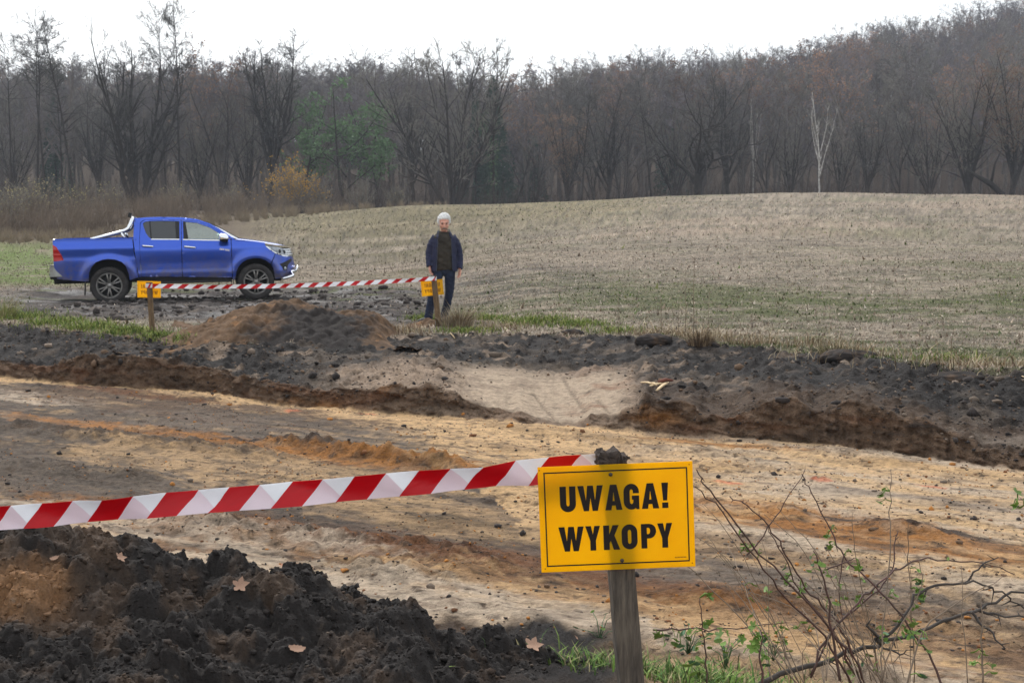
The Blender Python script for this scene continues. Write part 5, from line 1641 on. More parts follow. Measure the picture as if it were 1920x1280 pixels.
def grass_at(name, px_list, n, L, cols, label, wd=.010, spread=.25):
    X = []; Y = []
    for (x, y, rx, ry, k) in px_list:
        c = G(x, y, 0.0); e = G(x + rx, y, 0.0)[0] - c[0]; f = .5 * (G(x, y - ry, 0)[1] - G(x, y + ry, 0)[1])
        m = int(n * k); a = RNG.normal(0, .5, (m, 2))
        X.append(c[0] + a[:, 0] * e); Y.append(c[1] + a[:, 1] * f)
    X = np.concatenate(X); Y = np.concatenate(Y); m = len(X)
    z = surf(X, Y) - .005
    col = np.array([lin(*c) for c in cols])[RNG.integers(0, len(cols), m)] * RNG.uniform(.7, 1.1, (m, 1))
    Ls = L * np.exp(RNG.normal(0, .3, m))
    return blades(name, X, Y, z, Ls, np.full(m, wd) * RNG.uniform(.6, 1.3, m), RNG.uniform(.05, .7, m), col, label, droop=spread)


GREENS = [(104, 124, 54), (126, 138, 64), (86, 108, 48), (148, 148, 88)]
grass_at("grass_verge", [(30, 596, 60, 6, 1), (100, 606, 50, 6, 1), (170, 615, 50, 6, 1.1), (235, 624, 50, 5, 1), (300, 631, 40, 4, .5), (350, 637, 30, 3, .3), (5, 590, 20, 6, .4)], 900, .10, GREENS, "bright green grass along the left edge of the bank", wd=.012)
grass_at("grass_verge", [(800, 602, 40, 4, .6), (905, 598, 60, 4, 1), (1000, 606, 70, 6, 1.2), (1080, 613, 60, 5, .9), (880, 622, 60, 4, .5), (1150, 622, 60, 4, .4), (1780, 675, 80, 4, .3)], 900, .085, GREENS, "green grass behind the bank around the leaning post", wd=.011)
grass_at("dry_grass", [(1240, 632, 60, 5, .8), (1330, 640, 60, 6, 1), (1420, 650, 50, 4, .5), (1600, 668, 120, 6, .5), (1830, 690, 140, 7, .9), (940, 618, 50, 4, .4), (760, 625, 40, 4, .4), (1530, 652, 60, 4, .4)], 420, .17, [(176, 158, 128), (150, 128, 100), (190, 176, 150), (120, 100, 80)], "dry straw coloured grass along the lip of the bank", wd=.009)


# dry grass clump beside the leaning post
def tuft(name, px, py, n, L, cols, label, cat, rad=.1, lean=(0, 0), wd=.009):
    c = G(px, py, 0.0); zz = gz(c[0], c[1]); c = G(px, py, zz)
    root = empty(name, (c[0], c[1], zz)); tag(root, label, cat)
    rng = np.random.default_rng(int(px))
    a = rng.uniform(0, 6.28, n); r = rad * np.sqrt(rng.random(n)); ti = rng.uniform(.05, .65, n)
    ls = L * np.exp(rng.normal(-.1, .3, n))
    b = np.stack([r * np.cos(a), r * np.sin(a), np.full(n, -.02)], 1)
    d = np.stack([np.sin(ti) * np.cos(a) + lean[0], np.sin(ti) * np.sin(a) + lean[1], np.cos(ti)], 1)
    s = np.stack([-np.sin(a), np.cos(a), 0 * a], 1) * (wd / 2); ax = np.cross(d, s)
    m1 = b + d * (ls * .5)[:, None]; tp = b + d * ls[:, None] + np.stack([np.cos(a) * ls * .25, np.sin(a) * ls * .25, -ls * .15], 1)
    V = np.stack([b - s, b + s, b + ax * .8, m1 - s * .8, m1 + s * .8, m1 + ax * .6, tp], 1).reshape(-1, 3)
    i = (np.arange(n) * 7)[:, None]
    F = [np.concatenate([i + np.array([[p, q, q + 3, p + 3]]) for p, q in ((0, 1), (1, 2), (2, 0))]), np.concatenate([i + np.array([[p, q, 6]]) for p, q in ((3, 4), (4, 5), (5, 3))])]
    col = np.array([lin(*c_) for c_ in cols])[rng.integers(0, len(cols), n)] * rng.uniform(.6, 1.0, (n, 1))
    o = np_obj("blade", V, F, [STRAW], root, soil=np.repeat(col, 7, 0)); o["kind"] = "stuff"
    return root


DRY = [(186, 170, 142), (160, 140, 112), (140, 120, 96), (200, 188, 164)]
tuft("grass_clump", 862, 612, 420, .34, DRY, "pale dry grass clump beside the leaning post at the man's feet", "grass clump", .17, (.10, 0))
tuft("grass_clump", 836, 612, 60, .30, DRY, "sparse dry grass wisps right against the foot of the leaning post", "grass clump", .06, (-.1, 0))
tuft("grass_clump", 1312, 645, 200, .22, [(120, 100, 78), (90, 74, 58), (160, 140, 112)], "dark dry grass clump at the foot of the tall thin weeds", "grass clump", .16)
tuft("grass_clump", 1228, 636, 160, .18, [(110, 92, 72), (90, 74, 58), (150, 130, 100)], "low brown grass clump on the bank left of the tall thin weeds", "grass clump", .18)
tuft("grass_clump", 1570, 668, 180, .2, [(110, 100, 72), (150, 136, 100), (90, 84, 56)], "ragged grass sod hanging on the right part of the bank lip", "grass clump", .22)
tuft("grass_clump", 4, 596, 200, .42, [(150, 150, 96), (170, 160, 120), (120, 128, 70)], "tall yellowish grass clump at the left edge of the bank", "grass clump", .22)


# dark soil lumps on the lip
def lump(px, py, r, h, label, seed):
    c = G(px, py, 0.0); zz = gz(c[0], c[1]); c = G(px, py, zz)
    bm = bmesh.new(); bmesh.ops.create_icosphere(bm, subdivisions=4, radius=1)
    V = np.array([v.co[:] for v in bm.verts]); F = np.array([[q.index for q in f.verts] for f in bm.faces]); bm.free()
    w1, v1 = worley(V[:, 0] * 3 + seed, V[:, 1] * 3 + V[:, 2] * 2, 501)
    V = V * (1 + .22 * fbm(V[:, 0] * 2 + seed, V[:, 1] * 2 + V[:, 2], 503, 3)[:, None] + .18 * np.sqrt(np.clip(.3 - w1 ** 2, 0, 1))[:, None])
    V = V * np.array([r, r * .7, h]) + np.array([c[0], c[1], zz])
    col = np.repeat((BLK * .85)[None], len(V), 0); col = mixc(col, BRN * .7, smooth(.0, .4, fbm(V[:, 0] * 9, V[:, 1] * 9, 505, 3)) * .7)
    tag(np_obj("soil_lump", V, F, [CLOD], smooth_=True, soil=col), label, "soil lump", "lumps of dark soil on the bank lip")


lump(1073, 626, .17, .07, "small black soil lump lying in the bright grass behind the bank", 1)
lump(1225, 640, .24, .10, "dark soil lump on the bank lip left of the tall weeds", 2)
lump(1318, 652, .22, .11, "dark lump at the foot of the tall thin weeds", 3)
lump(1590, 672, .34, .11, "long soil lump with grass on the right part of the bank lip", 4)
lump(1800, 712, .40, .10, "broad black lump at the right end of the bank lip", 5)

# tall thin weeds on the bank
WEED = mat("weed_stalk", lin(122, 106, 88), rough=.9, var=.3, scale=20)
WEEDP = mat("pale_weed_stalk", lin(188, 174, 148), rough=.9, var=.2, scale=20)


def weed(pts, r, label, pale=False, seed=0):
    zz = 0.0
    for _ in range(4):
        c = G(pts[0][0], pts[0][1], zz); zz = gz(c[0], c[1])
    root = empty("dry_weed", c); tag(root, label, "weed", "tall thin weeds on the bank")
    rng = np.random.default_rng(seed)
    P3 = np.array([P(x, y, c[1] + rng.normal(0, .02)) - c for x, y in pts]); P3[0, 2] -= .04
    m = MB(); m.tube(P3, np.linspace(r, r * .4, len(P3)), 5); m.build("stem", [WEEDP if pale else WEED], root)
    m = MB(); L = np.linalg.norm(P3[-1] - P3[0])
    for i in range(10):
        u = rng.uniform(.35, 1); k = u * (len(P3) - 1); j = min(int(k), len(P3) - 2); q = P3[j] + (P3[j + 1] - P3[j]) * (k - j)
        m.tube([q, q + np.array([rng.normal(0, .03), rng.normal(0, .02), rng.uniform(.02, .09)])], [r * .5, r * .25], 3)
    o = m.build("side_shoot", [WEEDP if pale else WEED], root); o["kind"] = "stuff"


weed([(1300, 640), (1301, 600), (1300, 550), (1303, 480)], .007, "tallest thin dry weed stalk standing on the bank lip", seed=1)
weed([(1284, 638), (1286, 590), (1285, 500)], .006, "thin dry weed stalk just left of the tallest one", seed=2)
weed([(1240, 634), (1241, 600), (1239, 555)], .006, "shorter thin weed stalk left of the group on the bank lip", seed=3)
weed([(1326, 642), (1328, 600), (1330, 548)], .006, "thin weed stalk right of the tallest one", seed=4)
weed([(1273, 634), (1272, 600), (1273, 575)], .005, "short weed stalk in the middle of the thin weed group", seed=5)
weed([(1325, 625), (1310, 604), (1290, 588), (1274, 574)], .008, "pale weed stalk leaning left across the thin weed group", True, 6)
weed([(1160, 628), (1161, 600), (1159, 560)], .005, "lone faint weed stalk left of the thin weed group", seed=7)

# pale sticks and split wood on the bank
def stick(pa, pb, r, z, label, cat="stick", m=None, name="stick", grp=None, flat=.6, n=6):
    a = G(*pa, z); b = G(*pb, z)
    za = float(surf([a[0]], [a[1]])[0]); zb = float(surf([b[0]], [b[1]])[0])
    a = G(*pa, za); b = G(*pb, zb)
    a[2] = float(surf([a[0]], [a[1]])[0]) + r; b[2] = float(surf([b[0]], [b[1]])[0]) + r
    mid = (a + b) / 2 + np.array([0, 0, r * .5])
    mb = MB(); mb.tube([a, a + (mid - a) * .5, mid, mid + (b - mid) * .6, b], [r * .6, r, r * 1.05, r * .9, r * .5], n, flat=flat)
    tag(mb.build(name, [m or SPLIT]), label, cat, grp)


SPLIT = mat("fresh_split_wood", lin(206, 180, 142), rough=.8, var=.15, scale=12, stretch=(3, 12, 12))
BARKR = mat("red_bark", lin(104, 60, 46), rough=.9, var=.35, scale=16, bump=.6)
stick((1202, 736), (1226, 729), .020, -.2, "split wood piece at the left end of the small wood pile", grp="split wood on the bank", name="wood_piece")
stick((1217, 735), (1249, 732), .020, -.2, "split wood piece lying at the bottom middle of the small wood pile", grp="split wood on the bank", name="wood_piece")
stick((1231, 738), (1253, 734), .022, -.2, "thick split wood piece at the front right of the small wood pile", grp="split wood on the bank", name="wood_piece")
stick((1220, 719), (1231, 731), .022, -.16, "split wood piece leaning upright on the small wood pile", grp="split wood on the bank", name="wood_piece")
stick((1234, 722), (1262, 719), .035, -.2, "red brown bark slab behind the small wood pile", "bark", BARKR, "bark_slab")
stick((845, 638), (853, 645), .012, 0, "short white stick lying on the black bank near the leaning post", grp=None)
stick((884, 640), (925, 632), .006, 0, "long pale straw lying on the black bank behind the sandy ramp")
stick((1895, 734), (1925, 722), .008, -.05, "pale twig at the right end of the black bank")

# dead leaves on the heap
LEAFD = mat("dead_leaf", lin(184, 150, 128), rough=.8, var=.2, scale=25, col2=lin(146, 112, 92), trans=.15)


def leaf_outline(kind, n=26):
    o = []
    for i in range(n):
        a = 2 * math.pi * i / n
        if kind == 0: r = .52 + .15 * math.cos(5 * a) + .05 * math.cos(15 * a)
        elif kind == 1: r = .5 / math.sqrt(math.cos(a) ** 2 * .25 + math.sin(a) ** 2 * 1.0) * (.5 + .07 * math.sin(9 * a))
        else: r = .5 / math.sqrt(math.cos(a) ** 2 * .3 + math.sin(a) ** 2 * 1.2) * .6
        o.append((r * math.cos(a), r * math.sin(a)))
    return o


def leaf_mesh(name, kind, curl, m, seed):
    rng = np.random.default_rng(seed)
    ol = leaf_outline(kind)
    ex = [(x, y) for x in np.arange(-.8, .8, .14) for y in np.arange(-.8, .8, .14) if pip(ol, (x * 1.12, y * 1.12))]
    V, F = tri_poly([ol], [], ex); V = np.array(V)
    r2 = (V ** 2).sum(1)
    z = curl * (r2 * .9 + .25 * np.sin(V[:, 0] * 4 + rng.uniform(0, 6)) * .4 - .12 * np.exp(-(V[:, 1] / .05) ** 2))
    m3 = MB(); v3 = np.stack([V[:, 0], V[:, 1], z], 1)
    m3.add(v3, F, 0, True); m3.add(v3 - np.array([0, 0, .012]), [f[::-1] for f in F], 0, True)
    me = bpy.data.meshes.new(name)
    me.from_pydata(np.concatenate(m3.v).tolist(), [], [f for f, _, _ in m3.fl]); me.materials.append(m)
    me.polygons.foreach_set("use_smooth", np.ones(len(me.polygons), bool)); me.update()
    return me


def dead_leaf(px, py, Y0, s, kind, rot, label, cat="leaf"):
    lo, hi = 3.0, 7.5
    Ys = np.arange(3.4, 7.5, .004); pts = np.array([P(px, py, y) for y in Ys]); h = surf(pts[:, 0], pts[:, 1])
    k = np.nonzero(h >= pts[:, 2])[0]; i = k[0] if len(k) else int((Y0 - 3.4) / .004)
    c = pts[i]
    o = link(bpy.data.objects.new("dead_leaf", leaf_mesh("dead_leaf", kind, .35, LEAFD, int(px))))
    o.location = (c[0], c[1] - .01, h[i] + s * .22); o.rotation_euler = rot; o.scale = (s, s, s)
    tag(o, label, cat, "dead leaves in the foreground")


dead_leaf(452, 1103, 4.8, .050, 0, (.75, -.1, .3), "pale lobed dead leaf near the middle of the black heap's crest")
dead_leaf(558, 1224, 4.3, .060, 1, (.55, .1, .05), "flat pinkish dead leaf low on the front of the black heap")
dead_leaf(1000, 1216, 4.6, .060, 0, (.5, .1, .2), "large pale dead leaf at the right foot of the black heap")
dead_leaf(1080, 1196, 4.9, .045, 1, (.9, .6, 1.2), "small curled dead leaf just left of the near grey post")
dead_leaf(228, 1052, 4.9, .036, 0, (.7, .3, .8), "small reddish leaf on the left crest of the black heap")
dead_leaf(104, 1050, 4.9, .034, 1, (.7, -.2, .2), "small pale leaf at the far left crest of the black heap")
dead_leaf(735, 1082, 6.4, .065, 0, (.35, 0, .9), "brown leaf on the sand just behind the black heap")

# ------------------------------------------------------------------ brambles in the foreground
BSTEM = mat("bramble_stem", lin(96, 66, 62), rough=.7, var=.3, scale=14, col2=lin(66, 54, 46))
BTHIN = mat("thin_stem", lin(128, 112, 96), rough=.8, var=.3, scale=14)
BRANCH = mat("fallen_branch_bark", lin(70, 64, 60), rough=.9, var=.4, scale=18, bump=.8, bscale=50)
LEAFG = mat("bramble_leaf", lin(120, 150, 70), rough=.55, var=.2, scale=20, trans=.3, rand=.25)
LEAFG2 = mat("blue_green_leaf", lin(86, 122, 84), rough=.55, var=.2, scale=20, trans=.3, rand=.2)
LM = [leaf_mesh("leaf", 1, .25, LEAFG, 5), leaf_mesh("leaf", 2, .3, LEAFG, 6), leaf_mesh("leaf", 0, .25, LEAFG, 7), leaf_mesh("leaf", 1, .25, LEAFG2, 8)]


def add_leaf(parent, pos, s, rng, kinds=(0, 1, 2)):
    o = link(bpy.data.objects.new("leaf", LM[int(rng.choice(kinds))]), parent)
    o.location = pos; o.scale = (s, s * rng.uniform(.7, 1), s)
    o.rotation_euler = (rng.uniform(.3, 1.3), rng.uniform(-.5, .5), rng.uniform(0, 6.28))


def bramble(stems, label, cat="bramble", name="bramble", leaves=(), seed=0, m=None, thorn=False):
    """stems: (points in the photo, distance at the foot, distance at the tip, radius)"""
    root = None; rng = np.random.default_rng(seed); ALLQ = []
    for (pts, Y0, Y1, r) in stems:
        k = len(pts)
        P3 = np.array([P(x, y, Y0 + (Y1 - Y0) * i / (k - 1)) for i, (x, y) in enumerate(pts)])
        tt = np.linspace(0, k - 1, (k - 1) * 4 + 1); Q = np.stack([np.interp(tt, range(k), P3[:, j]) for j in range(3)], 1)
        for _ in range(2): Q[1:-1] = .25 * Q[:-2] + .5 * Q[1:-1] + .25 * Q[2:]
        Q[1:-1] += rng.normal(0, r * .7, (len(Q) - 2, 3))
        if root is None:
            root = empty(name, Q[0]); tag(root, label, cat, "brambles and twigs in the foreground"); o0 = Q[0].copy()
        ALLQ.append(Q)
        r = r * (.8 if r < .011 else .85)
        b = MB(); b.tube(Q - o0, np.linspace(r, r * .4, len(Q)), 6)
        st = b.build("stem", [m or BSTEM], root)
        b = MB(); n = 0
        for i in range(2, len(Q) - 1):
            if rng.random() < .35:
                d = rng.normal(0, 1, 3); d /= np.linalg.norm(d); L = rng.uniform(.01, .02) if not thorn else rng.uniform(.02, .05)
                b.tube([Q[i] - o0, Q[i] - o0 + d * L], [r * .55, r * .15], 3); n += 1
        if n:
            o = b.build("spur", [m or BSTEM], st); o["kind"] = "stuff"
    for (x, y, Y, s, kk) in leaves:
        p = P(x, y, Y)
        for q in range(int(rng.integers(2, 4))):
            lp = p + rng.normal(0, s * .55, 3)
            qq = np.concatenate(ALLQ); near_ = qq[np.argmin(((qq - lp) ** 2).sum(1))]
            dv = lp - near_; dl = np.linalg.norm(dv) + 1e-6; lp = near_ + dv / dl * min(dl, s * 1.3)
            b = MB(); b.tube([near_ - o0, (near_ + lp) / 2 - o0 + np.array([0, 0, .008]), lp - o0], [.0016, .0012, .0009], 4); b.build("leaf_stalk", [LEAFG], root)
            add_leaf(root, lp - o0, s * rng.uniform(.7, 1.15), rng, kk)
    return root


A = (0, 1, 2); B = (3, 3, 0)
bramble([([(1500, 1330), (1425, 1282), (1512, 1250), (1592, 1225), (1650, 1203), (1742, 1175), (1830, 1142), (1880, 1118), (1960, 1090)][1:], 3.5, 3.9, .010),
         ([(1650, 1203), (1692, 1158), (1722, 1104), (1790, 1094), (1842, 1091), (1890, 1118), (1930, 1156)], 3.6, 3.7, .0065), ([(1830, 1142), (1870, 1150), (1935, 1152)], 3.8, 3.8, .006),
         ([(1822, 1147), (1850, 1180), (1885, 1215)], 3.75, 3.7, .006), ([(1810, 1092), (1832, 1065), (1872, 1044)], 3.7, 3.7, .0045), ([(1652, 1206), (1640, 1190), (1625, 1172)], 3.6, 3.55, .009), ([(1652, 1208), (1690, 1230), (1702, 1218)], 3.6, 3.5, .004)],
        "dark fallen branch with forked side limbs across the lower right corner", "branch", "fallen_branch", [(1700, 1190, 3.6, .024, A), (1725, 1190, 3.6, .026, A), (1690, 1170, 3.6, .022, B)], 1, BRANCH, True)
bramble([([(1520, 1265), (1560, 1180), (1610, 1130), (1655, 1085), (1700, 1058), (1752, 1047), (1850, 1055), (1902, 1076)], 3.5, 3.8, .0048)], "long bramble cane arching right above the fallen branch", leaves=[(1610, 1130, 3.6, .018, A), (1780, 1050, 3.7, .012, A)], seed=2)
bramble([([(1612, 1290), (1580, 1210), (1540, 1160), (1450, 1062), (1362, 960), (1322, 905), (1306, 880)], 3.5, 3.2, .0046), ([(1600, 1290), (1545, 1190), (1470, 1120), (1420, 1050), (1352, 955), (1303, 912)], 3.55, 3.25, .0042)],
        "pair of long reddish canes leaning left towards the yellow sign's edge", leaves=[(1392, 1030, 3.4, .020, A), (1380, 1025, 3.4, .018, A), (1398, 972, 3.4, .016, B), (1437, 1000, 3.4, .013, A)], seed=3)
bramble([([(1625, 1290), (1590, 1200), (1540, 1130), (1500, 1090), (1465, 1020), (1440, 988), (1405, 945), (1368, 930)], 3.6, 3.4, .0045), ([(1615, 1280), (1555, 1170), (1500, 1110), (1468, 1040), (1440, 985)], 3.6, 3.45, .0035)],
        "bramble canes bending left from the middle of the thicket", leaves=[(1500, 1120, 3.5, .02, A), (1470, 1100, 3.5, .018, A), (1460, 1095, 3.5, .016, A), (1475, 1070, 3.5, .015, B)], seed=4)
bramble([([(1772, 1295), (1740, 1220), (1690, 1150), (1640, 1095), (1582, 1042), (1560, 1000), (1520, 920), (1503, 888)], 3.4, 3.5, .0044), ([(1400, 1040), (1440, 990), (1470, 945), (1510, 878)], 3.5, 3.5, .0028), ([(1582, 1042), (1570, 1110), (1590, 1200)], 3.5, 3.5, .0025)],
        "tall thin bramble cane crossing the thicket from lower right to upper left", leaves=[(1545, 1020, 3.5, .022, A), (1552, 1012, 3.5, .018, A), (1570, 985, 3.5, .016, B), (1585, 1035, 3.5, .018, A)], seed=5)
bramble([([(1575, 1275), (1560, 1190), (1548, 1080), (1525, 1032)], 3.4, 3.4, .0055), ([(1548, 1068), (1590, 1050), (1605, 1046)], 3.4, 3.4, .003)], "stiff dark upright twig in the middle of the thicket", leaves=[(1528, 1058, 3.4, .024, A), (1520, 1050, 3.4, .018, B), (1535, 1075, 3.4, .018, A), (1622, 1068, 3.4, .022, A)], seed=6)
bramble([([(1520, 1270), (1565, 1170), (1640, 1110), (1675, 1075), (1680, 1020), (1684, 995)], 3.6, 3.7, .0042)], "bramble cane with an upright dark tip right of the thicket's middle", leaves=[(1640, 1098, 3.6, .014, A), (1605, 1095, 3.6, .02, A)], seed=7)
bramble([([(1330, 1290), (1322, 1230), (1316, 1165), (1312, 1120)], 3.3, 3.3, .0035), ([(1225, 1180), (1290, 1180), (1340, 1180), (1395, 1175), (1475, 1166)], 3.3, 3.5, .0032), ([(1430, 1290), (1428, 1230), (1426, 1180)], 3.2, 3.2, .0045)],
        "low bramble with green leaves right beside the near grey post", leaves=[(1325, 1165, 3.3, .032, A), (1300, 1190, 3.3, .036, B), (1382, 1180, 3.3, .032, A), (1395, 1195, 3.3, .030, A), (1448, 1180, 3.3, .034, A), (1440, 1195, 3.3, .028, A), (1455, 1205, 3.3, .026, B),
                (1275, 1215, 3.3, .034, B), (1290, 1240, 3.3, .036, B), (1262, 1255, 3.3, .03, B), (1230, 1195, 3.3, .026, A), (1352, 1120, 3.3, .022, A), (1385, 1120, 3.3, .02, A), (1262, 1240, 3.3, .03, A)], seed=8)
bramble([([(1700, 1290), (1725, 1180), (1810, 1120), (1880, 1080)], 3.3, 3.4, .0035), ([(1650, 1290), (1655, 1180), (1672, 1040), (1668, 960), (1670, 880)], 3.4, 3.5, .003), ([(1842, 1290), (1842, 1200), (1840, 1115)], 3.3, 3.3, .0038), ([(1815, 1290), (1808, 1190), (1802, 1060)], 3.5, 3.5, .0022)],
        "thin upright canes standing at the right side of the thicket", leaves=[(1640, 932, 3.5, .026, A), (1650, 925, 3.5, .02, A), (1700, 1185, 3.3, .028, A), (1720, 1200, 3.3, .026, B), (1840, 1225, 3.3, .022, A), (1760, 1255, 3.3, .026, B), (1880, 1250, 3.3, .024, A), (1830, 1235, 3.3, .02, A)], seed=9, m=BTHIN)
bramble([([(1960, 925), (1930, 930), (1908, 936)], 2.6, 2.6, .003)], "bright green leaf spray reaching in at the right edge of the photo", leaves=[(1912, 930, 2.6, .026, A), (1906, 940, 2.6, .022, A)], seed=10)
rg = np.random.default_rng(77)
TH = []
for i in range(44):
    x0 = rg.uniform(1440, 1720); y0 = rg.uniform(1270, 1300); ln = rg.uniform(90, 330); le = rg.normal(-.38, .32)
    TH.append(([(x0, y0), (x0 + le * ln * .35, y0 - ln * .4), (x0 + le * ln * .8 + rg.normal(0, 12), y0 - ln * .8), (x0 + le * ln * 1.15 + rg.normal(0, 25), y0 - ln)], rg.uniform(3.3, 3.9), rg.uniform(3.3, 3.9), rg.uniform(.0012, .0028)))
bramble(TH, "tangle of hair thin dry stems filling the middle of the thicket", leaves=[(rg.uniform(1400, 1900), rg.uniform(1080, 1275), 3.6, rg.uniform(.012, .024), A if rg.random() < .7 else B) for _ in range(44)], seed=11, m=BTHIN)

# grass and low plants at the foot of the near post
X = np.concatenate([RNG.normal(.72, .16, 1300), RNG.normal(1.15, .3, 900), RNG.normal(.30, .07, 200), RNG.normal(.9, .45, 500)]); Y = np.concatenate([RNG.normal(5.25, .17, 1300), RNG.normal(5.2, .25, 900), RNG.normal(5.05, .12, 200), RNG.normal(5.5, .3, 500)])
col = np.array([lin(*c) for c in [(104, 132, 60), (86, 116, 60), (130, 150, 84), (150, 140, 104), (74, 96, 54)]])[RNG.integers(0, 5, len(X))] * RNG.uniform(.7, 1.1, (len(X), 1))
blades("near_grass", X, Y, surf(X, Y) - .01, .06 * np.exp(RNG.normal(0, .4, len(X))), RNG.uniform(.003, .009, len(X)), RNG.uniform(.05, .9, len(X)), col, "green grass and low weeds at the foot of the near grey post", .25)
for i, (x, y, cnt_, lab) in enumerate([(1290, 1225, 16, "leafy green weed right of the near post's foot"), (1360, 1250, 14, "low leafy weed left of the fallen branch's thick end"), (1125, 1195, 9, "small leafy weed between the large dead leaf and the near post"), (1450, 1235, 10, "leafy weed under the thicket's reddish canes")]):
    Ys = np.arange(4.2, 7, .02); pp = np.array([P(x, y, q) for q in Ys]); k = int(np.argmin(np.abs(surf(pp[:, 0], pp[:, 1]) - pp[:, 2]))); c0 = pp[k]; c0[2] = float(surf([c0[0]], [c0[1]])[0])
    root = empty("leafy_weed", c0); tag(root, lab, "weed", "leafy weeds by the near post"); rng = np.random.default_rng(900 + i)
    for j in range(cnt_):
        a = rng.uniform(0, 6.28); tip = np.array([math.cos(a) * rng.uniform(.02, .14), math.sin(a) * rng.uniform(.02, .12), rng.uniform(.03, .15)])
        b = MB(); b.tube([np.array([0, 0, -.01]), tip * np.array([.4, .4, .7]), tip], [.0025, .002, .0014], 4); b.build("stem", [LEAFG2], root)
        add_leaf(root, tip, rng.uniform(.025, .05), rng, A if i % 2 else B)

# ------------------------------------------------------------------ trees
BARK = mat("dark_bark", lin(52, 47, 43), rough=.95, var=.35, scale=3, rand=.2)
TWIG = mat("bare_twigs", lin(92, 90, 86), rough=.95, var=.3, scale=.6, rand=.34)
TWIGP = mat("hazed_purple_twigs", lin(112, 106, 110), rough=.95, var=.3, scale=.6, rand=.36)  # hill twigs, the purplish tint of distance haze put into the colour
TWIGB = mat("pale_buff_twigs", lin(122, 118, 110), rough=.95, var=.25, scale=.6, rand=.15)
TWIGG = mat("hazed_grey_twigs", lin(106, 103, 100), rough=.95, var=.3, scale=.6, rand=.36)  # hill twigs, paler than the front trees: haze put into the colour
BARKW = mat("hazed_bark", lin(104, 96, 90), rough=.95, var=.3, scale=3, rand=.2)  # hill trunks, bark colour lightened to stand for the haze before them
BIRCHB = mat("birch_bark", lin(226, 222, 216), rough=.8, var=.25, scale=3, col2=lin(140, 132, 124))
RUSTL = mat("rust_leaves", lin(136, 108, 88), rough=.9, var=.3, scale=.8, trans=.3, rand=.36)
YELL = mat("yellow_leaves", lin(178, 140, 64), rough=.8, var=.25, scale=2, trans=.35)
IVY = mat("ivy_and_pine_green", lin(98, 126, 86), rough=.8, var=.35, scale=.7, trans=.15, rand=.2)
FIR = mat("fir_green", lin(58, 80, 64), rough=.85, var=.35, scale=.8, rand=.2)
SHRUB = mat("shrub_stems", lin(122, 108, 94), rough=.95, var=.3, scale=1.5, rand=.2)
SHRUBD = mat("dark_thicket_stems", lin(74, 65, 59), rough=.95, var=.3, scale=.5)
PALEG = mat("pale_dry_reed", lin(142, 128, 108), rough=.95, var=.25, scale=.7)


def nrm(v): return v / (np.linalg.norm(v, axis=-1, keepdims=True) + 1e-9)


def tubes(polys, n):
    """polys (M,k,3), radii (M,k) -> verts, quads"""
    pts, rad = polys
    M, k, _ = pts.shape
    t = nrm(np.gradient(pts, axis=1))
    ref = np.where(np.abs(t[..., 2:3]) < .9, np.array([0, 0, 1.0]), np.array([1.0, 0, 0]))
    a = nrm(np.cross(t, ref)); b = np.cross(t, a)
    ang = np.arange(n) * 2 * math.pi / n
    V = pts[:, :, None] + rad[:, :, None, None] * (np.cos(ang)[None, None, :, None] * a[:, :, None] + np.sin(ang)[None, None, :, None] * b[:, :, None])
    base = (np.arange(M) * k * n)[:, None, None]
    i = (np.arange(k - 1) * n)[None, :, None]; j = np.arange(n)[None, None]
    q = np.stack([base + i + j, base + i + (j + 1) % n, base + i + n + (j + 1) % n, base + i + n + j], -1).reshape(-1, 4)
    return V.reshape(-1, 3), q


def spawn(rng, pts, rad, m, u0, lr, ang, up, wig, rmul, k=3, lmin=.2):
    """m side shoots on every branch of pts (M,k,3)"""
    M, K, _ = pts.shape
    u = u0 + (1 - u0) * rng.random((M, m)) ** .9; f = u * (K - 1); i = np.minimum(f.astype(int), K - 2); w = (f - i)[..., None]
    ar = np.arange(M)[:, None]
    p = pts[ar, i] * (1 - w) + pts[ar, i + 1] * w
    d0 = nrm(pts[ar, i + 1] - pts[ar, i]); L0 = np.linalg.norm(np.diff(pts, axis=1), axis=2).sum(1)[:, None]
    r0 = rad[ar, i] * (1 - w[..., 0]) + rad[ar, i + 1] * w[..., 0]
    rnd = nrm(rng.normal(0, 1, (M, m, 3))); perp = nrm(rnd - d0 * (rnd * d0).sum(-1, keepdims=True))
    a = np.radians(ang) * rng.uniform(.6, 1.35, (M, m, 1))
    d = nrm(d0 * np.cos(a) + perp * np.sin(a) + np.array([0, 0, up]))
    L = np.maximum(L0 * lr * (1 - .55 * u) * rng.uniform(.6, 1.25, (M, m)), lmin)
    P_ = [p]
    for s in range(k - 1):
        d = nrm(d + rng.normal(0, wig, d.shape) + np.array([0, 0, up * .4])); P_.append(P_[-1] + d * (L / (k - 1))[..., None])
    q = np.stack(P_, 2).reshape(M * m, k, 3)
    r = (np.minimum(r0 * rmul, .9 * r0)[..., None] * np.linspace(1, .35, k)).reshape(M * m, k)
    return q, r


def cones(pts, rad):
    """cheap three-sided tapering twigs"""
    p0 = pts[:, 0]; p1 = pts[:, -1]; t = nrm(p1 - p0)
    ref = np.where(np.abs(t[:, 2:3]) < .9, np.array([0, 0, 1.0]), np.array([1.0, 0, 0])); a = nrm(np.cross(t, ref)); b = np.cross(t, a)
    r = rad[:, :1]
    V = np.stack([p0 + r * a, p0 + r * (-.5 * a + .87 * b), p0 + r * (-.5 * a - .87 * b), p1], 1).reshape(-1, 3)
    i = (np.arange(len(p0)) * 4)[:, None]
    return V, np.concatenate([i + np.array([[0, 1, 3]]), i + np.array([[1, 2, 3]]), i + np.array([[2, 0, 3]])])


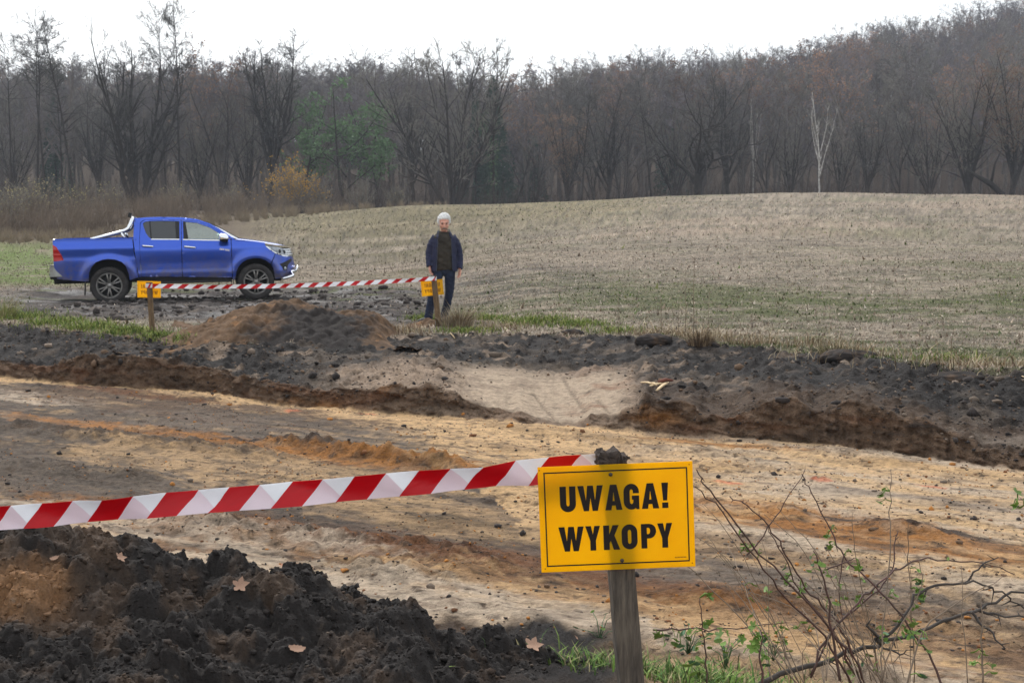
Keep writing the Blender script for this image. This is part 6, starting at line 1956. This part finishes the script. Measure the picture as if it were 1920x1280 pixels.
def leaves_at(rng, pos, s, flat=.6):
    n = len(pos); a = nrm(rng.normal(0, 1, (n, 3))); b = nrm(np.cross(a, rng.normal(0, 1, (n, 3))))
    sz = s * rng.uniform(.5, 1.4, (n, 1))
    V = np.stack([pos - a * sz * .5, pos + b * sz * flat * .5, pos + a * sz * .5, pos - b * sz * flat * .5], 1).reshape(-1, 3)
    return V, (np.arange(n) * 4)[:, None] + np.array([[0, 1, 2, 3]])


def stem_poly(rng, p, d, L, r, k, wig, up, taper=.15):
    P_ = [np.array(p, float)]; d = nrm(np.array(d, float))
    for i in range(k - 1):
        d = nrm(d + rng.normal(0, wig, 3) + np.array([0, 0, up])); P_.append(P_[-1] + d * L / (k - 1))
    return np.array(P_), r * (1 - (1 - taper) * np.linspace(0, 1, k) ** .9)


class Geo:
    def __init__(self): self.v = []; self.f = []; self.n = 0
    def add(self, V, F): self.v.append(V); self.f.append(F + self.n); self.n += len(V)
    def mesh(self, name, m, smooth_=True):
        q = [f for f in self.f if f.shape[1] == 4]; t = [f for f in self.f if f.shape[1] == 3]
        fl = ([np.concatenate(q)] if q else []) + ([np.concatenate(t)] if t else [])
        return np_mesh(name, np.concatenate(self.v), fl, [m], smooth_=smooth_)


def tree_geo(seed, kind):
    """returns (trunk geometry, crown geometry, leaf geometry or None), about 20 m tall"""
    rng = np.random.default_rng(seed)
    T, Cg, Lf = Geo(), Geo(), Geo()
    def lim(stems, n1, u0, lr, ang, up, wig, nb, nt, r_t, nsub=7, tw_l=.9, lr2=.42, lr3=.40):
        S = np.stack([s[0] for s in stems]); R = np.stack([s[1] for s in stems])
        T.add(*tubes((S, R), 8))
        a, ra = spawn(rng, S, R, n1, u0, lr, ang, up, wig, .55, 6, .8); ra = np.maximum(ra, .02)
        T.add(*tubes((a, ra), 5))
        b, rb = spawn(rng, a, ra, nb, .2, lr2, 42, up * .8, wig, .6, 4, .5); rb = np.clip(rb, .014, .06)
        Cg.add(*tubes((b, rb), 3))
        c, rc = spawn(rng, b, rb, nt, .15, lr3, 38, up * .6, wig, .6, 3, .35); rc = np.clip(rc, .010, .03)
        Cg.add(*cones(c, np.maximum(rc * .9, r_t)))
        return S, a, b, c
    if kind == 'alder':
        s = [stem_poly(rng, (0, 0, -.3), (rng.normal(0, .03), rng.normal(0, .03), 1), 20.3, .20, 14, .035, .02)]
        S, a, b, c = lim(s, 40, .40, .22, 66, .06, .14, 9, 10, .010)
    elif kind == 'pole':
        s = [stem_poly(rng, (0, 0, -.3), (rng.normal(0, .03), 0, 1), 20.3, .17, 14, .03, .02)]
        S, a, b, c = lim(s, 30, .60, .28, 62, .05, .16, 9, 10, .010)
        a2, r2 = spawn(rng, S, s[0][1][None], 9, .15, .09, 75, .0, .15, .3, 4, .5); T.add(*tubes((a2, np.maximum(r2, .015)), 3))
    elif kind == 'broad':
        s = []
        for i in range(9):
            az = 2 * math.pi * i / 9 + rng.uniform(-.3, .3); ti = rng.uniform(.05, .55)
            s.append(stem_poly(rng, (rng.normal(0, .35), rng.normal(0, .3), -.3), (math.sin(ti) * math.cos(az), math.sin(ti) * math.sin(az), math.cos(ti)), rng.uniform(15, 18.2), rng.uniform(.16, .30), 12, .06, .045))
        S, a, b, c = lim(s, 20, .2, .30, 46, .10, .13, 7, 9, .010)
    elif kind == 'spread':
        tr = stem_poly(rng, (0, 0, -.3), (0, 0, 1), 6.0, .42, 12, .04, .02, .75)
        T.add(*tubes((tr[0][None], tr[1][None]), 9))
        s = []
        for i in range(8):
            az = 2 * math.pi * i / 8 + rng.uniform(-.3, .3); ti = rng.uniform(.1, .75); z = rng.integers(7, 12)
            s.append(stem_poly(rng, tr[0][z], (math.sin(ti) * math.cos(az), math.sin(ti) * math.sin(az), math.cos(ti)), rng.uniform(11.5, 14.5), rng.uniform(.16, .24), 12, .08, .06))
        S, a, b, c = lim(s, 15, .12, .34, 50, .07, .14, 7, 9, .011)
    elif kind == 'oak':
        tr = stem_poly(rng, (0, 0, -.3), (-.12, 0, 1), 7.0, .55, 12, .06, .02, .8)
        T.add(*tubes((tr[0][None], tr[1][None]), 9))
        s = []
        for i in range(9):
            az = 2 * math.pi * i / 9 + rng.uniform(-.3, .3); ti = rng.uniform(.25, 1.2); z = rng.integers(5, 12)
            s.append(stem_poly(rng, tr[0][z], (math.sin(ti) * math.cos(az), math.sin(ti) * math.sin(az), math.cos(ti)), rng.uniform(9, 14), rng.uniform(.16, .30), 14, .22, .06))
        S, a, b, c = lim(s, 13, .15, .32, 52, .10, .24, 6, 8, .011)
    elif kind == 'lean':
        s = [stem_poly(rng, (0, 0, -.3), (.33, 0, 1), 13.5, .24, 12, .05, .0, .35), stem_poly(rng, (2.0, 0, 6.4), (-.45, .1, 1), 5.5, .10, 12, .08, .02), stem_poly(rng, (2.9, 0, 9.0), (.5, .1, 1), 5.5, .12, 12, .08, .03)]
        S, a, b, c = lim(s, 9, .55, .30, 48, .14, .14, 6, 8, .011)
    elif kind == 'small':
        s = [stem_poly(rng, (0, 0, -.3), (rng.normal(0, .15), 0, 1), 19.0, .26, 12, .12, .05)] + [stem_poly(rng, (0, 0, 2.2 + q), (rng.normal(0, .5), rng.normal(0, .4), 1), 15, .16, 12, .12, .04) for q in range(3)]
        S, a, b, c = lim(s, 14, .25, .28, 46, .12, .14, 6, 8, .012)
    elif kind == 'birch':
        s = [stem_poly(rng, (0, 0, -.3), (.02, 0, 1), 20, .17, 14, .03, .02, .2)] + [stem_poly(rng, (.1, 0, 6.5 + 1.2 * q), (rng.choice([-1, 1]) * rng.uniform(.15, .4), rng.normal(0, .2), 1), 10 - q, .07, 14, .05, .06, .2) for q in range(4)]
        S, a, b, c = lim(s, 9, .3, .16, 38, .2, .12, 4, 7, .009)
    elif kind in ('haze', 'rust'):
        tr = stem_poly(rng, (0, 0, -.3), (0, 0, 1), 4.5, .40, 12, .04, .02, .8)
        T.add(*tubes((tr[0][None], tr[1][None]), 8))
        s = []
        for i in range(9):
            az = 2 * math.pi * i / 9 + rng.uniform(-.3, .3); ti = rng.uniform(.08, .62); z = rng.integers(7, 12)
            s.append(stem_poly(rng, tr[0][z], (math.sin(ti) * math.cos(az), math.sin(ti) * math.sin(az), math.cos(ti)), rng.uniform(13, 16), rng.uniform(.14, .22), 12, .06, .05))
        S, a, b, c = lim(s, 16, .15, .32, 46, .12, .11, 7, 10, .010)
        if kind == 'rust':
            e = c[rng.random(len(c)) < .55][:, -1]; Lf.add(*leaves_at(rng, e + rng.normal(0, .12, e.shape), .20))
    elif kind == 'green':
        s = [stem_poly(rng, (0, 0, -.3), (rng.normal(0, .12), 0, 1), 19, .28, 12, .07, .03)] + [stem_poly(rng, (0, 0, 3.5 + 2 * q), (rng.normal(0, .7), rng.normal(0, .5), .8), 9, .13, 12, .14, .03) for q in range(4)]
        S, a, b, c = lim(s, 12, .25, .34, 66, .02, .14, 6, 5, .011)
        e = b[:, -1]; e = np.repeat(e, 7, 0); Lf.add(*leaves_at(rng, e + rng.normal(0, .38, e.shape) * np.array([1, 1, .6]), .44))
        e = np.concatenate([S[:, 2:9].reshape(-1, 3)] * 9); Lf.add(*leaves_at(rng, e + rng.normal(0, .28, e.shape), .26))
    elif kind == 'ivy':
        s = [stem_poly(rng, (0, 0, -.3), (.02, 0, 1), 20, .26, 14, .04, .02), stem_poly(rng, (.1, 0, 7), (.3, 0, 1), 11, .14, 14, .06, .05)]
        S, a, b, c = lim(s, 22, .45, .22, 55, .12, .12, 6, 8, .011)
        e = np.concatenate([S[0, 1:9], S[1, 1:7]]); e = np.repeat(e, 60, 0); Lf.add(*leaves_at(rng, e + rng.normal(0, .42, e.shape) * np.array([.8, .8, 1.3]), .24))
    elif kind == 'fir':
        s = stem_poly(rng, (0, 0, -.3), (0, 0, 1), 20, .22, 10, .005, .02, .1)
        T.add(*tubes((s[0][None], s[1][None]), 6))
        P_ = []
        for z in np.arange(2.5, 19.8, .38):
            rr = (20.2 - z) * .24 + .05
            for q in range(9):
                az = rng.uniform(0, 6.28); L = rr * rng.uniform(.7, 1.1)
                P_.append([(0, 0, z), (L * .5 * math.cos(az), L * .5 * math.sin(az), z - .02 * L), (L * math.cos(az), L * math.sin(az), z - .28 * L)])
        P_ = np.array(P_); Cg.add(*cones(P_, np.full((len(P_), 3), .03)))
        e = np.concatenate([P_[:, 1] * w + P_[:, 2] * (1 - w) for w in (.0, .25, .5, .8, 1.0)] * 3); e = e + rng.normal(0, .16, e.shape) * np.array([1, 1, .7]); Lf.add(*leaves_at(rng, e, np.clip((20.6 - e[:, 2:3]) * .14, .14, .5), .45))
    elif kind in ('wood', 'rustwood'):
        s = [stem_poly(rng, (0, 0, -.3), (rng.normal(0, .05), rng.normal(0, .05), 1), 17, .22, 10, .04, .02)] + [stem_poly(rng, (0, 0, 4 + 1.4 * q), (rng.normal(0, .45), rng.normal(0, .45), 1), 11.5 - q, .13, 10, .08, .06) for q in range(5)]
        S, a, b, c = lim(s, 10, .25, .36, 56, .06, .14, 6, 9, .014)
    if kind == 'rustwood':
        e = c[rng.random(len(c)) < .5][:, -1]; Lf.add(*leaves_at(rng, e + rng.normal(0, .12, e.shape), .22))
    return T, Cg, Lf


def tree_meshes(seed, kind, bark, twig, leafm=None):
    T, Cg, Lf = tree_geo(seed, kind)
    return T.mesh("trunk", bark), Cg.mesh("crown", twig, False), (Lf.mesh("foliage", leafm, False) if leafm and Lf.n else None)


PROTO = {
    'alder': tree_meshes(1, 'alder', BARK, TWIG), 'alder2': tree_meshes(2, 'alder', BARK, TWIG), 'pole': tree_meshes(3, 'pole', BARK, TWIG), 'pole2': tree_meshes(4, 'pole', BARK, TWIG),
    'broad': tree_meshes(5, 'broad', BARK, TWIG), 'broad2': tree_meshes(6, 'broad', BARK, TWIGB), 'spread': tree_meshes(7, 'spread', BARK, TWIG), 'oak': tree_meshes(8, 'oak', BARK, TWIG),
    'lean': tree_meshes(9, 'lean', BARK, TWIG), 'small': tree_meshes(10, 'small', BARK, TWIG), 'birch': tree_meshes(11, 'birch', BIRCHB, TWIGB), 'haze': tree_meshes(12, 'haze', BARK, TWIGB),
    'rust': tree_meshes(13, 'rust', BARK, TWIGB, RUSTL), 'green': tree_meshes(14, 'green', BARK, TWIG, IVY), 'green2': tree_meshes(15, 'green', BARK, TWIG, IVY), 'ivy': tree_meshes(16, 'ivy', BARK, TWIG, IVY),
    'fir': tree_meshes(17, 'fir', BARK, FIR, FIR),
}


def put_tree(name, x, ytop, Y, kind, label, group, sx=1.0, rot=None, hp=20.0, flip=1):
    X = float((x - 960) / FPX * Y); z = gz(X, Y)
    top = P(x, ytop, Y)[2]; s = (top - z) / hp
    root = empty(name, (X, Y, z - .05), (0, 0, rot if rot is not None else random.uniform(0, 6.28))); root.scale = (s * sx * flip, s * sx, s)
    tag(root, label, "tree", group)
    T, Cg, Lf = PROTO[kind]
    link(bpy.data.objects.new("trunk", T), root); link(bpy.data.objects.new("crown", Cg), root)
    if Lf: link(bpy.data.objects.new("foliage", Lf), root)
    return root


EDGE = "trees along the far edge of the field"
HERO = [
    ("alder_tree", 26, 78, 121, 'pole', "slender bare alder nearest the left edge of the photo", .9), ("alder_tree", 73, 48, 119, 'pole2', "tall slender alder with a flat bushy top, left of a close pair", 1.0),
    ("alder_tree", 88, 66, 123, 'pole', "tall slender alder with a bushy top, right of a close pair", 1.0), ("alder_tree", 121, 132, 126, 'alder', "shorter thin alder between the bushy pair and a taller alder", .9),
    ("alder_tree", 146, 40, 120, 'alder2', "tall alder with an open twiggy top above the pickup's tail", .9), ("bare_tree", 266, 16, 117, 'broad', "huge many-stemmed bare tree behind the pickup's cab", 1.05),
    ("alder_tree", 316, 20, 121, 'pole', "tall straight alder directly right of the huge many-stemmed tree", .7), ("alder_tree", 344, 12, 118, 'alder', "tallest alder leaning slightly right, beyond the pickup's bonnet", .85),
    ("bare_tree", 424, 110, 126, 'small', "thin dark bare tree above the front of the pickup", .7), ("bare_tree", 512, 42, 128, 'spread', "spreading bare tree with an airy round crown behind the yellow bush", .95),
    ("green_tree", 578, 165, 131, 'green', "ivy-green tree just right of the yellow bush", .95), ("green_tree", 652, 150, 127, 'green2', "green tree with dark crooked limbs left of the large pale crown", 1.1),
    ("green_tree", 706, 170, 133, 'green', "dense green tree standing against the left side of the large pale crown", 1.0), ("bare_tree", 850, 46, 123, 'broad2', "large bare tree with a pale fan-shaped crown behind the man", 1.0),
    ("ivy_tree", 926, 84, 127, 'ivy', "slim tree wrapped in green ivy right of the large pale crown", .9), ("leaning_tree", 955, 200, 120, 'lean', "dark tree leaning strongly to the right at the field edge", 1.0),
    ("bare_tree", 1003, 215, 126, 'small', "small crooked bare tree just right of the leaning tree", .8), ("bare_tree", 1088, 168, 124, 'alder', "dark straight tree left of a group of three at the field edge", 1.1),
    ("bare_tree", 1112, 176, 128, 'small', "forked tree in the middle of a group of three at the field edge", .8), ("bare_tree", 1138, 158, 126, 'spread', "round-crowned tree right of a group of three at the field edge", .9),
    ("bare_tree", 1168, 175, 130, 'small', "twisted tree between the group of three and the oak", .8), ("bare_tree", 1224, 150, 129, 'alder2', "dark slim tree just left of the gnarled oak", 1.0),
    ("oak_tree", 1306, 66, 122, 'oak', "gnarled dark oak with crooked limbs, tallest at mid right", .95), ("bare_tree", 1362, 110, 134, 'spread', "twiggy bare tree close behind the right side of the gnarled oak", .8),
    ("birch_tree", 1409, 180, 128, 'birch', "thin pale birch between the oak and the white birch", .5), ("bare_tree", 1436, 190, 126, 'small', "low branchy tree right of the thin pale birch", .8),
    ("birch_tree", 1532, 165, 121, 'birch', "bright white birch standing alone before the dark wood", 1.15), ("bare_tree", 1622, 190, 125, 'spread', "dark rounded bare tree right of the white birch", .9),
    ("bare_tree", 1684, 185, 128, 'small', "dark bare tree midway between the white birch and the buff tree", .85), ("bare_tree", 1812, 98, 121, 'haze', "big buff bare tree with upswept limbs near the right edge", 1.05),
    ("rust_tree", 1886, 92, 119, 'rust', "bare tree with rusty leaves at the right edge", 1.0), ("bare_tree", 1740, 150, 131, 'haze', "pale twiggy tree left of the big buff tree", .8),
    ("bare_tree", 190, 165, 130, 'spread', "low bare tree filling the gap left of the huge many-stemmed tree", .8), ("bare_tree", 468, 150, 133, 'haze', "pale twiggy tree left of the spreading airy crown", .8),
    ("bare_tree", 776, 150, 130, 'spread', "dark bare tree behind the left side of the large pale crown", .8), ("bare_tree", 1266, 175, 133, 'haze', "pale twiggy tree behind the left limbs of the gnarled oak", .8),
    ("bare_tree", 1480, 190, 131, 'haze', "pale twiggy tree left of the white birch", .8), ("bare_tree", 1570, 200, 130, 'haze', "pale twiggy tree just right of the white birch", .8), ("bare_tree", 30, 190, 132, 'haze', "low pale twiggy tree at the left edge behind the alders", .9),
    ("bare_tree", 380, 185, 131, 'haze', "low pale twiggy tree right of the tallest alder", .9), ("bare_tree", 1058, 190, 132, 'rust', "low tree with rusty leaves left of the group of three", .8),
]
for (nm, x, yt, Y, kd, lab, sx) in HERO:
    put_tree(nm, x, yt, Y, kd, lab, EDGE, sx, rot={'lean': 0.0, 'birch': 0.0}.get(kd))

# bent fallen trunk at the far right
mb = MB(); q = [P(1880, 366, 118), P(1858, 345, 118), P(1835, 332, 118), P(1812, 318, 118)]; mb.tube(q, [.32, .26, .2, .12], 8); mb.tube([q[1], q[1] + np.array([.3, 0, 1.8]), q[1] + np.array([1.0, .2, 3.2])], [.14, .1, .04], 6)
tag(mb.build("fallen_tree", [BARK]), "dark fallen trunk leaning among the trees near the right edge", "tree", EDGE)

# ---- wood on the hillside: the nearest trees one by one, the rest as one mass
WOOD_MESH = []
for sd, tw in ((31, TWIGG), (32, TWIGP), (33, TWIGB), (34, TWIGP)):
    T, Cg, Lf = tree_geo(sd, 'wood')
    V = np.concatenate(T.v + Cg.v); off = sum(len(v) for v in T.v)
    F4 = np.concatenate([f for f in T.f] + [f + off for f in Cg.f if f.shape[1] == 4]); F3 = np.concatenate([f + off for f in Cg.f if f.shape[1] == 3])
    nt_ = sum(len(f) for f in T.f)
    mi = np.concatenate([np.zeros(nt_, int), np.ones(len(F4) - nt_ + len(F3), int)])
    WOOD_MESH.append((V, F4, F3, mi, tw))
WM = [np_mesh("wood_tree", V, [F4, F3], [BARKW, tw], mi=mi) for V, F4, F3, mi, tw in WOOD_MESH]
T, Cg, Lf = tree_geo(41, 'rustwood')
_V = np.concatenate(T.v + Cg.v + Lf.v); o1 = sum(len(v) for v in T.v); o2 = o1 + sum(len(v) for v in Cg.v)
_F4 = np.concatenate([f for f in T.f] + [f + o1 for f in Cg.f if f.shape[1] == 4] + [f + o2 for f in Lf.f]); _F3 = np.concatenate([f + o1 for f in Cg.f if f.shape[1] == 3])
_a = sum(len(f) for f in T.f); _b = sum(len(f) for f in Cg.f if f.shape[1] == 4); _c = sum(len(f) for f in Lf.f)
RUSTV = (_V, _F4, _F3, np.concatenate([np.zeros(_a, int), np.ones(_b, int), np.full(_c, 2), np.ones(len(_F3), int)]))
RUSTM = np_mesh("rust_tree", _V, [_F4, _F3], [BARKW, TWIGP, RUSTL], mi=RUSTV[3])
T, Cg, Lf = tree_geo(42, 'fir')
_V = np.concatenate(T.v + Cg.v + Lf.v); o1 = sum(len(v) for v in T.v); o2 = o1 + sum(len(v) for v in Cg.v)
_F4 = np.concatenate([f for f in T.f] + [f + o2 for f in Lf.f]); _F3 = np.concatenate([f + o1 for f in Cg.f])
FIRV = (_V, _F4, _F3, np.concatenate([np.zeros(sum(len(f) for f in T.f), int), np.ones(len(_F4) - sum(len(f) for f in T.f) + len(_F3), int)]))
FIRM = np_mesh("fir_tree", _V, [_F4, _F3], [BARK, FIR], mi=FIRV[3])

rw_ = np.random.default_rng(55)
pts = []
for Y in np.exp(np.arange(math.log(150), math.log(352), .030)):
    st = 4.6 / Y
    for t in np.arange(-.47, .47, st):
        yy = Y * math.exp(rw_.uniform(-.014, .014)); pts.append((t + rw_.uniform(-.4, .4) * st, yy))
pts = np.array(pts); tY = pts[:, 1]; tX = pts[:, 0] * tY; tZ = ground(tX, tY)
kindv = rw_.random(len(pts)); px_ = 960 + pts[:, 0] * FPX
patch = fbm(tX / 28, tY / 28, 701, 2)
is_fir = ((kindv < .003) | ((px_ < 420) & (tY > 270) & (kindv < .35)) | ((px_ > 640) & (px_ < 800) & (tY > 190) & (tY < 260) & (kindv < .25)) | ((px_ > 860) & (px_ < 1010) & (tY < 185) & (kindv < .2)))
is_rust = ~is_fir & (rw_.random(len(pts)) < .10 + .16 * smooth(.05, .3, patch))
var = rw_.integers(0, 4, len(pts))
hgt = rw_.uniform(11.5, 19.5, len(pts)); hgt[is_fir] *= .9
order = np.argsort(tY)
ONE = set(order[:240].tolist())
COLW = ["bare grey-brown tree", "bare purplish grey tree", "bare buff tree", "bare tree with purplish spreading twigs"]
for i in order[:240]:
    k = 'fir' if is_fir[i] else 'rust' if is_rust[i] else 'wood'
    o = link(bpy.data.objects.new({'fir': "fir_tree", 'rust': "rust_tree", 'wood': "bare_tree"}[k], {'fir': FIRM, 'rust': RUSTM, 'wood': WM[var[i]]}[k]))
    o.location = (tX[i], tY[i], tZ[i]); o.rotation_euler = (0, 0, rw_.uniform(0, 6.28)); s = hgt[i] / (19.0 if k == 'fir' else 17.5); o.scale = (s, s, s)
    where = ["on the slope above the pickup", "on the slope between pickup and man", "on the slope behind the man", "on the slope right of the man", "on the slope behind the white birch", "on the slope at the right edge"][int(np.clip((px_[i] - 0) // 320, 0, 5))]
    what = {'fir': "dark green fir among bare trees", 'rust': "tree keeping rusty leaves among bare trees", 'wood': COLW[var[i]] + " in the wood"}[k]
    tag(o, what + " " + where, "tree", what + "s " + where if k == 'wood' else what.replace("tree keeping", "trees keeping").replace("green fir", "green firs") + " " + where)


def wood_mass(name, geo, mats, sel, hp, label):
    """one object: the tree's own mesh plus loose points, repeated on its points by geometry nodes"""
    V, F4, F3, mi = geo
    idx = np.array([i for i in sel if i not in ONE]); n = len(idx)
    if n == 0: return
    allV = np.concatenate([V, np.stack([tX[idx], tY[idx], tZ[idx]], 1)])
    me = np_mesh(name, allV, [F4, F3], mats, mi=mi)
    for an, val in (("spot", np.r_[np.zeros(len(V)), np.ones(n)]), ("turn", np.r_[np.zeros(len(V)), rw_.uniform(0, 6.28, n)]), ("size", np.r_[np.ones(len(V)), hgt[idx] / hp])):
        me.attributes.new(an, 'FLOAT', 'POINT').data.foreach_set("value", val.astype(np.float32))
    o = link(bpy.data.objects.new(name, me))
    ng = bpy.data.node_groups.new(name, 'GeometryNodeTree')
    ng.interface.new_socket("Geometry", in_out='INPUT', socket_type='NodeSocketGeometry'); ng.interface.new_socket("Geometry", in_out='OUTPUT', socket_type='NodeSocketGeometry')
    N = ng.nodes; L = ng.links
    gi = N.new("NodeGroupInput"); go = N.new("NodeGroupOutput"); sp = N.new("GeometryNodeSeparateGeometry"); sp.domain = 'POINT'
    def att(nm):
        a = N.new("GeometryNodeInputNamedAttribute"); a.data_type = 'FLOAT'; a.inputs["Name"].default_value = nm; return a.outputs["Attribute"]
    cmp_ = N.new("FunctionNodeCompare"); cmp_.data_type = 'FLOAT'; cmp_.operation = 'GREATER_THAN'; cmp_.inputs[1].default_value = .5
    L.new(att("spot"), cmp_.inputs[0]); L.new(gi.outputs[0], sp.inputs[0]); L.new(cmp_.outputs[0], sp.inputs[1])
    ip = N.new("GeometryNodeInstanceOnPoints"); cx = N.new("ShaderNodeCombineXYZ"); L.new(att("turn"), cx.inputs[2])
    m2p = N.new("GeometryNodeMeshToPoints"); L.new(sp.outputs[0], m2p.inputs[0])
    L.new(m2p.outputs[0], ip.inputs["Points"]); L.new(sp.outputs[1], ip.inputs["Instance"])
    L.new(cx.outputs[0], ip.inputs["Rotation"]); L.new(att("size"), ip.inputs["Scale"]); L.new(ip.outputs[0], go.inputs[0])
    md = o.modifiers.new("repeat", 'NODES'); md.node_group = ng
    tag(o, label, None, None, "stuff")


allI = np.arange(len(pts))
for q in range(4):
    V, F4, F3, mi, tw = WOOD_MESH[q]
    wood_mass("woodland", (V, F4, F3, mi), [BARKW, tw], allI[~is_fir & ~is_rust & (var == q)], 17.5, "bare wood covering the hillside behind the field")
wood_mass("woodland", RUSTV, [BARKW, TWIGP, RUSTL], allI[is_rust], 17.5, "rusty leaved trees mixed into the hillside wood")
wood_mass("woodland", FIRV, [BARK, FIR], allI[is_fir], 19.0, "dark firs mixed into the hillside wood")


# ---- thickets along the field edge
def thicket(name, X, Y, H, nst, m, label, spread=.5, r=.02, twigs=3):
    rng = np.random.default_rng(int(abs(X[0]) * 100))
    n = len(X); z = ground(X, Y)
    a = rng.uniform(0, 6.28, (n, nst)); ti = np.abs(rng.normal(0, spread, (n, nst)))
    d = np.stack([np.sin(ti) * np.cos(a), np.sin(ti) * np.sin(a), np.cos(ti)], -1)
    L = H[:, None] * rng.uniform(.5, 1.1, (n, nst))
    b = np.stack([X, Y, z - .05], 1)[:, None] + rng.normal(0, .3, (n, nst, 3)) * np.array([1, 1, 0]) * H[:, None, None] * .25
    p1 = b + d * (L * .5)[..., None]; p2 = p1 + nrm(d + rng.normal(0, .25, d.shape)) * (L * .5)[..., None]
    S = np.stack([b, p1, p2], 2).reshape(-1, 3, 3); R = np.repeat(np.array([[r, r * .7, r * .3]]), len(S), 0)
    Gm = Geo(); Gm.add(*cones(S[:, :2], R)); Gm.add(*cones(S[:, 1:], R[:, 1:]))
    if twigs:
        c, rc = spawn(rng, S, R, twigs, .2, .35, 35, .1, .1, .7, 2, .2); Gm.add(*cones(c, np.maximum(rc, r * .4)))
    o = link(bpy.data.objects.new(name, Gm.mesh(name, m, False)))
    return tag(o, label, None, None, "stuff")


rt = np.random.default_rng(66)
n = 430; t_ = rt.uniform(-.46, .46, n); Y_ = rt.uniform(109, 136, n) + 4 * (t_ > -.05)
thicket("undergrowth", t_ * Y_, Y_, rt.uniform(2.0, 5.5, n), 16, SHRUBD, "dark twiggy undergrowth below the trees along the field edge", .45, .022, 3)
n = 260; t_ = rt.uniform(-.46, -.13, n); Y_ = np.interp(t_, [-.46, -.33, -.25, -.16, -.13], [60, 63, 78, 100, 106]) * rt.uniform(1.0, 1.22, n)
thicket("dry_thicket", t_ * Y_, Y_, rt.uniform(1.0, 2.3, n), 34, SHRUB, "grey brown dry brush along the field edge behind the pickup", .28, .013, 2)
n = 300; t_ = rt.uniform(-.46, -.05, n); Y_ = np.interp(t_, [-.46, -.33, -.25, -.16, -.10, -.05], [57, 60, 72, 94, 103, 104]) * rt.uniform(.985, 1.05, n)
thicket("dry_reeds", t_ * Y_, Y_, rt.uniform(.3, .8, n) + .3 * (np.abs(t_ + .2) < .06), 40, PALEG, "pale dry grass fringe along the field edge", .35, .010, 0)


def shrub(x, ytop, ybase, Y, w, m, leafm, nleaf, label, seed, name="shrub", lsize=.12, sm=None):
    X = (x - 960) / FPX * Y; z = gz(X, Y); H = P(x, ytop, Y)[2] - z
    root = empty(name, (X, Y, z)); tag(root, label, "shrub", "shrubs along the field edge")
    rng = np.random.default_rng(seed); n = 46
    a = rng.uniform(0, 6.28, n); ti = np.abs(rng.normal(0, .5, n)); S = []
    for q in range(n):
        L = H * rng.uniform(.7, 1.1) * (1 - .25 * ti[q]); S.append(stem_poly(rng, (rng.normal(0, w * .12), rng.normal(0, w * .12), -.05), (math.sin(ti[q]) * math.cos(a[q]) * w / H * 1.4, math.sin(ti[q]) * math.sin(a[q]) * w / H * 1.4, math.cos(ti[q])), L, .03, 5, .12, .03)[0])
    S = np.array(S); R = np.repeat(np.linspace(.03, .008, 5)[None], n, 0)
    g = Geo(); g.add(*tubes((S, R), 3)); link(bpy.data.objects.new("stem", g.mesh("stem", m)), root)
    b, rb = spawn(rng, S, R, 9, .25, .35, 40, .12, .12, .7, 3, .25); c, rc = spawn(rng, b, np.maximum(rb, .008), 5, .1, .5, 36, .1, .1, .7, 2, .15)
    g = Geo(); g.add(*cones(b, np.maximum(rb, .010))); g.add(*cones(c, np.maximum(rc, .008))); link(bpy.data.objects.new("twigs", g.mesh("twigs", sm or TWIGB, False)), root)
    if leafm:
        e = np.concatenate([c[:, -1], b[:, -1]]); e = e[rng.integers(0, len(e), nleaf)]; e = e[e[:, 2] > H * .25]
        g = Geo(); g.add(*leaves_at(rng, e + rng.normal(0, .1, e.shape), lsize)); link(bpy.data.objects.new("foliage", g.mesh("foliage", leafm, False)), root)


BUFF = mat("buff_leaves", lin(160, 150, 112), rough=.9, var=.25, scale=2, trans=.3)
shrub(548, 300, 385, 104, 3.0, SHRUB, YELL, 1300, "bush with yellow autumn leaves right of the pickup's nose", 1, lsize=.16)
shrub(600, 325, 385, 105, 2.2, SHRUB, YELL, 260, "smaller bush with sparse yellow leaves right of the yellow bush", 2, lsize=.15)
shrub(70, 325, 440, 74, 2.6, SHRUB, BUFF, 420, "tall pale shrub near the left edge behind the dry brush", 3)
shrub(150, 335, 440, 77, 2.4, SHRUB, BUFF, 300, "pale shrub above the pickup's load bed", 4)
shrub(20, 350, 440, 70, 2.2, SHRUB, BUFF, 200, "low pale shrub right at the left edge of the photo", 5)
shrub(215, 345, 420, 92, 2.2, SHRUB, BUFF, 160, "grey shrub left of the huge many-stemmed tree", 6)
shrub(335, 345, 410, 100, 2.4, SHRUB, BUFF, 200, "grey shrub right of the huge many-stemmed tree", 7)
shrub(440, 345, 400, 104, 2.2, SHRUB, BUFF, 140, "grey shrub left of the yellow bush", 8)
shrub(680, 335, 385, 108, 2.6, SHRUB, None, 0, "bare grey shrub under the green trees", 9)
shrub(745, 345, 385, 108, 2.0, SHRUB, BUFF, 60, "low bare grey shrub left of the large pale-crowned tree", 10)

# ------------------------------------------------------------------ autumn air
hm = bpy.data.materials.new("haze_air"); hm.use_nodes = True
hn = hm.node_tree.nodes; hn.clear()
ho = hn.new("ShaderNodeOutputMaterial"); hv = hn.new("ShaderNodeVolumePrincipled")
hv.inputs["Color"].default_value = (.80, .87, 1.0, 1); hv.inputs["Density"].default_value = .00046; hv.inputs["Anisotropy"].default_value = 0.0
hm.node_tree.links.new(hv.outputs[0], ho.inputs["Volume"])
mb = MB(); mb.box((0, 680, 30), (7600, 1500, 140))
hz_ = mb.build("haze", [hm]); tag(hz_, "thin grey autumn haze over the field and the wooded hill", None, None, "stuff")
